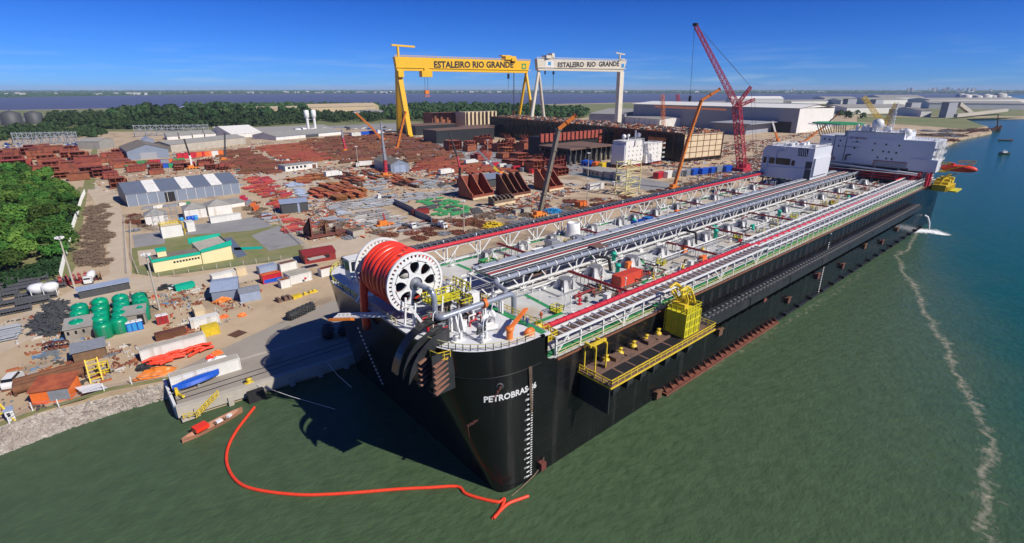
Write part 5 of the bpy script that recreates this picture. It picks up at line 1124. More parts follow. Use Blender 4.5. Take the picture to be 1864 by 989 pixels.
part('block', MB().box(-4, -2.5, 0, 4, 2.5, 5.2), 'wall_white', t, local=True); part('pipes', MB().rail([(-4, -2.5, 5.2), (4, -2.5, 5.2), (4, 2.5, 5.2), (-4, 2.5, 5.2)], 1.3, 1, .09, closed=True).tube((-4, 0, 6), (5, 0, 6), .2).tube((5, 0, 6), (5, 0, 0), .2).beam((4.6, -2, 0), (5.6, -2, 3), .2), 'yellow', t, local=True)
for x, y, lab in ((283, 422, 'left grey scaffold tower between the tents and the tank block'), (317, 412, 'right grey scaffold tower between the tents and the tank block')):
    m = MB()
    for dx in (0, 2.6):
        for dy in (0, 2.6): m.beam((dx, dy, 0), (dx, dy, 11), .12)
    for k in range(6): z = k * 2.1; m.rail([(0, 0, z - 1), (2.6, 0, z - 1), (2.6, 2.6, z - 1), (0, 2.6, z - 1)], 1, 3, .05, False, True); m.beam((0, 0, z), (2.6, 0, z + 2), .1)
    t = thing('scaffold_tower', lab, 'scaffold', G(x, y), 'grey scaffold towers'); part('frame', m, 'grey_steel', t, local=True)
for x, y, c in ((331, 404, 'light_blue'), (344, 402, 'blue'), (351, 401, 'blue'), (357, 400, 'light_blue')):
    o = single('barrel', MB().lathe([(1.0, 0), (1.05, 1.1), (1.0, 2.2), (0, 2.3)], (0, 0, 0), 14), c, 'blue drum in the row before the middle pyramid tent', 'drum', 'blue drums by the tents'); o.location = G(x, y)

# cream building with the green parapets
cb_ = thing('canteen', 'cream building with bright green parapets and a pale flat roof', 'building', G(282, 497))
A = G(282, 497); B = G(429, 474)
def cbx(x0, y0, z0, x1, y1, z1): return MB().box(A.x + x0, A.y + y0, LZ + z0, A.x + x1, A.y + y1, LZ + z1)
wl1 = cbx(0, 0, 0, 15.5, 9, 4.2); part('wall', wl1, 'cream_wall', cb_)
part('wall', MB().add([(A.x + 15.5, A.y - .6, LZ), (A.x + 25.8, A.y - 1.2, LZ), (A.x + 25.8, A.y + 17, LZ), (A.x + 15.5, A.y + 17, LZ), (A.x + 15.5, A.y - .6, LZ + 4.8), (A.x + 25.8, A.y - 1.2, LZ + 6.0), (A.x + 25.8, A.y + 17, LZ + 6.0), (A.x + 15.5, A.y + 17, LZ + 4.8)], [(0, 1, 5, 4), (1, 2, 6, 5), (2, 3, 7, 6), (3, 0, 4, 7)]), 'cream_wall', cb_)
part('roof', cbx(.4, .5, 4.21, 15.2, 8.6, 4.35), 'roof_brown', cb_)
part('roof', MB().add([(A.x + 15.6, A.y + .2, LZ + 4.6), (A.x + 25.4, A.y - .2, LZ + 5.6), (A.x + 25.4, A.y + 16.5, LZ + 5.6), (A.x + 15.6, A.y + 16.5, LZ + 4.6)], [(0, 1, 2, 3)]), 'concrete_light', cb_)
part('parapet', cbx(-.2, -.25, 3.9, 15.5, 0.35, 4.9).join(cbx(-.2, .3, 3.9, .2, 9, 4.6)).add([(A.x + 15.5, A.y - .9, LZ + 4.6), (A.x + 26.2, A.y - 1.5, LZ + 5.6), (A.x + 26.2, A.y - .9, LZ + 5.6), (A.x + 15.5, A.y - .3, LZ + 4.6), (A.x + 15.5, A.y - .9, LZ + 5.6), (A.x + 26.2, A.y - 1.5, LZ + 7.6), (A.x + 26.2, A.y - .9, LZ + 7.6), (A.x + 15.5, A.y - .3, LZ + 5.6)], [(3, 2, 1, 0), (4, 5, 6, 7), (0, 1, 5, 4), (1, 2, 6, 5), (2, 3, 7, 6), (3, 0, 4, 7)]), 'teal', cb_)
part('parapet', cbx(14.5, 16.6, 4.2, 26.2, 17.2, 6.6), 'teal', cb_)
part('stair_tower', cbx(2.4, 4.2, 0, 5.2, 6.6, 6.4), 'cream_wall', cb_); part('tower_cap', cbx(2.2, 4.0, 6.4, 5.4, 6.8, 7.3), 'teal', cb_)
for i in range(9): part('window', cbx(6.3 + i * .98, -.05, 2.3, 6.95 + i * .98, -.01, 3.0), 'glass', cb_)
patch('shade_patch', [(405, 435), (421, 432), (450, 465), (432, 470)], 'roof_slate', .05)  # shadow by the cream building, painted as a flat dark blue sheet
patch('painted_path', [(425, 451), (478, 449), (478, 453.5), (427, 456)], 'teal', .05)
patch('sand_court', [(250, 457), (285, 453), (288, 478), (254, 484)], 'sand_light', .05)

# containers and huts on the quay and along the road
C_ = container
C_('shipping_container', 'long white container with a heap of red floats in front', G(318, 640) + Vector((0, 0, .03)), 14, 2.7, 3.0, 'wall_white', -.0, roof='concrete_light')
C_('shipping_container', 'white container on the quay corner with the blue boat before it', Vector((-38.6, 70.8, LZ + .03)), 14, 2.6, 3.0, 'wall_white', -.02, roof='concrete_light')
C_('shipping_container', 'brown flat container behind the long white container', G(312, 612) + Vector((0, 0, .03)), 7, 2.5, 1.6, 'rust', 0)
C_('shipping_container', 'yellow container end behind the white container on the quay', G(384, 608) + Vector((0, 0, .03)), 4, 2.6, 2.6, 'yellow', 0)
C_('shipping_container', 'white container above the yellow one on the quay', G(374, 592) + Vector((0, 0, .03)), 7, 2.5, 2.6, 'wall_white', 0)
C_('shipping_container', 'cream container end nearest the orange covered heaps', G(364, 575) + Vector((0, 0, .03)), 2.6, 4, 2.6, 'cream', 0)
C_('site_cabin', 'red and blue painted cabin on the quay side of the road', G(494, 512), 6.2, 3, 3, 'red_pipe', .05, roof='orange')
C_('site_cabin', 'small white cabin with red disc sign beside the red and blue cabin', G(519, 522), 3.2, 2.6, 2.8, 'wall_white', .05, roof='rust_orange')
C_('site_cabin', 'large cream cabin with red disc sign at the kerb', G(543, 510), 7.2, 6, 3, 'wall_white', .05, roof='concrete_light')
C_('site_cabin', 'blue grey cabin with two dark windows behind the red and blue one', G(487, 496), 6.0, 2.8, 2.8, 'roof_blue', .08)
C_('site_cabin', 'white cabin with brown striped roof behind the cream cabin', G(524, 490), 6.0, 2.8, 2.8, 'wall_white', .08, roof='rust_dark')
C_('site_cabin', 'white cabin farthest left in the row above the grey sheds', G(408, 510), 7.5, 2.6, 2.8, 'wall_white', .08)
C_('site_cabin', 'short pale green cabin right of the farthest left white cabin', G(439, 500), 3.2, 2.6, 2.8, 'cream', .08)
C_('site_cabin', 'white cabin with black lettering hard by the port bow', G(596, 500), 5.5, 2.6, 2.8, 'wall_white', .08, roof='rust_orange')
for i, (p, mt) in enumerate((((494.0, 512), 'blue'),)): 
    q = G(*p); single('cabin_stripe', MB().box(q.x - 3.13, q.y - 1.6, LZ + .1, q.x + 3.13, q.y - 1.52, LZ + 1.4), mt, 'blue lower band on the red and blue cabin', 'panel')
for p in ((524, 513), (556, 507)):
    q = G(*p, LZ + 1.5); single('round_sign', MB().lathe([(0, 0), (.45, 0), (.45, .05)], (0, 0, 0), 16, axis='y').xf(Matrix.Translation(q)), 'red_pipe', 'red disc sign on the ' + ('small white' if p[0] < 530 else 'large cream') + ' cabin', 'sign')
bld('workshop', 'pale blue roofed shed on the quay with orange covered goods', 'shed', (388, 552), (435, 545), 522, 12, 'wall_slate', 'roof_blue', 'gx', 1.2, .3, h=3.6)
bld('workshop', 'grey box shed right of the pale blue roofed shed', 'shed', (439, 552), (476, 545), 528, 5, 'roof_blue', 'grey_steel', 'gx', .6, .2, h=3.2)
bld('red_hut', 'dark red hut with a pale roof patch behind the ship bow', 'building', (556, 482), (612, 472), 464, 9, 'dark_red', 'dark_red', 'gx', 1.2, .3, wins(3, z0=.4, z1=.8), h=3.2)
o = single('roof_patch', MB().cb(G(583, 474, LZ + 4.2) + Vector((0, 3.6, 0)), (6, 3, .1)), 'concrete_light', 'pale sheet on the dark red hut roof', 'panel')
bld('tank_shed', 'left block walled shed before the green tanks with sloping grey roof', 'shed', (122, 622), (172, 612), 596, 6, 'concrete', 'roof_grey', 'lean', .9, .3, wins(3, z0=.5, z1=.8, fill=.3), h=3.2)
bld('tank_shed', 'right block walled shed before the green tanks behind blue toilets', 'shed', (229, 597), (268, 590), 572, 5, 'concrete', 'roof_grey', 'lean', .9, .3, [('doorway', 'f', .62, .92, 0, .9, 'black')], h=3.4)
bld('blue_canopy', 'long thin blue grey roof behind the green tanks', 'canopy', (146, 545), (238, 526), 538, 3, 'dark_grey', 'roof_blue', 'lean', .3, .4, h=2.6)
bld('hut', 'orange sheeted hut near the rocky shore', 'hut', (60, 738), (131, 727), 712, 5, 'orange', 'rust_orange', 'lean', .8, .3, [('panel', 'f', .45, .98, .1, .9, 'grey_steel')], h=3.0)
bld('hut', 'open hut with grey metal roof and orange frame', 'hut', (137, 664), (195, 650), 646, 4, 'timber', 'grey_steel', 'lean', .7, .4, h=3.0)
bld('hut', 'small pale blue guard box at the left edge', 'hut', (14, 770), (30, 765), 752, 1.8, 'wall_white', 'roof_blue', 'flat', 0, .1, [('window', 'f', .2, .6, .5, .85, 'glass')], h=2.4)
# green tanks
tp = [(141.6, 553), (140.5, 563.6), (138.5, 573.7), (137.5, 582.5), (179, 543), (179, 554.5), (179, 565.6), (179, 574.5), (184, 587), (216.4, 536.3), (218.4, 547), (218.4, 556), (216.4, 566.6), (213.3, 578), (251.8, 533.2), (252.8, 541.3), (252.8, 549.4), (253.8, 557.5)]
tt = thing('water_tank', 'x', 'tank', (0, 0, 0), 'green tanks in four columns')
part('tank', MB().lathe([(2.35, 0), (2.45, .1), (2.45, 3.7), (2.3, 4.3), (1.6, 4.8), (.5, 5.0), (0, 5.0)], (0, 0, 0), 22), 'green_tank', tt, local=True)
part('hatch', MB().lathe([(.4, 4.95), (.4, 5.15), (0, 5.2)], (0, 0, 0), 10), 'teal', tt, local=True)
part('ladder', MB().beam((-.25, -2.5, .1), (-.25, -2.5, 4), .06).beam((.25, -2.5, .1), (.25, -2.5, 4), .06).box(-.25, -2.53, 1, .25, -2.49, 1.08).box(-.25, -2.53, 2, .25, -2.49, 2.08).box(-.25, -2.53, 3, .25, -2.49, 3.08), 'grey_steel', tt, local=True)
for i, p in enumerate(tp):
    q = G(*p, LZ + 4.3); q.z = LZ; c_ = 0 if i < 4 else 1 if i < 9 else 2 if i < 14 else 3; k = i - (0, 4, 9, 14)[c_]
    nmx = ('far left', 'second', 'third', 'far right')[c_]; row = ('rearmost', 'second', 'third', 'fourth', 'foremost')[k]
    put(tt, q, sc_=(.84, .84, .86), label=f'{row} round green tank in the {nmx} column of tanks')
# site toilets
tl = thing('portable_toilet', 'x', 'toilet', (0, 0, 0)); part('cabin', MB().box(-.6, -.6, 0, .6, .6, 2.2), 'blue', tl, local=True); part('roof', MB().box(-.66, -.66, 2.2, .66, .66, 2.4), 'white', tl, local=True); part('door', MB().box(-.4, -.64, .15, .4, -.61, 2.0), 'light_blue', tl, local=True)
for k, (x, y) in enumerate(((237, 603), (246, 601), (256, 599))): put(tl, G(x, y), .1, 1.15, ('left', 'middle', 'right')[k] + ' blue portable toilet of the three by the tank shed', 'blue portable toilets')
tr = thing('portable_toilet', 'x', 'toilet', (0, 0, 0)); part('cabin', MB().box(-.6, -.6, 0, .6, .6, 2.2), 'red_pipe', tr, local=True); part('roof', MB().box(-.66, -.66, 2.2, .66, .66, 2.4), 'white', tr, local=True); part('door', MB().box(-.4, -.64, .15, .4, -.61, 2.0), 'dark_red', tr, local=True)
for k, (x, y) in enumerate(((292, 590), (302, 588))): put(tr, G(x, y), .1, 1.15, ('left', 'right')[k] + ' red portable toilet of the pair below the lamp post', 'red portable toilets')

# lamp posts
lp = thing('lamp_post', 'x', 'lamp post', (0, 0, 0), 'tall floodlight posts'); part('pole', MB().tube((0, 0, 0), (0, 0, 17.6), .34, 10, .2), 'concrete_light', lp, local=True)
m = MB().lathe([(.9, 17.2), (.9, 17.35)], (0, 0, 0), 10)
for k in range(6): a = k * 1.05; m.cb((1.0 * math.cos(a), 1.0 * math.sin(a), 17.7), (.5, .6, .5), a)
part('lamp_head', m, 'white', lp, local=True)
for x, y, k, lab in ((136.5, 525.5, 1, 'floodlight post beside the red machinery and mixer truck'), (291, 565, 1, 'floodlight post right of the green tanks'), (845, 424, .85, 'floodlight post behind the ship reel at the yard road'), (1068, 378, .9, 'floodlight post near the orange crate behind the ship'), (652, 306, 1, 'floodlight post by the long white trailer'), (1070, 322, 1, 'floodlight post before the raised deck section'), (888, 290, 1, 'floodlight post at the red prefabricated blocks'), (1238, 356, .9, 'floodlight post beside the right hand orange crane')):
    put(lp, G(x, y), rnd.random(), k, lab)

# water towers
for k, (x, y) in enumerate(((562.5, 244), (575, 243))):
    p = G(x, y); t = thing('water_tower', ('left' if k == 0 else 'right') + ' white water tower of the twin pair behind the steel yard', 'water tower', p, 'twin white water towers')
    part('shaft', MB().tube((0, 0, 0), (0, 0, 24), 1.9, 14), 'white', t, local=True); part('tank', MB().lathe([(1.9, 22), (3.4, 24), (3.4, 33), (0, 33.8)], (0, 0, 0), 16), 'white', t, local=True)
single('tank_farm_walkway', MB().beam(G(563, 243) + Vector((0, 0, 20)), G(575, 243) + Vector((0, 0, 20)), .8), 'white', 'short bridge joining the two white water towers', 'bridge')
for k, (x, y) in enumerate(((545, 243), (552, 242.5), (571, 243), (592, 242), (598, 242))):
    o = single('storage_tank', MB().lathe([(6, 0), (6, 7), (0, 8)], (0, 0, 0), 18), 'white', ('first', 'second', 'third', 'fourth', 'fifth')[k] + ' small white tank from the left at the water tower feet', 'tank', 'small white tanks'); o.location = G(x, y)
# lattice panel frames
for pl_, pr_, yt, lab in (((28, 268), (142, 259), 243, 'left hand grey lattice panel standing behind the rusty blocks'), ((247, 250), (381, 243), 229, 'right hand grey lattice panel standing before the wood')):
    A, L, a = frame_of(pl_, pr_); H_ = hgt(A, yt) - LZ; t = thing('steel_truss', lab, 'steel frame', A, 'grey lattice panels'); t.rotation_euler = (0, 0, a); m = MB(); n = 14
    for i in range(n + 1): m.beam((i * L / n, 0, 0), (i * L / n, 0, H_ * (1 - .2 * i / n) + 1.2), .8)
    for k in range(4): m.beam((0, 0, H_ * k / 3), (L, 0, H_ * .8 * k / 3), .8)
    for i in range(n):
        for k in range(3):
            za = H_ * k / 3; zb = H_ * (k + 1) / 3; f = 1 - .2 * i / n
            m.beam((i * L / n, 0, za * f if (i + k) % 2 else zb * f), ((i + 1) * L / n, 0, zb * f if (i + k) % 2 else za * f), .55)
    for i in range(0, n + 1, 2): m.beam((i * L / n, 8, 0), (i * L / n, 0, H_ * .6), .5)
    part('lattice', m, 'grey_steel', t, local=True)

# ---- gantry cranes
def gantry(name, label, P, Q, ztop, hb_, mt, txt, tsz, feetL, feetR, rigid):
    u = (Q - P).normalized(); n = Vector((-u.y, u.x, 0)); zb = ztop - hb_; wB = 8.0
    t = thing(name, label, 'gantry crane', (P.x, P.y, LZ)); m = MB()
    a, b = P - n * wB / 2, Q - n * wB / 2; c, d = Q + n * wB / 2, P + n * wB / 2
    vs = [Vector((p.x, p.y, z)) for z in (zb, ztop) for p in (a, b, c, d)]
    vs[0] += u * 2; vs[3] += u * 2; vs[1] -= u * 5; vs[2] -= u * 5
    m.add(vs, [(3, 2, 1, 0), (4, 5, 6, 7), (0, 1, 5, 4), (1, 2, 6, 5), (2, 3, 7, 6), (3, 0, 4, 7)])
    g = part('girder', m, mt, t)
    part('girder_rail', MB().beam(Vector((a.x, a.y, zb + 4)) - n * .5, Vector((b.x, b.y, zb + 4)) - n * .5, 1.0, .8).rail([Vector((a.x, a.y, ztop)), Vector((b.x, b.y, ztop))], 2, 6, .2), mt, t)
    L = (Q - P).length
    def leg(top, foot, w0, w1, nm='leg'):
        m = MB(); top = Vector((top.x, top.y, zb)); foot = Vector((foot.x, foot.y, LZ + 3)); vs = []
        for e, w_ in ((foot, w1), (top, w0)):
            for i, j in ((-1, -1), (1, -1), (1, 1), (-1, 1)): vs.append(e + u * i * w_ * .5 + n * j * w_ * .6)
        m.add(vs, [(3, 2, 1, 0), (4, 5, 6, 7), (0, 1, 5, 4), (1, 2, 6, 5), (2, 3, 7, 6), (3, 0, 4, 7)]); lg = part(nm, m, mt, t)
        part('bogie', MB().cb(foot + Vector((0, 0, -1.2)), (5, 12, 3.5), math.atan2(u.y, u.x)), mt, lg)
    for f in feetL: leg(P + u * (5 if rigid == 'L' else 4), f, 6.5 if rigid == 'L' else 3.0, 6 if rigid == 'L' else 4.0)
    for f in feetR: leg(Q - u * 7, f, 7 if rigid == 'R' else 3.6, 7 if rigid == 'R' else 3.2)
    return t, u, n, L, zb, g
P = at(716, 104, 105); P.z = 0; Q = at(962, 112, 105); Q.z = 0
P = Vector((300, 598, 0)); Q = Vector((512, 552, 0))
P = Vector(above(Vector((309, 592, 0)), 717, 110)); ZT = hgt(P, 103.5); 
Q = at(963, 111.5, ZT)
fl1, fl2 = G(728, 246), G(746, 251)
t, u, n, L, zb, g = gantry('gantry_crane', 'huge yellow gantry crane with black lettering on its girder, left of the white one', P, Q, ZT, 17.0, 'gantry_yellow', '', 0, [G(727, 243), G(746, 250)], [], 'L')
for x in (947.5, 975): pass
Qb = Q - u * 5
for f in (Qb - n * 26 + u * 0, Qb + n * 26): 
    m = MB().tube(Vector((Qb.x, Qb.y, zb)), Vector((f.x, f.y, LZ)), 2.0, 8, 2.6); part('leg', m, 'gantry_yellow', t)
part('leg_brace', MB().beam(Vector((P.x + u.x * 5, P.y + u.y * 5, zb)) - n * 4, Vector((P.x + u.x * 5, P.y + u.y * 5, zb - 8)) - n * 4, 9, 8), 'gantry_yellow', t)
def gtext(P, u, n, off, z, txt, sz, mt, sx=1.0):
    o = P + u * off - n * 4.12; tmesh('crane_lettering', txt, sz, mt, t, basis((o.x, o.y, z), u, (0, 0, 1)), .05, .035 * sz, sx)
gtext(P, u, n, L * .255, zb + 4.6, 'ESTALEIRO RIO GRANDE', 11.5, 'black', 1.0)
o = P + u * (L * .925) - n * 4.15
part('flag_panel', MB().add([Vector((o.x, o.y, zb + 5)), Vector((o.x, o.y, zb + 5)) + u * 8, Vector((o.x, o.y, zb + 13)) + u * 8, Vector((o.x, o.y, zb + 13))], [(0, 1, 2, 3)]), 'green_paint', t)
o2 = o + u * 4 - n * .1; part('flag_diamond', MB().add([Vector((o2.x, o2.y, zb + 6)), Vector((o2.x, o2.y, zb + 9)) + u * 3.3, Vector((o2.x, o2.y, zb + 12)), Vector((o2.x, o2.y, zb + 9)) - u * 3.3], [(0, 1, 2, 3)]), 'yellow', t)
def at_girder(f, dz=0, dn=0): q = P + u * (L * f) - n * dn; return Vector((q.x, q.y, ZT + dz))
part('trolley', MB().cb(at_girder(.83, 3.2), (18, 12, 5), math.atan2(u.y, u.x)).cb(at_girder(.80, 6), (16, 9, 1.5), math.atan2(u.y, u.x)).cb(at_girder(.855, 1), (8, 15, 4), math.atan2(u.y, u.x)), 'gantry_yellow', t)
part('trolley', MB().cb(at_girder(.2, -20.5, 3), (15, 10, 8), math.atan2(u.y, u.x)).cb(at_girder(.2, -15.5, 5), (6, 3, 4), math.atan2(u.y, u.x)), 'gantry_yellow', t)
part('jib', MB().beam(at_girder(.03), at_girder(.03, 13), 2.4).beam(at_girder(-.01, 14), at_girder(.14, 13), 3, 2.2), 'gantry_yellow', t)
hk = MB()
for f in (.19, .21): hk.beam(at_girder(f, -24, 3), at_girder(f, -42, 3), .35)
part('hoist_rope', hk, 'dark_grey', t); part('hook_block', MB().cb(at_girder(.2, -44, 3), (6, 3, 5), 0).cb(at_girder(.2, -49, 3), (8, 3, 1), 0), 'crane_orange', t)
part('hoist_rope', MB().beam(at_girder(.855, -17, 6), at_girder(.855, -72, 6), .9), 'dark_grey', t); part('hook_block', MB().cb(at_girder(.855, -75, 6), (3, 3, 8)), 'crane_orange', t)
part('hoist_rope', MB().beam(at_girder(.81, -17, 6), at_girder(.81, -40, 6), .3).cb(at_girder(.81, -22, 6), (2.4, 2.4, 7)), 'black', t)
P = Vector(above(Vector((478, 496, 0)), 975, 115)); ZT = hgt(P, 107.3); Q = at(1138, 111.5, ZT)
t, u, n, L, zb, g = gantry('gantry_crane', 'white and cream gantry crane with black lettering, right of the yellow one', P, Q, ZT, 15.0, 'gantry_cream', '', 0, [], [Vector((600, 452, 0))], 'R')
Pb = P + u * 5
for f in (above(Vector((450, 490, 0)), 962.5, 248), above(Vector((497, 520, 0)), 993, 233)):
    part('leg', MB().tube(Vector((Pb.x, Pb.y, zb)), Vector((f.x, f.y, LZ)), 2.0, 10, 2.7), 'gantry_cream', t)
gtext(P, u, n, L * .215, zb + 4.2, 'ESTALEIRO  RIO  GRANDE', 9.2, 'black', .97)
part('crane_badge', MB().add([at_girder(.085, -13, 4.2), at_girder(.175, -13, 4.2), at_girder(.175, -2, 4.2), at_girder(.085, -2, 4.2)], [(0, 1, 2, 3)]), 'wall_white', t)
part('badge_mark', MB().add([at_girder(.115, -8, 4.35), at_girder(.145, -8, 4.35), at_girder(.145, -3.6, 4.35), at_girder(.115, -3.6, 4.35)], [(0, 1, 2, 3)]).add([at_girder(.94, -9, 4.35), at_girder(.97, -9, 4.35), at_girder(.97, -4, 4.35), at_girder(.94, -4, 4.35)], [(0, 1, 2, 3)]), 'light_blue', t)
part('trolley', MB().cb(at_girder(.13, 2.6), (16, 10, 4)).cb(at_girder(.16, 5), (5, 9, 5)), 'gantry_cream', t)
part('jib', MB().beam(at_girder(.93), at_girder(.93, 9), 2).beam(at_girder(.88, 11), at_girder(.99, 9), 2.2, 1.6).cb(at_girder(.955, 1.5), (8, 6, 3)), 'gantry_cream', t)
part('hoist_rope', MB().beam(at_girder(.1, -15), at_girder(.1, -20), 1.4).beam(at_girder(.19, -15), at_girder(.19, -44), .45).cb(at_girder(.19, -18), (2, 2, 4)), 'black', t)

# ---- telescopic and lattice cranes
def tcrane(base, pts, mts, w0, w1, label, body='crane_orange', hook=False, name='mobile_crane'):
    B_ = G(*base); P3_ = [above(B_, *p) for p in pts]; t = thing(name, label, 'crane', B_)
    part('carrier', MB().cb(B_ + Vector((0, 0, 1.0)), (9, 3, 1.2)).cb(B_ + Vector((-1, 0, 2.4)), (4, 2.8, 1.8)), body, t)
    wv = MB()
    for i in range(4):
        for s_ in (-1.3, 1.3): wv.tube(B_ + Vector((-3.4 + i * 2.2, s_, .6)), B_ + Vector((-3.4 + i * 2.2, s_ * 1.25, .6)), .6, 10)
    part('wheels', wv, 'rubber', t)
    w0 *= .72; Q_ = []
    for a, b in zip(P3_, P3_[1:]): Q_ += [a, a.lerp(b, .5)]
    P3_ = Q_ + [P3_[-1]]; mts = [m_ for m_ in (mts + [mts[-1]] * 9) for _ in (0, 1)]
    n_ = len(P3_) - 1
    for i in range(n_):
        a, b = P3_[i], P3_[i + 1]; w_ = w0 + (w1 - w0) * i / max(1, n_); part('boom_section' if i < n_ - 1 or n_ == 1 else 'jib', MB().beam(a, b, w_ * 1.0).beam(a.lerp(b, .96), b, w_ * 1.35), mts[min(i, len(mts) - 1)], t)
    return t, P3_
tcrane((981, 395), [(981, 394), (1000, 310), (1017, 235), (1048, 210)], ['roof_brown', 'roof_brown', 'crane_orange'], 2.6, 1.8, 'telescopic crane with brown boom and folded orange jib behind the ship')
tcrane((1226, 344), [(1226, 344), (1252, 255), (1277, 183), (1311, 162)], ['crane_orange'], 2.4, 1.4, 'orange telescopic crane rising before the big grey hall')
tcrane((722, 273), [(722, 272), (729, 240), (738, 203)], ['crane_orange'], 3.4, 1.8, 'orange crane leaning beside the yellow gantry leg')
tcrane((699, 256), [(695, 254), (676, 232), (648, 206)], ['crane_orange'], 3.0, 1.8, 'orange crane with boom pointing left in the steel yard')
tcrane((703, 322), [(702, 321), (701, 292), (697, 262), (693, 222)], ['crane_red', 'grey_steel', 'grey_steel'], 3.4, .8, 'crane with red lower boom next to the tan roofed gable shed')
tcrane((630, 277), [(630, 277), (624, 251), (622, 236)], ['crane_red', 'grey_steel'], 3.2, 1, 'short red boomed crane left of the steel yard centre')
tcrane((837, 330), [(837, 330), (837, 305), (832, 285), (818, 242)], ['black', 'crane_red', 'black'], 1.8, .8, 'thin black and red crane before the wide grey canopy')
tcrane((913, 320), [(913, 319), (899, 304), (868, 272)], ['yellow', 'grey_steel'], 2.4, 1.0, 'yellow crane with grey boom leaning left over the canopy')
tcrane((351, 308), [(350, 307), (345, 283), (335, 253)], ['white', 'black'], 1.8, 1.0, 'white and black crane behind the striped shed')
tcrane((410, 293), [(410, 292), (409, 243)], ['dark_grey'], 1.8, 1.0, 'black upright crane behind the striped shed')
tcrane((1416, 258), [(1416, 256), (1411, 240), (1406, 221)], ['crane_orange', 'white'], 3, 1.4, 'short orange crane behind the control block')
tcrane((1456, 262), [(1458, 262), (1500, 231), (1528, 205)], ['crane_orange', 'rust_dark'], 2.6, .8, 'orange crane with boom reaching right behind the control block')
tcrane((700, 413), [(699, 411), (700, 398), (697, 388)], ['crane_red'], .9, .5, 'small red loader crane on the truck among white pipes')
def lattice(a, b, w0, w1, n, m, th=None):
    a, b = Vector(a), Vector(b); d = (b - a).normalized(); up = Vector((0, 0, 1)) if abs(d.z) < .9 else Vector((1, 0, 0)); s_ = d.cross(up).normalized(); v_ = s_.cross(d)
    th = th or w0 * .12
    def c(k, i, j): q = a.lerp(b, k / n); w_ = (w0 + (w1 - w0) * k / n) / 2; return q + s_ * i * w_ + v_ * j * w_
    cs = ((-1, -1), (1, -1), (1, 1), (-1, 1))
    for i in range(4): m.beam(c(0, *cs[i]), c(n, *cs[i]), th)
    for k in range(n):
        for i in range(4): m.beam(c(k, *cs[i]), c(k + 1, *cs[(i + 1) % 4]) if k % 2 else c(k + 1, *cs[i - 1]), th * .7); m.beam(c(k, *cs[i]), c(k, *cs[(i + 1) % 4]), th * .6)
    return m
B_ = G(1350, 312); t = thing('lattice_crane', 'tall dark red lattice crane behind the ship control block', 'crane', B_)
k1 = above(B_, 1341, 192); part('mast', lattice(B_ + Vector((0, 0, 2)), k1, 5.4, 5.0, 18, MB(), .5), 'crane_red', t)
part('boom', lattice(k1, above(B_, 1266, 47), 4.0, 2.2, 30, MB(), .38), 'crane_red', t)
part('gantry_strut', lattice(k1, above(B_, 1367, 158), 2.4, 1.6, 8, MB(), .4).join(lattice(k1 + Vector((0, 0, -1)), above(B_, 1374, 181), 2.4, 1.6, 8, MB(), .4)), 'crane_red', t)
part('stay_rope', MB().beam(above(B_, 1268, 48), above(B_, 1367, 158), .18).beam(above(B_, 1275, 52), above(B_, 1366, 157), .15).beam(above(B_, 1367, 158), above(B_, 1372, 305), .15).beam(above(B_, 1374, 181), above(B_, 1378, 305), .15).beam(above(B_, 1264, 50), above(B_, 1256, 180), .2), 'dark_grey', t)
part('hook_block', MB().cb(above(B_, 1256, 180), (1.5, 1.5, 4)).cb(above(B_, 1266, 45), (3, 3, 2)), 'black', t)
part('carrier', MB().cb(B_ + Vector((0, 0, 1.5)), (14, 9, 3)).cb(B_ + Vector((4, 0, 4)), (8, 6, 3)), 'crane_red', t)
for base, pp, c, lab in (((1607, 226), [(1607, 226), (1572, 176)], 'yellow', 'left yellow lattice boom far behind the accommodation block'), ((1612, 226), [(1612, 226), (1632, 188)], 'yellow', 'right yellow lattice boom far behind the accommodation block'), ((1240, 215), [(1240, 215), (1233, 172)], 'crane_red', 'small far red lattice crane before the big grey hall'), ((1208, 262), [(1208, 262), (1206, 172)], 'crane_orange', 'orange lattice tower crane at the dock hull')):
    B_ = G(*base); t = thing('lattice_crane', lab, 'crane', B_); ps = [above(B_, *p) for p in pp]; d_ = (ps[0] - CAM).length; part('boom', lattice(ps[0], ps[1], d_ / 170, d_ / 230, 18, MB(), d_ / 2200), c, t); part('carrier', MB().cb(B_ + Vector((0, 0, 2)), (9, 5, 4)), c, t)
    if base[0] == 1208: part('jib', lattice(above(B_, 1192, 194), above(B_, 1322, 200), d_ / 420, d_ / 420, 60, MB(), d_ / 3600), c, t)
B_ = G(1612, 240); t = thing('radio_mast', 'thin grey lattice mast rising behind the radomes', 'mast', B_); part('mast', lattice(B_, above(B_, 1628, 200), 3, 2, 10, MB(), .4), 'grey_steel', t)
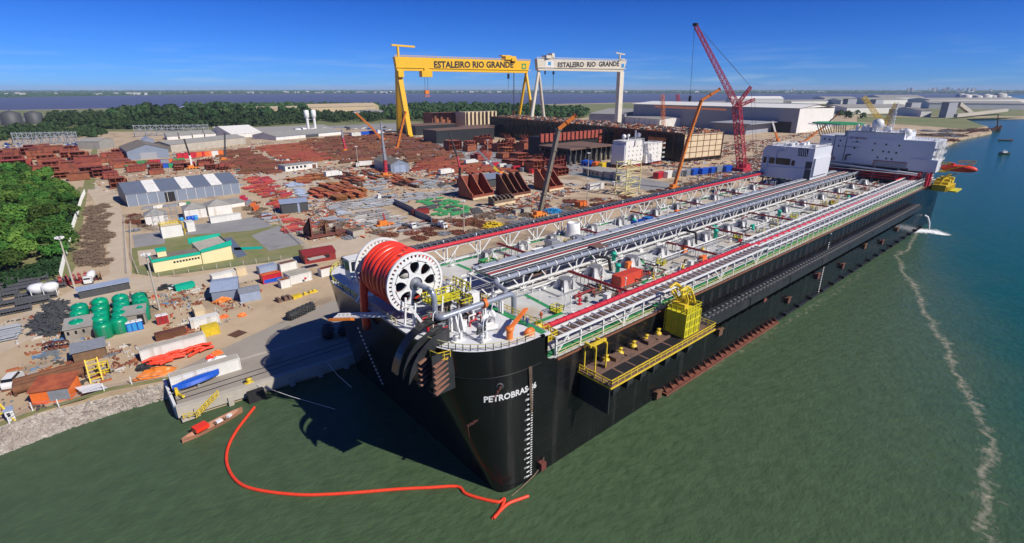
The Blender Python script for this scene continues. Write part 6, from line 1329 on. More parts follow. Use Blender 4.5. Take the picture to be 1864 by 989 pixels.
# ================================================================ stacked steel, pipes and scrap
def inside(p, poly):
    x, y = p; c = False
    for i in range(len(poly)):
        a, b = poly[i], poly[i - 1]
        if (a[1] > y) != (b[1] > y) and x < (b[0] - a[0]) * (y - a[1]) / (b[1] - a[1]) + a[0]: c = not c
    return c
def protos(fn, n, name, cat='steel stack'):
    out = []
    for i in range(n):
        me = fn(random.Random(100 + i)); o = bpy.data.objects.new(name, me[0]); 
        if len(me) == 1: ob = o; 
        col.objects.link(o); o['label'] = 'x'; o['category'] = cat
        for nm, m2 in me[1:]:
            c = bpy.data.objects.new(nm, m2); col.objects.link(c); c.parent = o
        o.hide_render = False; out.append(o)
    return out
FR = random.Random(5)
def fill(pr, px, cx, cy, label, group, jit=.12, prob=1.0, rz=0.0, sc_=(.85, 1.1), z=LZ, zs=(1, 1), skew=0.0, cap=999):
    poly = [tuple(G(*q)[:2]) for q in px]; xs = [p[0] for p in poly]; ys = [p[1] for p in poly]; n = 0
    y = min(ys) + cy / 2
    while y < max(ys):
        x = min(xs) + cx * FR.random()
        while x < max(xs):
            if inside((x, y), poly) and FR.random() < prob and n < cap:
                o = put(FR.choice(pr), (x + FR.uniform(-jit, jit) * cx, y + FR.uniform(-jit, jit) * cy, z), rz + FR.uniform(-.02, .02) + (math.pi if FR.random() < .5 else 0), (FR.uniform(*sc_), FR.uniform(*sc_), FR.uniform(*zs)), label, group); n += 1
            x += cx
        y += cy
    return n
def stackm(L, Wd, hmin, hmax, mt, ribs=True):
    def f(r):
        m = MB(); h = r.uniform(hmin, hmax); k = r.randint(2, 4); z = .25
        for i in range(2): m.box(-L * .35 + i * L * .6, -Wd * .5, 0, -L * .35 + i * L * .6 + .4, Wd * .5, .25)
        for i in range(k):
            dx, dy = r.uniform(-.5, .5), r.uniform(-.15, .15); hz = h / k * .8; m.box(-L / 2 + dx, -Wd / 2 + dy, z, L / 2 + dx, Wd / 2 + dy, z + hz * .4)
            if ribs:
                for q in range(4): yy = -Wd / 2 + .2 + q * (Wd - .4) / 3 + dy; m.box(-L / 2 + dx + .2, yy - .07, z + hz * .4, L / 2 + dx - .2, yy + .07, z + hz)
            z += hz + .05
        return (m.mesh('steel_stack', mt),)
    return f
S_red = protos(stackm(13, 2.9, 1.4, 2.4, 'rust'), 4, 'plate_stack')
S_prim = protos(stackm(13, 2.9, 1.2, 2.0, 'primer_red'), 3, 'panel_stack')
S_or = protos(stackm(10, 3.4, 1.0, 2.0, 'rust_orange', False), 4, 'beam_stack')
S_dk = protos(stackm(12, 3.0, 1.0, 2.2, 'rust_dark'), 3, 'girder_stack')
fill(S_prim, [(464, 269), (540, 262), (560, 268), (606, 292), (530, 299)], 15, 4.6, 'long red primed plate stack in the dense rows left of the white trailer', 'red primed stacks left of the yard', prob=.93)
fill(S_red, [(395, 277), (450, 272), (507, 304), (498, 320), (425, 316)], 14.5, 4.8, 'rusty plate stack in the rows in front of the beige warehouse end', 'rusty stacks before the beige warehouse', prob=.85)
fill(S_red + S_dk, [(540, 258), (640, 246), (730, 243), (790, 262), (862, 290), (880, 303), (800, 300), (735, 296), (690, 305), (640, 306), (600, 288)], 17, 6.2, 'brown rusty plate stack among the long rows at the back of the yard', 'brown stacks at the back of the yard', prob=.8, sc_=(.9, 1.25))
fill(S_prim, [(752, 296), (800, 288), (850, 297), (925, 305), (940, 314), (870, 316), (790, 318), (752, 308)], 15, 4.8, 'red plate stack in the rows right of the tan roofed gable shed', 'red stacks right of the gable shed', prob=.86)
fill(S_or, [(522, 328), (590, 319), (593, 328), (550, 336)], 11, 4.4, 'orange rusty beam stack beside the white two door office', 'orange beam stacks by the office', prob=.95, zs=(1.2, 1.8))
fill(S_or, [(563, 348), (600, 337), (640, 335), (668, 355), (618, 366), (562, 357)], 4.6, 11.5, 'orange brown beam stack in the block behind the open blue shed', 'orange brown beams behind the open shed', prob=.9, rz=math.pi / 2, zs=(1.3, 2.0))
fill(S_or + S_dk, [(603, 317), (640, 311), (668, 328), (648, 340), (622, 330)], 4.6, 12, 'rusty beam stack in the cluster left of the crane with the red boom', 'beams left of the red boom crane', prob=.8, rz=math.pi / 2)
fill(S_or + S_dk, [(662, 308), (700, 313), (772, 334), (748, 344), (690, 330), (655, 318)], 4.8, 12, 'rusty beam stack in the rows under the crane with the red boom', 'beams under the red boom crane', prob=.8, rz=math.pi / 2)
fill(S_or, [(500, 350), (545, 365), (560, 372), (500, 372)], 10, 4, 'low rusty beam stack along the lane behind the open blue shed', 'low beams behind the open shed', prob=.7)
# heaps
def heapm(n, R_, H_, L, mt, w_=.12):
    def f(r):
        m = MB()
        for i in range(n):
            a = r.random() * 6.28; q = r.random() ** .5 * R_; x, y = q * math.cos(a), q * math.sin(a); z = r.random() * H_ * (1 - q / R_ * .8); a2 = r.random() * 6.28; l = L * r.uniform(.4, 1); dz = r.uniform(-.25, .25) * l
            m.beam((x - l / 2 * math.cos(a2), y - l / 2 * math.sin(a2), max(.05, z + .1 - dz)), (x + l / 2 * math.cos(a2), y + l / 2 * math.sin(a2), max(.08, z + .1 + dz)), w_ * r.uniform(.6, 1.6), w_)
        return (m.mesh('scrap_heap', mt),)
    return f
# pipes
def pipem(L, r0, n, mt, caps=False):
    def f(r):
        m = MB(); k = n
        for i in range(n):
            y = (i - n / 2) * r0 * 2.15; m.tube((-L / 2 + r.uniform(-.6, .6), y, r0 + .2), (L / 2 + r.uniform(-.6, .6), y + r.uniform(-.2, .2), r0 + .2), r0 * r.uniform(.7, 1), 7)
        for i in range(n - 1):
            if r.random() < .6: y = (i - n / 2 + .5) * r0 * 2.15; m.tube((-L / 2 + r.uniform(-.8, .6), y, r0 * 2.8 + .2), (L / 2 - r.random(), y, r0 * 2.8 + .2), r0 * .8, 7)
        for x in (-L * .3, L * .3): m.box(x, -n * r0 * 1.2, 0, x + .25, n * r0 * 1.2, .2)
        return (m.mesh('pipe_bundle', mt),)
    return f
P_red = protos(pipem(7.5, .28, 6, 'red_dull'), 3, 'red_pipe_bundle', 'pipes'); P_wh = protos(pipem(6, .2, 7, 'pipe_white'), 3, 'white_pipe_bundle', 'pipes'); P_gr = protos(pipem(7, .25, 8, 'grey_steel'), 3, 'grey_pipe_bundle', 'pipes')
P_gn = protos(pipem(5, .2, 6, 'green_paint'), 2, 'green_pipe_bundle', 'pipes'); P_bl = protos(pipem(5, .25, 7, 'roof_blue'), 2, 'blue_pipe_bundle', 'pipes'); P_bk = protos(pipem(6, .25, 6, 'dark_grey'), 2, 'dark_pipe_bundle', 'pipes')
fill(P_red, [(452, 325), (480, 321), (512, 345), (545, 374), (512, 386), (478, 362), (450, 342)], 9.5, 5.0, 'red pipe bundle with white end caps in the rows left of the open blue shed', 'red pipe bundles', prob=.85, rz=.25)
fill(P_red, [(505, 395), (560, 408), (565, 418), (530, 425)], 8, 4, 'red and white pipe bundle beside the cut rusty hull corner', 'red pipes by the hull corner', prob=.8)
fill(P_bl, [(520, 334), (545, 332), (565, 357), (552, 362)], 6, 4.2, 'blue grey pipe bundle between the orange beam stacks', 'blue grey pipes', prob=.9)
P_wp = protos(stackm(6.5, 2.4, .4, .9, 'pipe_white', False), 3, 'white_panel_stack', 'panels')
fill(P_wp + P_wp + P_gr, [(590, 374), (640, 366), (700, 358), (770, 351), (850, 343), (862, 350), (790, 360), (700, 374), (620, 388)], 7, 4.2, 'white pipe bundle in the long band across the middle of the yard', 'white pipes in the middle band', prob=.85)
fill(P_wp + P_wp + P_wh, [(640, 388), (690, 380), (752, 405), (790, 414), (740, 428), (668, 418)], 7, 4.4, 'white panel or pipe bundle in the fenced area behind the ship reel', 'white bundles behind the reel', prob=.95)
fill(P_gn + P_gn + P_bk, [(757, 366), (800, 360), (862, 378), (885, 388), (840, 395), (790, 392)], 7, 4.2, 'green racked pipes near the yellow frame behind the ship', 'green pipe racks', prob=.9)
fill(P_gr + P_bk, [(765, 328), (850, 336), (905, 350), (900, 360), (850, 342), (770, 345), (735, 335)], 8, 5, 'grey pipe bundle between the beam rows and the wide canopy', 'grey pipes by the canopy', prob=.8)
fill(P_gr, [(700, 300), (720, 350), (690, 352), (640, 345)], 9, 6, 'grey pipe bundle in the gap beside the rusty beams', 'grey pipes in the gap', prob=.5)
fill(P_gr + P_bl, [(590, 392), (625, 386), (640, 392), (600, 404)], 6, 4, 'grey pipe bundle right of the open blue shed', 'grey pipes right of the open shed', prob=.8)
fill(P_gr + P_bl, [(478, 385), (505, 395), (515, 402), (490, 405)], 5, 3.6, 'grey pipe bundle on the bare ground left of the open shed', 'grey pipes left of the open shed', prob=.8)
# dark cable racks and solar-like trays on the far left
def rackm(r):
    m = MB(); L, Wd = 9, 3.0
    for k in range(r.randint(2, 3)):
        z = .3 + k * .8; m.box(-L / 2, -Wd / 2, z, L / 2, Wd / 2, z + .12)
        for i in range(12): x = -L / 2 + .3 + i * L / 12; m.box(x, -Wd / 2 - .05, z - .25, x + .12, Wd / 2 + .05, z + .2)
    for x in (-L / 2 + .3, L / 2 - .3):
        for y in (-1.3, 1.3): m.beam((x, y, 0), (x, y, 2.2), .16)
    return (m.mesh('grating_rack', 'tray_grey'),)
GR = protos(rackm, 2, 'grating_rack', 'rack')
fill(GR, [(-60, 525), (0, 512), (82, 498), (112, 503), (100, 540), (40, 567), (0, 577), (-60, 590)], 10.2, 4.4, 'dark grey grating rack in the rows at the left edge below the wood', 'grating racks at the left edge', prob=.96)
PJ = protos(heapm(80, 2.6, 1.5, 3.0, 'dark_grey', .28), 3, 'dark_frame_heap', 'frames')
fill(PJ, [(80, 565), (108, 553), (120, 560), (112, 598), (72, 622), (60, 618)], 3.6, 3.2, 'dark heap of steel frames in the pile left of the green tanks', 'dark frames left of the tanks', jit=.35, prob=1, zs=(.8, 1.2))
fill(P_gr, [(-20, 590), (14, 596), (10, 625), (-30, 640)], 6, 3.5, 'grey metal bundle at the left edge across the muddy patch', 'grey bundles at the left edge', prob=.9)
HP = protos(heapm(110, 3.0, 1.6, 2.6, 'scrap'), 3, 'scaffold_heap', 'heap')
fill(HP, [(158, 378), (192, 372), (198, 400), (196, 440), (186, 492), (150, 496), (140, 480), (155, 430)], 4.8, 4.4, 'brown heap of loose scaffold tubes along the sandy road beside the wood', 'scaffold tube heaps', jit=.3, prob=.95)
HS = protos(heapm(90, 3.6, 1.2, 3.4, 'scrap', .2), 2, 'scrap_heap', 'heap') + protos(heapm(80, 3.6, 1.2, 3.6, 'rust', .25), 2, 'rusty_heap', 'heap') + protos(heapm(60, 3.0, 1.0, 3.0, 'grey_steel', .2), 1, 'grey_heap', 'heap')
fill(HS, [(700, 428), (790, 402), (880, 388), (1000, 372), (1180, 352), (1300, 325), (1390, 312), (1385, 322), (1200, 366), (1000, 400), (850, 440), (800, 452)], 8.5, 7.0, 'low heap of steel offcuts on the strip of ground beside the ship', 'offcut heaps beside the ship', jit=.4, prob=.72, sc_=(.8, 1.2))
fill(HS, [(560, 412), (640, 400), (700, 430), (620, 440)], 7, 6, 'heap of steel scraps behind the ship bow', 'scrap behind the bow', jit=.4, prob=.55)
fill(HS, [(1240, 320), (1330, 300), (1400, 280), (1500, 262), (1500, 300), (1400, 305)], 14, 12, 'heap of steel in the crowded ground before the big grey hall', 'heaps before the big hall', jit=.4, prob=.6, sc_=(1.3, 2))
fill(HS, [(242, 395), (262, 390), (262, 425), (245, 425)], 5, 4.5, 'small rusty heap by the tent fence', 'rusty heaps by the tents', jit=.3, prob=.8, sc_=(.7, .9))
fill(HS, [(445, 372), (470, 370), (500, 405), (480, 408)], 6, 5, 'scrap heap along the fence left of the open blue shed', 'scrap along the fence', jit=.4, prob=.7, sc_=(.7, 1))
fill(HS, [(1690, 262), (1745, 248), (1800, 236), (1690, 240)], 26, 20, 'rusty heap on the far sandy point beyond the stern', 'heaps on the sandy point', jit=.4, prob=.7, sc_=(3, 4.5), zs=(2, 3))

# ---- big ship sections
def section(w_, d_, h_, mt, r, openf=True, fins=0, cell=4.0):
    "hull block: plated box shell with stiffener cells on its faces"
    m = MB(); t = .35; m.box(-w_ / 2, -d_ / 2, .6, w_ / 2, d_ / 2, .6 + t); nx, nz, ny = max(2, round(w_ / cell)), max(1, round(h_ / cell)), max(2, round(d_ / cell))
    for i in range(nx + 1): x = -w_ / 2 + w_ * i / nx; m.box(x - t / 2, -d_ / 2, .6, x + t / 2, d_ / 2, .6 + h_ * r.uniform(.75, 1.0))
    for k in range(1, nz + 1): z = .6 + h_ * k / nz; m.box(-w_ / 2, -d_ / 2 + (0.2 if openf else 0), z - t / 2, w_ / 2 * r.uniform(.6, 1), d_ / 2, z + t / 2)
    m.box(-w_ / 2, d_ / 2 - t, .6, w_ / 2, d_ / 2, .6 + h_ * .9); m.box(-w_ / 2, -d_ / 2 + d_ * .4, .6, w_ / 2, -d_ / 2 + d_ * .4 + t, .6 + h_ * .9)
    for i in range(nx * 3 + 1): x = -w_ / 2 + w_ * i / (nx * 3); m.box(x - .08, -d_ / 2 + d_ * .4 - .5, .6, x + .08, -d_ / 2 + d_ * .4, .6 + h_ * .85)
    for i in range(fins): x = -w_ / 2 + w_ * (i + .5) / fins; m.profx([(-d_ / 2, .6 + h_), (d_ * .1, .6 + h_), (-d_ / 2, .6 + h_ * 1.6)], x, x + t)
    for i in range(3): x = -w_ / 2 + w_ * (i + .5) / 3; m.box(x - .5, -d_ / 2 + 1, 0, x + .5, d_ / 2 - 1, .6)
    return m
BR_ = random.Random(9)
SB = []
for i in range(6):
    w_, d_, h_ = BR_.uniform(12, 20), BR_.uniform(9, 14), BR_.uniform(6, 11)
    o = bpy.data.objects.new('hull_section', section(w_, d_, h_, 'primer_red', BR_, fins=0 if i % 3 else 3).mesh('hull_section', 'primer_red')); col.objects.link(o); o['label'] = 'x'; o['category'] = 'hull section'; SB.append(o)
fill(SB, [(0, 285), (60, 272), (140, 272), (165, 300), (160, 340), (130, 350), (80, 320), (0, 300)], 23, 17, 'red primed hull section in the crowded block yard at the left edge', 'red hull sections at the left', jit=.1, prob=.9, zs=(.45, .95), sc_=(.75, 1.0))
fill(SB, [(180, 278), (225, 275), (232, 300), (225, 350), (185, 350), (175, 320)], 22, 16, 'red hull section in the narrow column left of the ribbed gable shed', 'red hull sections left of the gable shed', jit=.1, prob=.9, zs=(.4, .8), sc_=(.7, .95))
fill(SB, [(245, 300), (330, 295), (410, 298), (430, 310), (300, 318), (235, 318)], 17, 13, 'small red hull section behind the striped shed', 'small hull sections behind the striped shed', jit=.2, prob=.7, zs=(.3, .5), sc_=(.5, .8))
fill(SB, [(800, 270), (900, 262), (985, 268), (1010, 290), (1035, 320), (960, 322), (890, 300)], 27, 21, 'rusty hull section in the assembly area below the gantry cranes', 'hull sections below the cranes', jit=.15, prob=.85, zs=(.6, 1.1), sc_=(.8, 1.15))
fill(SB, [(790, 238), (960, 222), (985, 240), (960, 262), (800, 262)], 42, 34, 'large rusty hull section between the two gantry cranes', 'large hull sections between the cranes', jit=.15, prob=.8, zs=(.5, .9), sc_=(1.3, 1.8))
# colourful containers behind the striped shed
cc = []
for mt in ('green_paint', 'red_pipe', 'blue', 'yellow', 'wall_white', 'orange', 'grey_steel'):
    m = MB().box(-3, -1.2, 0, 3, 1.2, 2.6)
    for i in range(10): m.box(-2.8 + i * .6, -1.26, .2, -2.6 + i * .6, -1.2, 2.4)
    o = bpy.data.objects.new('container', m.mesh('container', mt)); col.objects.link(o); o['label'] = 'x'; o['category'] = 'container'; cc.append((mt, o))
CNM = {'green_paint': 'green', 'red_pipe': 'red', 'blue': 'blue', 'yellow': 'yellow', 'wall_white': 'white', 'orange': 'orange', 'grey_steel': 'grey'}
def crow(px, n, where, grp, k=1.0, dirs=0.0, cols=None):
    A, B = G(*px[0]), G(*px[1])
    for i in range(n):
        mt, o = FR.choice([c for c in cc if cols is None or c[0] in cols]); p = A.lerp(B, (i + .5) / n)
        put(o, p + Vector((0, FR.uniform(-1, 1), 0)), dirs + FR.uniform(-.15, .15), k, f'small {CNM[mt]} container {where}', f'{CNM[mt]} containers {grp}')
crow(((245, 302), (330, 296)), 11, 'in the mixed row behind the striped shed', 'behind the striped shed', 1.5)
crow(((235, 309), (350, 303)), 12, 'in the nearer mixed row behind the striped shed', 'in the nearer row', 1.4)
crow(((330, 289), (400, 283)), 7, 'before the beige warehouse front', 'before the beige warehouse', 1.9, cols=('red_pipe', 'wall_white', 'orange'))
crow(((262, 382), (345, 372)), 9, 'lying along the foot of the striped shed', 'at the striped shed foot', .6, cols=('orange', 'grey_steel', 'wall_white', 'green_paint'))
crow(((440, 362), (470, 385)), 5, 'in the short row at the right end of the striped shed', 'at the shed end', .9, 1.2, cols=('orange', 'grey_steel', 'red_pipe'))
crow(((1060, 300), (1100, 306)), 4, 'beside the low green trimmed office', 'beside the green trimmed office', 1.6, .3)
crow(((1190, 325), (1330, 312)), 9, 'in the line between the stair tower and the lattice crane', 'between stair tower and crane', 1.8, .1, cols=('wall_white', 'grey_steel', 'blue', 'red_pipe'))
crow(((880, 300), (1010, 322)), 9, 'along the paved lane under the hull sections', 'along the paved lane', 1.3, .2, cols=('wall_white', 'grey_steel', 'red_pipe'))
crow(((640, 250), (700, 243)), 4, 'by the far fence behind the brown stacks', 'by the far fence', 2.2, 0, cols=('wall_white', 'blue'))
# hull bow sections with sloping buttresses (behind the ship)
def buttress(label, px, py, w_, n, h_, mt='rust', d_=14):
    p = G(px, py); t = thing('bow_section', label, 'hull section', p, 'buttressed bow sections')
    part('back_plate', MB().box(-w_ / 2, d_ - .5, 0, w_ / 2, d_, h_).box(-w_ / 2, 0, .6, w_ / 2, d_, 1.1).box(-w_ / 2, -.4, .6, w_ / 2, 0, 3), mt, t, local=True)
    for i in range(n): x = -w_ / 2 + w_ * i / (n - 1); part('buttress', MB().profx([(0, 1), (d_, 1), (d_, h_ + 1), (d_ - 3, h_ + 1), (2, 4.5), (0, 4)], x - .35, x + .35), mt, t, local=True)
    part('edge_beam', MB().box(-w_ / 2 - .3, -.8, .2, w_ / 2 + .3, -.4, 1.5), 'cream', t, local=True)
buttress('leftmost rusty bow section with an open box top, right of the grey canopy', 880, 362, 16, 3, 12.5, 'primer_red')
buttress('middle rusty bow section with four sloping buttresses', 948, 359, 16, 4, 12.5, 'rust')
buttress('rightmost rusty bow section with three tall sloping buttresses', 1012, 347, 13, 3, 12.5, 'primer_red')
for i in range(1): buttress('low cream and rust bow piece lying in front of the buttressed sections', 918, 373, 15, 6, 4, 'scrap', 5)
# cut hull corner near the road
p = G(566, 436); t = thing('hull_corner', 'dark rusty cut hull corner with two triangular plates behind the bow', 'hull section', p)
part('wall_plate', MB().profx([(0, 0), (9, 0), (9, 3), (0, 9.5)], 0, .5), 'rust_dark', t, local=True); part('wall_plate', MB().profx([(0, 0), (7, 0), (7, 2), (0, 6)], 7, 7.5), 'rust_dark', t, local=True); part('wall_plate', MB().profx([(0, 0), (6, 0), (6, 1.5), (0, 4.5)], 11.5, 11.9), 'rust_dark', t, local=True)
part('base_plate', MB().box(-1, -1.5, .6, 17, 8, 1.1).box(0, 0, 1.1, 1.2, .4, 9.5), 'rust_dark', t, local=True); m = MB()
for i in range(9): m.beam((1 + i * 1.7, 2, 1), (1 + i * 1.7, 2.2, 4), .15); m.beam((1, 1 + i * .7, 2), (15, 1 + i * .7, 2.4), .1)
part('scaffold', m, 'scrap', t, local=True)
C_('shipping_container', 'weathered white container beside the dark cut hull corner', G(648, 428), 6, 6, 2.8, 'concrete_light', .1, roof='scrap')
C_('shipping_container', 'dark red container inside the curved blue fence', G(765, 390), 9, 3, 2.8, 'dark_red', -.1)
C_('shipping_container', 'pale grey container lying on the strip beside the blue pipes', G(950, 388), 11, 2.6, 2.4, 'concrete_light', .0)
C_('shipping_container', 'white container right of the buttressed bow sections', G(1083, 344), 13, 4, 4, 'wall_white', -.1)
C_('skip', 'orange skip lying near the port rack of the ship', G(1058, 376), 7, 4, 3, 'orange', .05)
w_ = MB(); pts = [G(718, 372), G(740, 382), G(752, 388), G(756, 393), G(782, 404), G(786, 408)]
for a, b in zip(pts, pts[1:]): w_.beam(a + Vector((0, 0, 1.6)), b + Vector((0, 0, 1.6)), .3, 3.2)
single('panel_fence', w_, 'roof_slate', 'dark blue panel fence bending between the white bundles and green pipes', 'fence')
o = protos(heapm(150, 4.5, 2.0, 4, 'light_blue', .3), 1, 'blue_frame_heap', 'heap')[0]; put(o, G(1005, 386), 0, (1.2, .9, 1), 'pile of bright blue steel frames at the foot of the brown crane', 'blue frames')
o = protos(heapm(150, 4.5, 3.0, 3.4, 'yellow', .35), 1, 'yellow_frame_heap', 'heap')[0]; put(o, G(897, 413), 0, (1.2, .8, 1), 'jumble of yellow steel frames behind the ship', 'yellow frames')
# dock hull with its long dark side, cream bulkhead and busy deck
A = Vector((370, 200, LZ)); B = Vector((425, 545, LZ)); d_ = (B - A); Ld = d_.length; an = math.atan2(d_.y, d_.x)
t = thing('dock_hull', 'enormous dark hull under construction in the dry dock with a cream end bulkhead', 'ship hull', A); t.rotation_euler = (0, 0, an)
part('hull_side', MB().box(0, -56, 0, Ld, 0, 24.5), 'hull_black', t, local=True); part('deck', MB().box(0, -56, 24.5, Ld, 0, 24.9), 'rust_deck', t, local=True)
part('end_bulkhead', MB().box(-.3, -54, 3, 0, -1, 24.2), 'cream', t, local=True); m = MB()
for i in range(7): m.box(-.6, -54 + i * 8.8, 2, -.3, -53.5 + i * 8.8, 24.6)
for k in range(5): m.box(-.6, -54, 3 + k * 5, -.3, -1, 3.4 + k * 5)
part('bulkhead_scaffold', m, 'rust', t, local=True)
dm_ = [MB(), MB(), MB(), MB()]
for i in range(1500):
    x, y = FR.uniform(2, Ld - 2), FR.uniform(-55, -1); dm_[i % 4].cb((x, y, 25.3), (FR.uniform(.5, 4), FR.uniform(.5, 3), FR.uniform(.6, 3.2)), FR.random() * 3)
for q, mt, nm in zip(dm_, ('concrete_light', 'rust_orange', 'dark_grey', 'rust'), ('deck_gear', 'deck_gear', 'deck_gear', 'deck_gear')): o = part(nm, q, mt, t, local=True); o['kind'] = 'stuff'
m = MB()
for i in range(28): m.box(10 + i * 11, .0, 1, 10.6 + i * 11, .6, 24)
m.box(0, .1, 24.6, Ld, 1.2, 25.8); part('side_scaffold', m, 'rust_dark', t, local=True)
part('orange_patch', MB().box(20, .05, 11, 42, .3, 20), 'crane_orange', t, local=True)
# red rimmed hull section and raised deck section before it
p = G(982, 290); t = thing('hull_module', 'dark open hull module rimmed with red blocks at the foot of the white crane', 'hull section', p)
part('shell', MB().box(0, 0, 0, 88, 16, 20), 'black', t, local=True); m = MB()
for i in range(15): m.box(i * 6, -1.5, 15.5, i * 6 + 4, 1, 23)
for k in range(6): m.box(84, -1.5, k * 3.4, 88, 1, k * 3.4 + 2.4)
part('red_block', m, 'primer_red', t, local=True)
p = G(1045, 300); t = thing('deck_section', 'flat grey raised deck section on dark stools before the dock hull', 'hull section', p)
part('deck_plate', MB().box(-6, 0, 12.5, 52, 40, 14), 'rust_deck', t, local=True); m = MB()
for i in range(9):
    for k in range(3): m.box(-5 + i * 6.8, 1 + k * 16, 0, -3 + i * 6.8, 4 + k * 16, 12.5); m.profx([(0 + k * 16, 12.5), (8 + k * 16, 12.5), (0 + k * 16, 8)], -5 + i * 6.8, -4.4 + i * 6.8)
part('stool', m, 'dark_grey', t, local=True)
for pl_, w_, h_, mt, lab in (((788, 240), 90, 27, 'primer_red', 'ribbed red bulkhead panel standing right of the yellow crane leg'), ((848, 240), 62, 29, 'cream', 'tall cream plated block right of the ribbed red bulkhead')):
    p = G(*pl_); t = thing('bulkhead_block', lab, 'hull section', p); part('plate', MB().box(0, 0, 0, w_, 26, h_), mt, t, local=True); m = MB()
    for i in range(8): m.box(i * w_ / 8 + 2, -3.5, 3, i * w_ / 8 + 5.5 if mt != 'cream' else i * w_ / 8 + 2.6, 0, h_)
    part('stiffener', m, 'rust' if mt != 'cream' else 'scrap', t, local=True)
for pl_, w_, d_, h_, lab in (((757, 247), 70, 40, 13, 'dark flat hull block just right of the yellow crane foot'), ((795, 262), 90, 30, 15, 'blue black hull block below the ribbed red bulkhead'), ((850, 252), 80, 26, 14, 'blue black flat topped block below the cream block')):
    p = G(*pl_); t = thing('hull_block', lab, 'hull section', p); part('shell', MB().box(0, 0, 0, w_, d_, h_), 'hull_grey', t, local=True); part('top_plate', MB().box(-.5, -.5, h_, w_ + .5, d_ + .5, h_ + .6), 'rust_deck', t, local=True)
# white accommodation block in the yard
A, L, a = G(1138, 307), 52, 0; t = thing('accommodation_module', 'white multi storey ship accommodation block standing in the yard', 'ship module', A)
part('wall', MB().box(-1, 0, 2.5, 24, 14, 22).box(24, -1, 2.5, 50, 14, 18).box(24, -3, 2.5, 36, -1, 10), 'wall_white', t, local=True)
part('side_wall', MB().box(-2, .5, 2.5, -1, 14, 19), 'block_white', t, local=True)
for i in range(8):
    for k in range(4): part('window', MB().box(3 + i * 5.6, -.1 if i < 4 else -1.1, 6 + k * 3.6, 3.8 + i * 5.6, -.02 if i < 4 else -1.02, 7 + k * 3.6), 'glass', t, local=True)
for x, y, r in ((2, 5, 1.9), (12, 8, 1.3), (22, 5, 2.2)): part('radome', MB().sphere((x, y, 25.5), r, 14).tube((x, y, 22), (x, y, 25), .5), 'white', t, local=True)
m = MB().rail([(-1, 0, 22), (24, 0, 22), (24, 14, 22)], 1.2, 2, .12).rail([(24, -1, 18), (50, -1, 18), (50, 14, 18)], 1.2, 2, .12)
for i in range(4): m.box(50, -2, 5 + i * 4, 53, 14, 5.3 + i * 4); m.rail([(50, -2, 5 + i * 4), (53, -2, 5 + i * 4)], 1.2, 1.5, .12)
part('roof_rail', m, 'white', t, local=True); part('mast', MB().tube((16, 4, 22), (16, 4, 30), .8), 'wall_grey', t, local=True); part('base', MB().box(-1, .5, 0, 50, 13, 2.5), 'dark_red', t, local=True)
# pale yellow stair tower
A = G(1138, 358); t = thing('stair_tower', 'open pale yellow stair tower standing on the ship port side', 'stair tower', A); m = MB()
for x in (0, 14):
    for y in (0, 8): m.beam((x, y, 0), (x, y, 21), .45)
for k in range(6):
    z = k * 4
    for y in (0, 8): m.beam((0, y, z + .2), (14, y, z + .2), .35)
    for x in (0, 14): m.beam((x, 0, z + .2), (x, 8, z + .2), .35)
    if k < 5:
        m.beam((1 if k % 2 else 13, 2, z), (13 if k % 2 else 1, 2, z + 4), .9, .35); m.beam((1 if k % 2 else 13, 1.4, z + 1.2), (13 if k % 2 else 1, 1.4, z + 5.2), .18); m.beam((0, 8, z), (14, 8, z + 4), .3)
part('frame', m, 'pale_yellow', t, local=True)
bld('office', 'low grey office with green base band before the white accommodation module', 'building', (1060, 318), (1095, 326), 309, 16, 'concrete_light', 'roof_grey', 'flat', 0, .4, [('base_band', 'f', 0, 1, 0, .22, 'teal')] + wins(4, z0=.4, z1=.75), h=5)
bld('office', 'small green and white office at the pale yellow stair tower', 'building', (1098, 326), (1128, 331), 318, 12, 'concrete_light', 'roof_grey', 'flat', 0, .4, [('base_band', 'f', 0, 1, 0, .22, 'teal'), ('door', 'f', .4, .6, 0, .8, 'roof_slate')], h=5.5)
# big halls
t = thing('assembly_hall', 'huge assembly hall with a shaded grey side and a sunlit white end wall behind the ship', 'hall', (784, 264, LZ))
part('wall', MB().box(784, 264, LZ, 925, 560, 38.5), 'wall_grey', t); part('end_wall', MB().box(784, 263.5, LZ, 925, 264, 38.6).profy([(784, 38.6), (925, 36), (850, 42)], 263.5, 264), 'wall_white', t)  # shade of the side wall and sun on the end wall put into their colours
part('roof', MB().add([(782, 262, 38.8), (850, 262, 43), (850, 565, 43), (782, 565, 38.8)], [(0, 1, 2, 3)]).add([(850, 262, 43), (927, 262, 37), (927, 565, 37), (850, 565, 43)], [(0, 1, 2, 3)]).box(849, 262, 43, 851, 500, 44), 'wall_white', t)
part('doorway', MB().box(783.8, 272, LZ, 784, 325, 19), 'black', t)
part('annex', MB().box(700, 300, LZ, 783, 350, 18).box(690, 290, 18, 784, 352, 19), 'wall_grey', t)
bld('warehouse', 'white panelled hall right of the white crane leg', 'hall', (1137, 226), (1200, 232), 213, 60, 'wall_white', 'roof_grey', 'gx', 3, 1, [('rib', 'f', i / 7, i / 7 + .012, 0, 1, 'grey_steel') for i in range(1, 7)])
bld('warehouse', 'dark roofed low hall left of the white panelled hall', 'hall', (1072, 224), (1136, 226), 207, 120, 'wall_grey', 'roof_grey', 'lean', 6, 1)
bld('warehouse', 'white hall with slanted roof lying behind the big grey assembly hall', 'hall', (1330, 190), (1425, 190), 180, 60, 'wall_white', 'wall_white', 'gx', 10, 1, h=22)
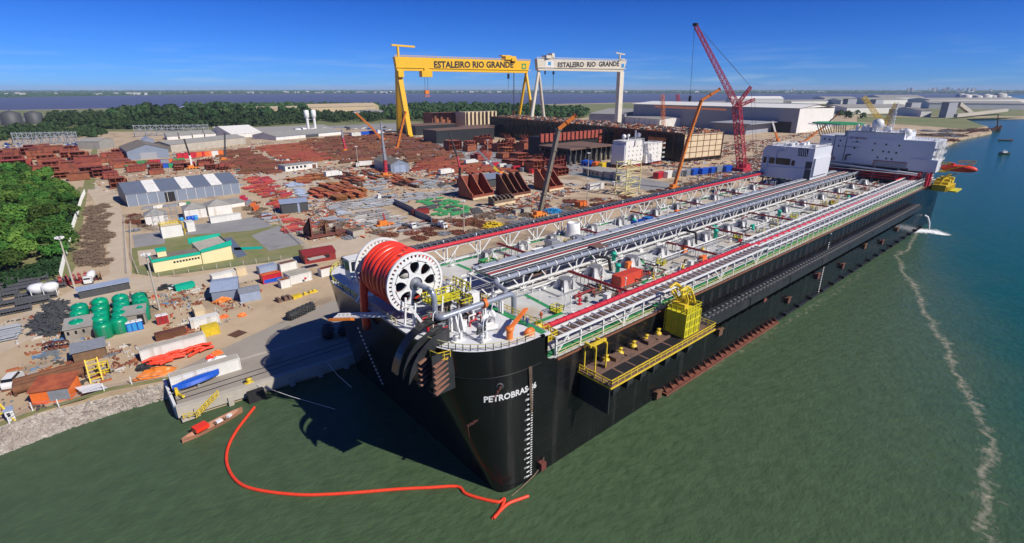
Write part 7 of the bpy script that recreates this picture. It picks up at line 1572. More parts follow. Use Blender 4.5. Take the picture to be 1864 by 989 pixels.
for px, d_, h_, wm, rm, kd, lab in (
    ((440, 208, 600, 204), 90, 16, 'roof_tan', 'roof_tan', 'gx', 'long tan roofed grain shed beyond the wood'), ((560, 207, 690, 203), 70, 22, 'roof_tan', 'roof_tan', 'gx', 'taller tan shed right of the long tan grain shed'),
    ((620, 213, 700, 213), 70, 14, 'wall_white', 'roof_grey', 'gy', 'cream gable barn right of the far tan sheds'), ((330, 200, 410, 199), 60, 10, 'wall_grey', 'roof_blue', 'gx', 'long pale roof on the field beyond the wood'),
    ((158, 218, 200, 216), 40, 14, 'brick', 'brick', 'flat', 'brick building among the far left trees'), ((640, 198, 662, 198), 40, 26, 'concrete_light', 'roof_grey', 'flat', 'concrete block by the far tan sheds'),
    ((1180, 200, 1240, 199), 80, 14, 'wall_white', 'wall_white', 'flat', 'white low building behind the white crane leg'), ((50, 224, 84, 222), 30, 8, 'wall_white', 'roof_grey', 'flat', 'small white roofed shed at the far left')):
    bld('far_shed', lab, 'building', px[:2], px[2:], 0, d_, wm, rm, kd, h_ * .35, 1, h=h_ * .7)
FRN = [((1530, 190, 1580, 190), 16), ((1585, 192, 1650, 191), 20), ((1500, 186, 1560, 186), 18), ((1600, 185, 1680, 185), 22), ((1690, 188, 1864, 187), 16), ((1540, 208, 1600, 207), 16), ((1600, 207, 1668, 206), 16), ((1690, 198, 1864, 200), 18), ((1655, 210, 1672, 209), 30), ((1721, 215, 1738, 214), 34), ((1540, 202, 1556, 201), 34), ((1590, 204, 1604, 203), 34), ((1675, 213, 1694, 213), 14), ((1440, 190, 1520, 189), 12)]
for i, ((a, b, c, d), h_) in enumerate(FRN):
    tower = h_ > 26
    bld('far_tower' if tower else 'far_warehouse', ('dark silo tower standing at the water edge beside the sloping conveyor' if i == 9 else 'dark silo tower between the pale port sheds') if tower else 'pale long roofed warehouse in the far port district', 'tower' if tower else 'warehouse', (a, b), (c, d), 0, 14 if tower else 110, 'wall_grey' if tower else 'wall_white', 'roof_grey', 'flat' if tower else 'gx', h_ * .4, 1, h=h_, group=None if i == 9 else 'dark silo towers among the port sheds' if tower else 'pale warehouses of the far port')
ob = single('conveyor', MB().beam(G(1738, 214) + Vector((0, 0, 30)), G(1765, 212) + Vector((0, 0, 8)), 8).beam(G(1738, 216) + Vector((0, 0, 6)), G(1830, 208) + Vector((0, 0, 10)), 7), 'concrete_light', 'pale conveyor gallery sloping from the waterside silo tower', 'conveyor')
tk_ = bpy.data.objects.new('oil_tank', MB().lathe([(22, 0), (22, 24), (0, 29)], (0, 0, 0), 20).mesh('oil_tank', 'far_white')); col.objects.link(tk_); tk_['category'] = 'tank'; tk_['label'] = 'x'
for x, y, k in ((1748, 181, 1.2), (1758, 182, 1.1), (1768, 181, 1.1), (1778, 183, 1), (1793, 183, 1.2), (1804, 182, 1), (1818, 182, 1.4), (1832, 182, .8)): put(tk_, G(x, y), 0, k, 'white oil tank in the far tank farm at the right', 'white oil tanks at the far right')
sl_ = bpy.data.objects.new('grain_silo', MB().lathe([(14, 0), (14, 20), (0, 25)], (0, 0, 0), 18).mesh('grain_silo', 'dark_grey')); col.objects.link(sl_); sl_['category'] = 'silo'; sl_['label'] = 'x'
for x, y, k, l in ((4, 226, .8, 'leftmost'), (24, 228, 1.05, 'largest, second from left'), (45, 224, .5, 'third and smallest'), (65, 225, .95, 'rightmost dark')): put(sl_, G(x, y), 0, k, l + ' grey grain silo at the far left', 'grey grain silos')
# town and its towers on the far shore
hs2 = bpy.data.objects.new('far_house', MB().box(-16, -12, 0, 16, 12, 12).profx([(-13, 12), (13, 12), (0, 19)], -17, 17).mesh('far_house', 'far_white')); col.objects.link(hs2); hs2['category'] = 'house'; hs2['label'] = 'x'
for i in range(150):
    x = FR.choice([FR.uniform(0, 700), FR.uniform(520, 1150), FR.uniform(700, 1500), FR.uniform(1400, 1864)]); put(hs2, G(x, 167.2 + FR.random() * 2.4 + (4 if x < 300 else 2 * max(0, 1 - x / 900)), 1.5), FR.random() * 3, (FR.uniform(.8, 2.6), 1, FR.uniform(.6, 1.2)), 'pale low house in the strip of town across the lagoon', 'houses across the lagoon')
tw2 = bpy.data.objects.new('far_tower_block', MB().box(-14, -14, 0, 14, 14, 60).box(-5, -5, 60, 5, 5, 64).mesh('far_tower_block', 'far_white')); col.objects.link(tw2); tw2['category'] = 'tower block'; tw2['label'] = 'x'
for i in range(46):
    x = FR.gauss(1730, 42) if i < 40 else FR.uniform(1434, 1446); x = min(1850, x); put(tw2, G(x, 168.0 - FR.random() * .8, 1.5), FR.random(), (1, 1, FR.uniform(.4, 1.5) * (1.2 if i >= 40 else 1)), 'apartment tower on the far city skyline at the right' if i < 40 else 'pale tower in the small cluster above the big white hall', 'city towers at the right' if i < 40 else 'small tower cluster')

# ================================================================ trees
def crown_mesh(seed, mt, nl, R_=4.2, H_=4.0, leaf=.55, z0=2.2):
    r = random.Random(seed); vs, fs = [], []; cl = []
    for i in range(13):
        a = r.random() * 6.28; q = r.random() ** .6 * R_ * .62; cl.append((q * math.cos(a), q * math.sin(a), z0 + H_ * (.35 + r.random() * .6) * (1 - .3 * q / R_), r.uniform(.26, .44) * R_))
    for i in range(nl):
        cx_, cy_, cz_, cr = r.choice(cl); u = r.gauss(0, 1), r.gauss(0, 1), r.gauss(0, 1) + .25; l = math.sqrt(sum(k * k for k in u)) + 1e-6; k = cr * r.uniform(.75, 1.08) / l
        p = Vector((cx_ + u[0] * k, cy_ + u[1] * k, cz_ + u[2] * k * .8)); n = Vector((u[0] / l + r.uniform(-.6, .6), u[1] / l + r.uniform(-.6, .6), u[2] / l + r.uniform(-.3, .8))).normalized()
        t1 = n.orthogonal().normalized(); t1.rotate(Matrix.Rotation(r.random() * 6, 3, n)); t2 = n.cross(t1); s = leaf * r.uniform(.6, 1.4); o = len(vs)
        vs += [p - t1 * s, p - t2 * s * .6, p + t1 * s, p + t2 * s * .6]; fs.append((o, o + 1, o + 2, o + 3))
    return MB().add(vs, fs).mesh('crown', mt)
def trunk_mesh(seed, h=4.5):
    r = random.Random(seed); m = MB().tube((0, 0, 0), (.1, .1, h * .6), .28, 7, .18)
    for i in range(5): a = i * 1.3 + r.random(); m.tube((.1, .1, h * (.4 + .05 * i)), (1.8 * math.cos(a), 1.8 * math.sin(a), h), .12, 5, .05)
    return m.mesh('trunk', 'bark')
def tree_proto(seed, mt, nl, **k):
    t = thing('tree', 'x', 'tree', (0, 0, 0)); 
    for nm, me in (('crown', crown_mesh(seed, mt, nl, **k)), ('trunk', trunk_mesh(seed))): o = bpy.data.objects.new(nm, me); col.objects.link(o); o.parent = t
    return t
TN = [tree_proto(300 + i, 'foliage', 1700, leaf=.42) for i in range(5)]
TF = [tree_proto(400 + i, 'foliage_dark', 420, leaf=1.0) for i in range(4)]
def grove(pr, px, cell, label, group, k=(.9, 1.4), zmul=1.0, prob=1.0, cap=400):
    poly = [tuple(G(*q)[:2]) for q in px]; xs = [p[0] for p in poly]; ys = [p[1] for p in poly]; n = 0; y = min(ys)
    while y < max(ys):
        x = min(xs) + FR.random() * cell
        while x < max(xs):
            q = (x + FR.uniform(-.35, .35) * cell, y + FR.uniform(-.35, .35) * cell)
            if inside(q, poly) and FR.random() < prob and n < cap: s = FR.uniform(*k); put(FR.choice(pr), (q[0], q[1], LZ - .2), FR.random() * 6.28, (s, s, s * zmul * FR.uniform(.85, 1.2)), label, group); n += 1
            x += cell
        y += cell
    return n
n1 = grove(TN, [(-40, 345), (30, 318), (70, 330), (118, 352), (138, 372), (130, 420), (112, 470), (60, 488), (0, 505), (-60, 530), (-90, 420)], 8.0, 'bushy green tree in the dense wood at the left edge', 'trees in the near wood', (.9, 1.75), 1.0, cap=235)
n2 = grove(TF, [(200, 232), (330, 228), (440, 224), (560, 220), (560, 212), (440, 212), (300, 206), (200, 212)], 46, 'dark green tree of the broad wood behind the lattice panel', 'trees of the far wood', (2.6, 3.6), 1.2, cap=60)
def woodland(name, px, n, label, size=(9, 20), hh=(8, 17)):
    poly = [tuple(G(*q)[:2]) for q in px]; xs = [p[0] for p in poly]; ys = [p[1] for p in poly]; r = random.Random(len(name) + n); vs, fs = [], []; c = 0
    while c < n:
        x, y = r.uniform(min(xs), max(xs)), r.uniform(min(ys), max(ys))
        if not inside((x, y), poly): continue
        c += 1; R_ = r.uniform(*size) / 2; H_ = r.uniform(*hh)
        for i in range(46):
            a, q, z = r.random() * 6.28, r.random() ** .4 * R_, r.random(); q *= math.sqrt(max(0.05, 1 - (z - .25) ** 2 * 1.5)); p = Vector((x + q * math.cos(a), y + q * math.sin(a), LZ + H_ * (.2 + .8 * z))); nn_ = Vector((math.cos(a), math.sin(a), r.uniform(.1, 1.4))).normalized()
            t1 = nn_.orthogonal().normalized(); t1.rotate(Matrix.Rotation(r.random() * 6, 3, nn_)); t2 = nn_.cross(t1); s = R_ * r.uniform(.22, .42); o = len(vs); vs += [p - t1 * s, p - t2 * s * .7, p + t1 * s, p + t2 * s * .7]; fs.append((o, o + 1, o + 2, o + 3))
    return struct(name, MB().add(vs, fs), 'foliage_dark', label, 'stuff')
woodland('far_wood', [(80, 232), (200, 236), (330, 238), (450, 232), (560, 224), (700, 222), (720, 214), (560, 212), (440, 212), (300, 205), (200, 212), (90, 214)], 1500, 'broad dark wood crossing the picture behind the yard')
woodland('shore_wood', [(745, 222), (850, 222), (950, 219), (1060, 215), (1070, 208), (950, 202), (850, 198), (745, 200), (700, 206), (700, 216)], 800, 'wood between the gantry cranes and the lagoon', (14, 28), (14, 24))
woodland('lagoon_wood', [(340, 200), (430, 200), (560, 201), (690, 203), (700, 199), (560, 196), (430, 197), (340, 197)], 300, 'thin line of trees along the lagoon bank', (16, 32), (12, 20))
woodland('edge_bushes', [(92, 470), (138, 355), (146, 352), (118, 450), (104, 500), (0, 530), (0, 505), (60, 490)], 260, 'rough bushes along the edge of the near wood', (1.5, 4), (.8, 2.6))
woodland('scattered_trees', [(0, 236), (80, 232), (200, 240), (180, 250), (0, 258)], 110, 'scattered trees and hedges among the far left sheds', (9, 18), (5, 10))
woodland('port_trees', [(1350, 196), (1530, 196), (1560, 208), (1600, 214), (1560, 220), (1520, 212)], 90, 'dark trees between the assembly hall and the port sheds', (10, 24), (8, 14))
def far_trees():
    r = random.Random(3); vs, fs = [], []
    for i in range(9000):
        x = r.uniform(-60, 1930); e = r.random(); yb = 170.6 + 7 * max(0, 1 - x / 420) - 6.2 * e ** 1.3 - 7.0 * max(0, 1 - x / 420) * e
        if yb < 163.6: continue
        p = G(x, yb, 1.5); d_ = (p - CAM).length; s = d_ * .0016 * r.uniform(.6, 1.8); h_ = min(22, d_ * .0016) * r.uniform(.5, 1.3); o = len(vs)
        for k in range(3): a = k * 2.1 + r.random(); vs.append(p + Vector((s * math.cos(a), s * math.sin(a), 0)))
        vs.append(p + Vector((r.uniform(-.3, .3) * s, 0, h_))); fs += [(o, o + 1, o + 3), (o + 1, o + 2, o + 3), (o + 2, o, o + 3)]
    struct('far_shore_woods', MB().add(vs, fs), 'foliage_dark', 'dark tree line along the far lagoon shore', 'stuff')
far_trees()
# ================================================================ vehicles and yard things
def car_proto(mt, van=False):
    t = thing('car', 'x', 'car', (0, 0, 0)); h = 1.5 if van else 1.0
    part('body', MB().profy([(-2.2, .35), (2.2, .35), (2.25, .8), (2.0, h if van else .95), (-2.1, h if van else .95), (-2.25, .8)][::-1], -.85, .85), mt, t, local=True)
    part('cabin', MB().profy([(-1.9 if van else -1.2, h), (1.5 if van else .9, h), (.9 if van else .5, h + .55), (-1.8 if van else -.9, h + .55)][::-1], -.75, .75), 'glass', t, local=True); part('roof', MB().box(-1.75 if van else -.85, -.72, h + .55, .85 if van else .45, .72, h + .6), mt, t, local=True)
    for x in (-1.4, 1.4):
        for y in (-.9, .7): part('wheel', MB().tube((x, y, .33), (x, y + .2, .33), .33, 10), 'rubber', t, local=True)
    for y in (-.6, .6): part('headlight', MB().box(2.2, y - .15, .62, 2.28, y + .15, .78), 'white', t, local=True)
    return t
cw, cbk, cbl = car_proto('white'), car_proto('hull_grey'), car_proto('blue')
vn = car_proto('white', True); vn.name = 'van'; vn['category'] = 'van'
put(vn, G(26, 700), 1.25, 1.25, 'dark roofed van parked near the left edge by the rusty tanks'); vn['label'] = 'white van with dark roof parked near the left edge by the brown tanks'
for i in range(34): x = FR.choice([FR.uniform(0, 38), FR.uniform(118, 150)]); put(FR.choice([cw, cw, cbk, cbl]), G(x, FR.uniform(262, 287) if x < 50 else FR.uniform(261, 268)), FR.choice([0, 1.57]) + .3, 1.3, 'parked car in the car park by the left lattice panel', 'cars parked at the left')
for i in range(40): put(FR.choice([cw, cw, cbk, cbl]), G(FR.uniform(390, 720), FR.uniform(232, 238)), FR.uniform(-.3, .3), 1.6, 'tiny parked car on the road below the far wood', 'cars on the far road')
def truck_proto(mt, bed, loadm=None):
    t = thing('truck', 'x', 'truck', (0, 0, 0)); part('cab', MB().profy([(2.4, .6), (4.4, .6), (4.4, 1.8), (4.1, 3.0), (2.4, 3.0)][::-1], -1.2, 1.2), mt, t, local=True); part('windscreen', MB().box(4.28, -1.05, 1.9, 4.34, 1.05, 2.7), 'glass', t, local=True)
    part('bed', MB().box(-4.4, -1.25, .9, 2.2, 1.25, 1.2) if not bed else MB().box(-6.4, -1.25, 1.0, 2.2, 1.25, 3.8), 'dark_grey' if not bed else 'wall_white', t, local=True)
    for x in (-3.4, -2.3, 3.2):
        for y in (-1.25, .95): part('wheel', MB().tube((x, y, .5), (x, y + .3, .5), .5, 10), 'rubber', t, local=True)
    return t
tk1, tk2 = truck_proto('white', False), truck_proto('white', True)
mx = truck_proto('white', False); part('mixer_drum', MB().lathe([(.3, -.3), (1.2, .6), (1.45, 2.2), (1.0, 4.2), (.5, 5)], (0, 0, 0), 14).xf(Matrix.Translation((1.8, 0, 2.0)) @ Matrix.Rotation(-1.35, 4, 'Y')), 'white', mx, local=True)
put(mx, G(168, 512), -1.9, .9, 'white concrete mixer truck parked at the end of the scaffold heaps')
for x, y, rz, p_, l in ((610, 322, .15, tk2, 'white lorry with long box trailer beside the two door office'), (745, 415, -1.5, tk1, 'white flatbed truck with cranes among the white pipes'), (700, 362, 3.0, tk1, 'white cabbed truck on the lane through the white pipe band'), (845, 352, -.8, tk1, 'white truck left of the leftmost bow section'), (808, 261, .2, tk1, 'white truck on the paved lane behind the brown stacks'), (1108, 338, -1.2, tk1, 'white truck in front of the white container by the bow sections'), (800, 415, -1.4, tk1, 'white truck by the end of the dark blue fence'), (715, 296, .1, tk1, 'white truck among the brown stacks left of the tan roofed shed'), (660, 304, 2.9, tk2, 'white box truck at the edge of the red primed stacks'), (815, 318, .1, tk2, 'white trailer among the red stacks'), (860, 300, 0, tk2, 'white bus like truck above the red stacks'), (792, 412, -1.2, tk1, 'second white truck at the gate by the green pipes')): put(p_, G(x, y), rz, 1.25 if y < 330 else 1.0, l)
put(cbk, G(303, 526), .1, 1.0, 'dark car parked right of the sandy road bend'); put(cw, G(318, 526), .1, .8, 'small white car behind the dark car at the road bend')
C_('skip', 'teal open skip on the road edge above the green tanks', G(337, 526), 5.5, 2.2, 1.9, 'teal', .12)
# rusty round tanks, brown boiler roofs, brown tubes
t = thing('tank_roof', 'pair of long rusty half round tanks by the orange hut', 'tank', G(98, 700)); m = MB()
for k in range(3): m.tube((-6.5, k * 1.9, 1.2), (6, k * 1.9 + .3, 1.2), 1.0, 12)
part('shell', m, 'rust', t, local=True); part('cradle', MB().box(-6.5, -1, 0, -6, 5, 1).box(5, -1, 0, 5.5, 5, 1), 'rust_dark', t, local=True)
for k in range(4):
    p = G(88 + k * 10.5, 637 - k * 1.5); single('pipe_ring', MB().lathe([(1.0, -.7), (1.0, .7), (.9, .7), (.9, -.7), (1.0, -.7)], (p.x, p.y, p.z + 1), 16, axis='y'), 'rust', ('first', 'second', 'third', 'fourth')[k] + ' rusty pipe ring from the left below the black pile', 'pipe ring', 'rusty pipe rings')
t = thing('red_machinery', 'red ribbed winch machinery at the foot of the left floodlight post', 'machinery', G(140, 515)); m = MB()
for k in range(6): m.lathe([(1.1, -.5), (1.1, .5)], (-4 + k * 1.7, 0, 2.0), 12, axis='x').beam((-4 + k * 1.7, -1.5, 0), (-4 + k * 1.7, 1.5, 3.2), .3)
part('drums', m.box(-5, -1.6, .2, 6, 1.6, .7), 'dark_red', t, local=True); part('spool', MB().lathe([(1.5, -.5), (1.5, -.3), (.7, -.3), (.7, .3), (1.5, .3), (1.5, .5)], (6.4, -1.5, 1.5), 14, axis='x'), 'timber', t, local=True)
for k, (x, y) in enumerate(((73, 540), (95, 538))):
    t = thing('hopper', ('left' if k == 0 else 'right') + ' white round hopper on legs beside the dark racks', 'hopper', G(x, y), 'white hoppers'); part('bowl', MB().lathe([(1.0, 1.2), (2.2, 2.2), (2.4, 3.6), (1.6, 4.2), (0, 4.4)], (0, 0, 0), 16), 'white', t, local=True)
    for q in range(4): a = q * 1.57 + .7; part('leg', MB().beam((2.2 * math.cos(a), 2.2 * math.sin(a), 0), (2.2 * math.cos(a), 2.2 * math.sin(a), 3), .2), 'white', t, local=True)
# yellow frame + towers near orange hut
t = thing('ladder_frame', 'orange steel ladder frame standing behind the orange hut', 'frame', G(166, 700)); m = MB()
for x in (0, 2.2): m.beam((x, 0, 0), (x, 4, 4.5), .25)
for k in range(6): m.beam((0, k * .75, k * .85), (2.2, k * .75, k * .85), .2)
part('frame', m, 'yellow', t, local=True)
t = thing('yellow_cage', 'yellow steel cage lying on the ground beside the grey roofed hut', 'frame', G(190, 676)); part('frame', MB().rail([(-1, -2, 0), (1, -2, 0), (1, 3, 0), (-1, 3, 0)], 1.2, 1, .12, closed=True), 'yellow', t, local=True)
for k, (x, y) in enumerate(((8, 765), (0, 700))):
    pass
t = thing('drill_frame', 'yellow and orange A frame at the lower left edge', 'frame', G(10, 772)); part('frame', MB().beam((-3, 0, 0), (-1, 3, 6), .3).beam((1.4, 0, 0), (-1, 3, 6), .3).beam((-3, 3, 0), (-1, 3, 6), .3).beam((-2.4, 1, 2), (.6, 1, 2), .25), 'yellow', t, local=True)
single('metal_sheets', MB().cb(G(168, 712) + Vector((0, 0, .8)), (4.5, 4, .12), .3, .25), 'foam_bag', 'white metal sheets leaning beside the orange hut', 'sheets')
# red boom heap, white bags, blue boat, fenders, tarpaulins
def blob(name, label, cat, p, sx, sy, h, mt, tex=0.25, n=26, seed=1, group=None, z=.03):
    r = random.Random(seed); vs, fs = [], []; N = 22
    for j in range(7):
        f = j / 6
        for i in range(N): a = 2 * math.pi * i / N; q = math.sqrt(max(0, 1 - f ** 2.2)) * (1 + r.uniform(-tex, tex) * .5); vs.append((p.x + sx * q * math.cos(a), p.y + sy * q * math.sin(a), p.z + z + h * f * (1 + r.uniform(-tex, tex))))
    for j in range(6):
        for i in range(N): fs.append((j * N + i, j * N + (i + 1) % N, (j + 1) * N + (i + 1) % N, (j + 1) * N + i))
    fs.append(tuple(6 * N + i for i in range(N))); return single(name, MB().add(vs, fs), mt, label, cat, group)
bp_ = G(322, 652); r = random.Random(8); m = MB()
for k in range(46):
    x, y = bp_.x + r.uniform(-6, 6.5), bp_.y + r.uniform(-1.8, 1.8); a = r.uniform(-.5, .5); z = bp_.z + .4 + r.random() * 1.2 * (1 - abs(y - bp_.y) / 2.4); l = r.uniform(1, 2.5)
    m.path([(x - l * math.cos(a), y - l * math.sin(a), z), (x, y + r.uniform(-.3, .3), z + .25), (x + l * math.cos(a), y + l * math.sin(a), z)], .34, 7)
t = thing('boom_heap', 'bright red orange heap of floating boom before the long white container', 'boom', bp_); part('floats', m, 'boom_orange', t)
for k, (x, y, sx, sy, h_, mt, l) in enumerate(((375, 672, 1.3, 1.5, 1.1, 'foam_bag', 'white'), (397, 661, 3.2, 1.0, 1.5, 'foam_bag', 'w'), (282, 682, 4, 2.0, 1.4, 'crane_orange', 'o'), (410, 548, 3.4, 1.2, 1.6, 'crane_orange', 'o'), (441, 575, 1.2, 1.0, .8, 'orange', 'o'), (407, 578, 1.4, 1.0, .7, 'orange', 'o'), (265, 670, 2, 1.6, 1.1, 'rubber', 'b'), (300, 672, 1.6, 1, .8, 'rubber', 'b'), (395, 645, 1.4, 1, .9, 'orange', 'o'), (383, 652, 1.0, .8, .8, 'hose_red', 'r'), (672, 537, 1.4, 1, .9, 'orange', 'o'))):
    blob('tarpaulin' if mt != 'foam_bag' else 'cargo_bag', {0: 'small white bag at the quay corner behind the white container', 1: 'long white bags on top row by the quay corner container', 2: 'orange tarpaulin mound by the rocky shore top', 3: 'orange tarpaulin over goods before the pale blue roofed shed', 4: 'small orange heap on the quay near the person in red', 5: 'orange heap on the quay left of the person in red', 6: 'black sheet mound left of the orange tarpaulin', 7: 'small black mound right of the orange tarpaulin', 8: 'orange float heap behind the white bags', 9: 'red float heap next to the orange float heap', 10: 'orange heap hard by the ship port bow'}[k], 'tarpaulin' if mt != 'foam_bag' else 'bag', G(x, y), sx, sy, h_, mt, .3, seed=k)
def boatm(L, Bm, H_, n=12):
    vs, fs = [], []
    for i in range(n + 1):
        u = i / n; x = (u - .5) * L; b = Bm / 2 * (1 - abs(2 * u - 1) ** 2.6) + .02; sh = H_ * (1 + .35 * abs(2 * u - 1) ** 2.5)
        for (yy, zz) in ((-b, sh), (-b * .75, H_ * .25), (0, 0), (b * .75, H_ * .25), (b, sh), (b * .85, sh - .06), (0, H_ * .35), (-b * .85, sh - .06)): vs.append((x, yy, zz))
    for i in range(n):
        for k in range(8): fs.append((i * 8 + k, i * 8 + (k + 1) % 8, (i + 1) * 8 + (k + 1) % 8, (i + 1) * 8 + k))
    return MB().add(vs, fs, False)
t = thing('rowing_boat', 'long open wooden boat with orange cabin sheet moored at the quay stairs', 'boat', (-41.3, 53.9, -.15)); t.rotation_euler = (0, 0, .30)
part('hull', boatm(12.5, 2.4, 1.0), 'wood_boat', t, local=True); part('gunwale', boatm(12.6, 2.5, .12).xf(Matrix.Translation((0, 0, .95))), 'teal', t, local=True) if False else part('cabin_roof', MB().box(-3.8, -1.0, 1.3, -1.2, 1.0, 2.1), 'hose_red', t, local=True)
part('thwart', MB().box(.2, -.9, .7, .5, .9, .8).box(2.2, -.8, .7, 2.5, .8, .8), 'timber', t, local=True); part('gear', MB().cb((1.2, .2, .8), (1.2, .9, .4)).cb((3.3, 0, .85), (1, .7, .5), .4), 'foam_bag', t, local=True)
t = thing('tender_boat', 'boat under a bright blue cover on a trailer before the quay corner container', 'boat', Vector((-41.0, 68.2, LZ + .7))); t.rotation_euler = (0, 0, .15)
part('cover', boatm(9.6, 2.8, 1.0).xf(Matrix.Scale(-1, 4, (0, 0, 1)) @ Matrix.Translation((0, 0, -1.5))), 'blue', t, local=True); part('hull', boatm(8.2, 2.0, .7), 'white', t, local=True); part('trailer', MB().beam((-5.5, 0, -.3), (3.5, 0, -.3), .15).tube((0, -1, -.35), (0, -.8, -.35), .35, 10).tube((0, .8, -.35), (0, 1, -.35), .35, 10), 'grey_steel', t, local=True)
t = thing('motor_boat', 'small white workboat out on the blue water at the right', 'boat', (708, 21.4, 0)); t.rotation_euler = (0, 0, -.7); part('hull', boatm(13, 3.8, 1.6), 'dark_grey', t, local=True); part('wheelhouse', MB().box(-3, -1.4, 1.4, 1.5, 1.4, 3.2).box(-3.4, -1.6, 3.2, 1.8, 1.6, 3.4), 'white', t, local=True); part('mast', MB().tube((-1, 0, 3.3), (-1, 0, 5.5), .1), 'white', t, local=True)
t = thing('motor_boat', 'thin dark boat farther out beyond the white workboat', 'boat', (915, 45, 0)); t.rotation_euler = (0, 0, -.75); part('hull', boatm(20, 3.5, 1.2), 'rust_dark', t, local=True)
for k, (q, l) in enumerate((((1815, 240), 'tall'), ((1818, 240), 'short'))): single('mooring_pile', MB().tube(G(q[0], q[1], -1), above(G(q[0], q[1], 0), q[0] + 2, 209 if k == 0 else 233), 1.2, 8, .7), 'rust_dark', l + ' dark mooring pile standing in the water off the sandy point', 'pile', 'mooring piles')
pp = MB(); 
for i in range(34): q = G(1752 + i * 2.1, 249 - i * .42, 0); pp.tube(q + Vector((0, 0, -1)), q + Vector((FR.uniform(-1, 1), 0, FR.uniform(3, 7))), 1.1, 6)
o = single('pile_row', pp, 'rust_dark', 'row of rotten sheet piles along the sandy point', 'piles'); o['kind'] = 'stuff'
def fender(p, rz, L, r_, label):
    t = thing('rubber_fender', label, 'fender', p, 'black pneumatic fenders'); t.rotation_euler = (0, 0, rz)
    part('bag', MB().lathe([(.2, -L / 2), (r_ * .7, -L / 2 + .3), (r_, -L / 2 + .9), (r_, L / 2 - .9), (r_ * .7, L / 2 - .3), (.2, L / 2)], (0, 0, r_), 18, axis='x'), 'rubber', t, local=True); m = MB()
    for i in range(int(L / .8)):
        for k in range(9): a = k * .7 + i * .35; m.cb((-L / 2 + .8 + i * .75, r_ * math.cos(a), r_ + r_ * math.sin(a)), (.35, .35, .35), 0)
    part('tyre_net', m, 'dark_grey', t, local=True)
fender(G(540, 578) + Vector((0, 0, .03)), .35, 6.5, 1.25, 'nearer black studded fender of the pair on the sunlit quay'); fender(G(556, 570) + Vector((0, 0, .03)), .35, 6.5, 1.25, 'farther black studded fender of the pair on the sunlit quay')
fender(G(598, 612) + Vector((0, 0, .03)), 1.2, 6, 1.4, 'left black fender in the shade of the ship'); fender(G(628, 607) + Vector((0, 0, .03)), 1.0, 6, 1.4, 'right black fender in the shade of the ship')
q = G(540, 542); C_('skip', 'yellow open box on the quay by the cabins', q + Vector((0, 0, .03)), 3, 1.6, .9, 'yellow', .25)
for k, (x, y) in enumerate(((507, 550), (518, 547), (526, 545))): p = G(x, y); single('quay_block', MB().cb(p + Vector((0, 0, .7)), (.9, 2.2, 1.3), .2).cb(p + Vector((.7, 0, .3)), (.5, 1.8, .6), .2), 'rust_deck', ('left', 'middle', 'right')[k] + ' rusty steel bracket on the quay beside the yellow box', 'bracket', 'rusty brackets')
for k, (x, y) in enumerate(((555, 537), (565, 534), (572, 532))): p = G(x, y); single('bollard', MB().lathe([(.5, 0), (.4, .6), (.65, .8), (0, 1.0)], (p.x, p.y, p.z), 12).cb(p + Vector((.6, 0, .2)), (1, .8, .4)), 'yellow', ('left', 'middle', 'right')[k] + ' yellow bollard piece right of the yellow box', 'bollard', 'yellow quay pieces')
# quay stair, fender block, mooring bollard, mooring lines
t = thing('quay_stair', 'yellow stair down the quay wall above the wooden boat', 'stair', (-40, 60, LZ)); part('stair', MB().beam((-43.6, 59.6, .6), (-38.6, 59.8, 4.0), .16).beam((-43.6, 58.8, .6), (-38.6, 59.0, 4.0), .16).rail([(-43.6, 58.8, .7), (-38.6, 59.0, 4.1)], 1.1, 1, .08).rail([(-45.6, 59.6, .8), (-43.6, 58.8, .8)], 1.2, 1, .08), 'yellow', t); part('landing', MB().box(-46, 58.9, .5, -43.4, 61, .7), 'concrete_light', t)
single('yellow_post', MB().tube((-45.2, 67.5, LZ), (-44.4, 64.0, LZ + .6), .3).cb((-45.2, 67, LZ + .8), (.6, 1.4, 1.6)), 'yellow', 'bent yellow post lying along the quay end', 'post')
t = thing('quay_fender', 'black rubber fender block hanging on the quay wall by the boom end', 'fender', (-31.6, 58.4, 1)); part('block', MB().box(-33.4, 57.6, -.2, -30.0, 58.9, 2.6), 'rubber', t)
single('mooring_bollard', MB().lathe([(.6, 0), (.45, .7), (.75, 1.0), (0, 1.2)], (-32, 61.4, LZ + .2), 12).cb((-32, 61.4, LZ + .15), (1.8, 1.2, .3)), 'yellow', 'yellow mooring bollard above the black quay fender', 'bollard')
single('mooring_line', MB().path([(-31.8, 61, 3.4), (-26, 52, 1.6), (-20, 43, .3)], .05, 5), 'foam_bag', 'thin pale mooring line running from the quay bollard into the water', 'rope')
single('mooring_line', MB().path([(-15, 59, 3.2), (-16, 50, 4), (-17, 40, 6)], .06, 5), 'foam_bag', 'thin mooring line hanging under the dark bow shadow', 'rope')
single('steel_plate', MB().cb(Vector((*G(432, 608)[:2], LZ + .05)), (3.6, 3.6, .03), .4), 'rust_dark', 'square dark steel plate lying on the quay', 'plate')
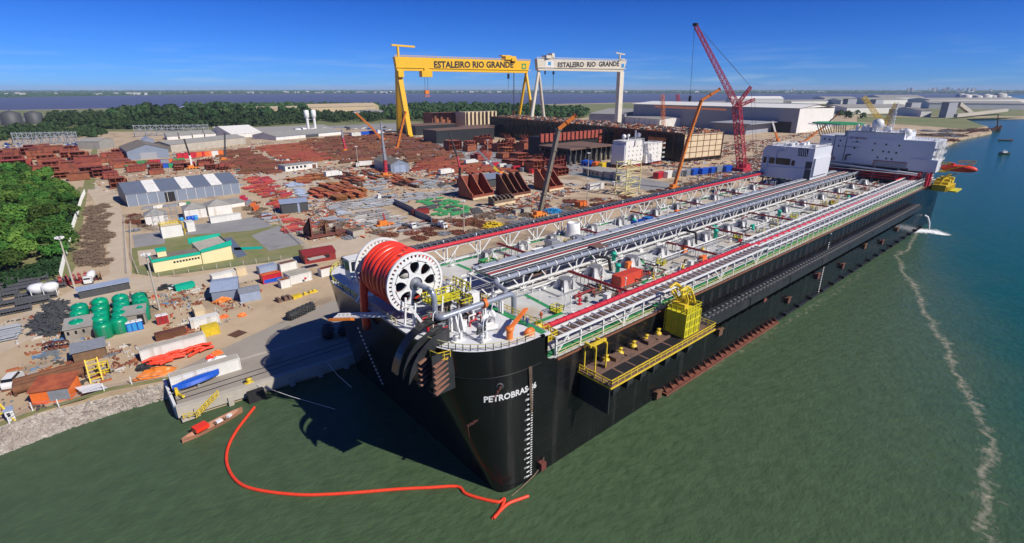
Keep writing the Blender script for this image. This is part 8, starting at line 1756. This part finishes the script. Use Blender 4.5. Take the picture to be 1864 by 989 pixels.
# floating boom: linked red floats
bl = [(463, 742), (447, 762), (430, 785), (416, 812), (412, 838), (420, 862), (436, 880), (460, 890), (500, 897), (550, 901), (600, 900), (660, 896), (720, 891), (780, 888), (832, 886), (848, 899), (880, 909), (908, 914), (918, 908), (912, 926), (898, 944), (906, 934), (925, 917), (948, 908), (962, 903)]
pts = [at(x, y, .15) for x, y in bl]; cum = [0]
for a, b in zip(pts, pts[1:]): cum.append(cum[-1] + (b - a).length)
def bpt(d):
    for i in range(len(cum) - 1):
        if cum[i + 1] >= d: return pts[i].lerp(pts[i + 1], (d - cum[i]) / (cum[i + 1] - cum[i]))
    return pts[-1]
t = thing('oil_boom', 'red floating oil boom curving from the quay round to the ship bow', 'boom', (pts[0].x, pts[0].y, 0))
def cr(i, f):
    P0, P1, P2, P3 = (pts[max(0, min(len(pts) - 1, k))] for k in (i - 1, i, i + 1, i + 2)); return .5 * ((2 * P1) + (P2 - P0) * f + (2 * P0 - 5 * P1 + 4 * P2 - P3) * f * f + (3 * P1 - P0 - 3 * P2 + P3) * f ** 3)
sm_ = [cr(i, k / 5) for i in range(len(pts) - 1) for k in range(5)] + [pts[-1]]; br = random.Random(4)
for i in range(0, len(sm_) - 1, 2): part('float', MB().path((sm_[i:i + 3] if i + 2 < len(sm_) else sm_[i:]), .29, 10), 'boom_orange', t)
# fences
def fence(px, name, label, h_=2.2, step=3.0, mt='concrete_light', wire=True):
    P_ = [G(*q) for q in px]; t = thing(name, label, 'fence', P_[0]); pm = MB(); wm = MB()
    for a, b in zip(P_, P_[1:]):
        n_ = max(1, int((b - a).length / step))
        for i in range(n_): q = a.lerp(b, i / n_); pm.beam(q, q + Vector((0, 0, h_)), .18)
        for z in (.5, 1.2, 1.9): wm.beam(a + Vector((0, 0, z)), b + Vector((0, 0, z)), .05)
    part('posts', pm, mt, t); part('wires', wm, 'grey_steel', t)
fence([(112, 508), (118, 480), (130, 430), (150, 365), (156, 352)], 'wire_fence', 'white post fence along the edge of the near wood', 3.0, 1.8, 'white')
fence([(238, 408), (240, 470), (252, 500), (290, 505), (420, 486), (534, 471)], 'wire_fence', 'concrete post fence round the lawn of the cream building', 2.0, 4)
fence([(502, 392), (520, 420), (560, 455), (575, 462)], 'wire_fence', 'fence from the open blue shed down to the gate', 2.2, 2.5)
fence([(18, 772), (60, 748), (108, 742), (190, 712), (240, 700), (300, 690)], 'wire_fence', 'thin post fence on top of the rocky shore', 2.0, 7, 'white')
fence([(226, 400), (228, 440), (232, 500)], 'kerb_rail', 'low kerb fence along the sandy road beside the tents', 1.0, 2.5, 'concrete_light')
# small debris everywhere
DZ = [[(440, 300), (700, 300), (1000, 340), (1180, 350), (1000, 380), (790, 405), (700, 430), (560, 440), (500, 400)], [(0, 590), (130, 560), (300, 520), (480, 510), (470, 560), (300, 640), (100, 740), (0, 760)], [(230, 262), (700, 240), (1000, 280), (1000, 330), (700, 320), (440, 330), (160, 350)], [(1200, 320), (1390, 300), (1500, 255), (1380, 322), (1200, 362)], [(1000, 250), (1500, 235), (1500, 262), (1240, 310), (1000, 320)]]
def debris_mat():
    m = bpy.data.materials.new('debris'); m.use_nodes = True; t = m.node_tree; n = t.nodes; L = t.links; b = n['Principled BSDF']; b.inputs['Roughness'].default_value = .8
    g = n.new('ShaderNodeNewGeometry'); v = n.new('ShaderNodeTexVoronoi'); v.inputs['Scale'].default_value = .35; L.new(g.outputs['Position'], v.inputs['Vector']); s = n.new('ShaderNodeSeparateColor'); L.new(v.outputs['Color'], s.inputs[0])
    r = n.new('ShaderNodeValToRGB'); r.color_ramp.interpolation = 'CONSTANT'; e = r.color_ramp.elements; e[0].color = (.22, .07, .035, 1); e[1].position = .34; e[1].color = (.07, .06, .05, 1)
    for p_, c in ((.42, (.5, .48, .44, 1)), (.6, (.3, .28, .26, 1)), (.74, (.34, .11, .04, 1)), (.84, (.14, .16, .18, 1)), (.92, (.55, .1, .04, 1)), (.96, (.1, .2, .35, 1))): q = e.new(p_); q.color = c
    L.new(s.outputs[0], r.inputs[0]); L.new(r.outputs[0], b.inputs['Base Color']); M['debris'] = m
debris_mat()
for zi, (z_, n_) in enumerate(zip(DZ, (4200, 1100, 3000, 1700, 1800))):
    poly = [tuple(G(*q)[:2]) for q in z_]; xs = [p[0] for p in poly]; ys = [p[1] for p in poly]; m = MB(); r = random.Random(50 + zi); c = 0
    while c < n_:
        u, v_ = r.random(), r.random(); i = r.randrange(len(z_)); a, b, d_ = z_[i], z_[(i + 3) % len(z_)], z_[(i + 1) % len(z_)]; x = a[0] * (1 - u) + b[0] * u; y = a[1] * (1 - u) + b[1] * u; x = x * (1 - v_ * .4) + d_[0] * v_ * .4; y = y * (1 - v_ * .4) + d_[1] * v_ * .4
        p = G(x, y); c += 1
        k = (p - CAM).length / 300; k = max(.5, k ** .8); s_ = r.uniform(.3, 1.3) * k; e_ = r.random()
        m.cb(p + Vector((0, 0, .15 + .1 * e_)), (s_ * (1 + 2.5 * (e_ > .6)), s_ * .5, r.uniform(.2, .9) * min(k, 1.6)), r.choice([0, 1.57, r.random() * 3]))
    struct('debris', m, 'debris', 'small steel offcuts, crates and rubbish littering the yard', 'stuff')
for o in list(col.objects):      # prototypes that were never placed
    if o.parent is None and o.get('label') == 'x' and o.name not in _used:
        for c in list(o.children): bpy.data.objects.remove(c)
        bpy.data.objects.remove(o)
# ---- the air
hz = MB().box(-27000, -27000, -4, 27000, 27000, 140)
hm = bpy.data.materials.new('haze'); hm.use_nodes = True; hn = hm.node_tree; hn.nodes.clear(); ho = hn.nodes.new('ShaderNodeOutputMaterial'); pv = hn.nodes.new('ShaderNodeVolumePrincipled')
pv.inputs['Color'].default_value = (0.62, 0.78, 1.0, 1); pv.inputs['Density'].default_value = 4.0e-5; pv.inputs['Anisotropy'].default_value = 0.0; hn.links.new(pv.outputs[0], ho.inputs['Volume']); M['haze'] = hm
struct('haze', hz, 'haze', 'thin blue haze over the far shore', 'stuff')
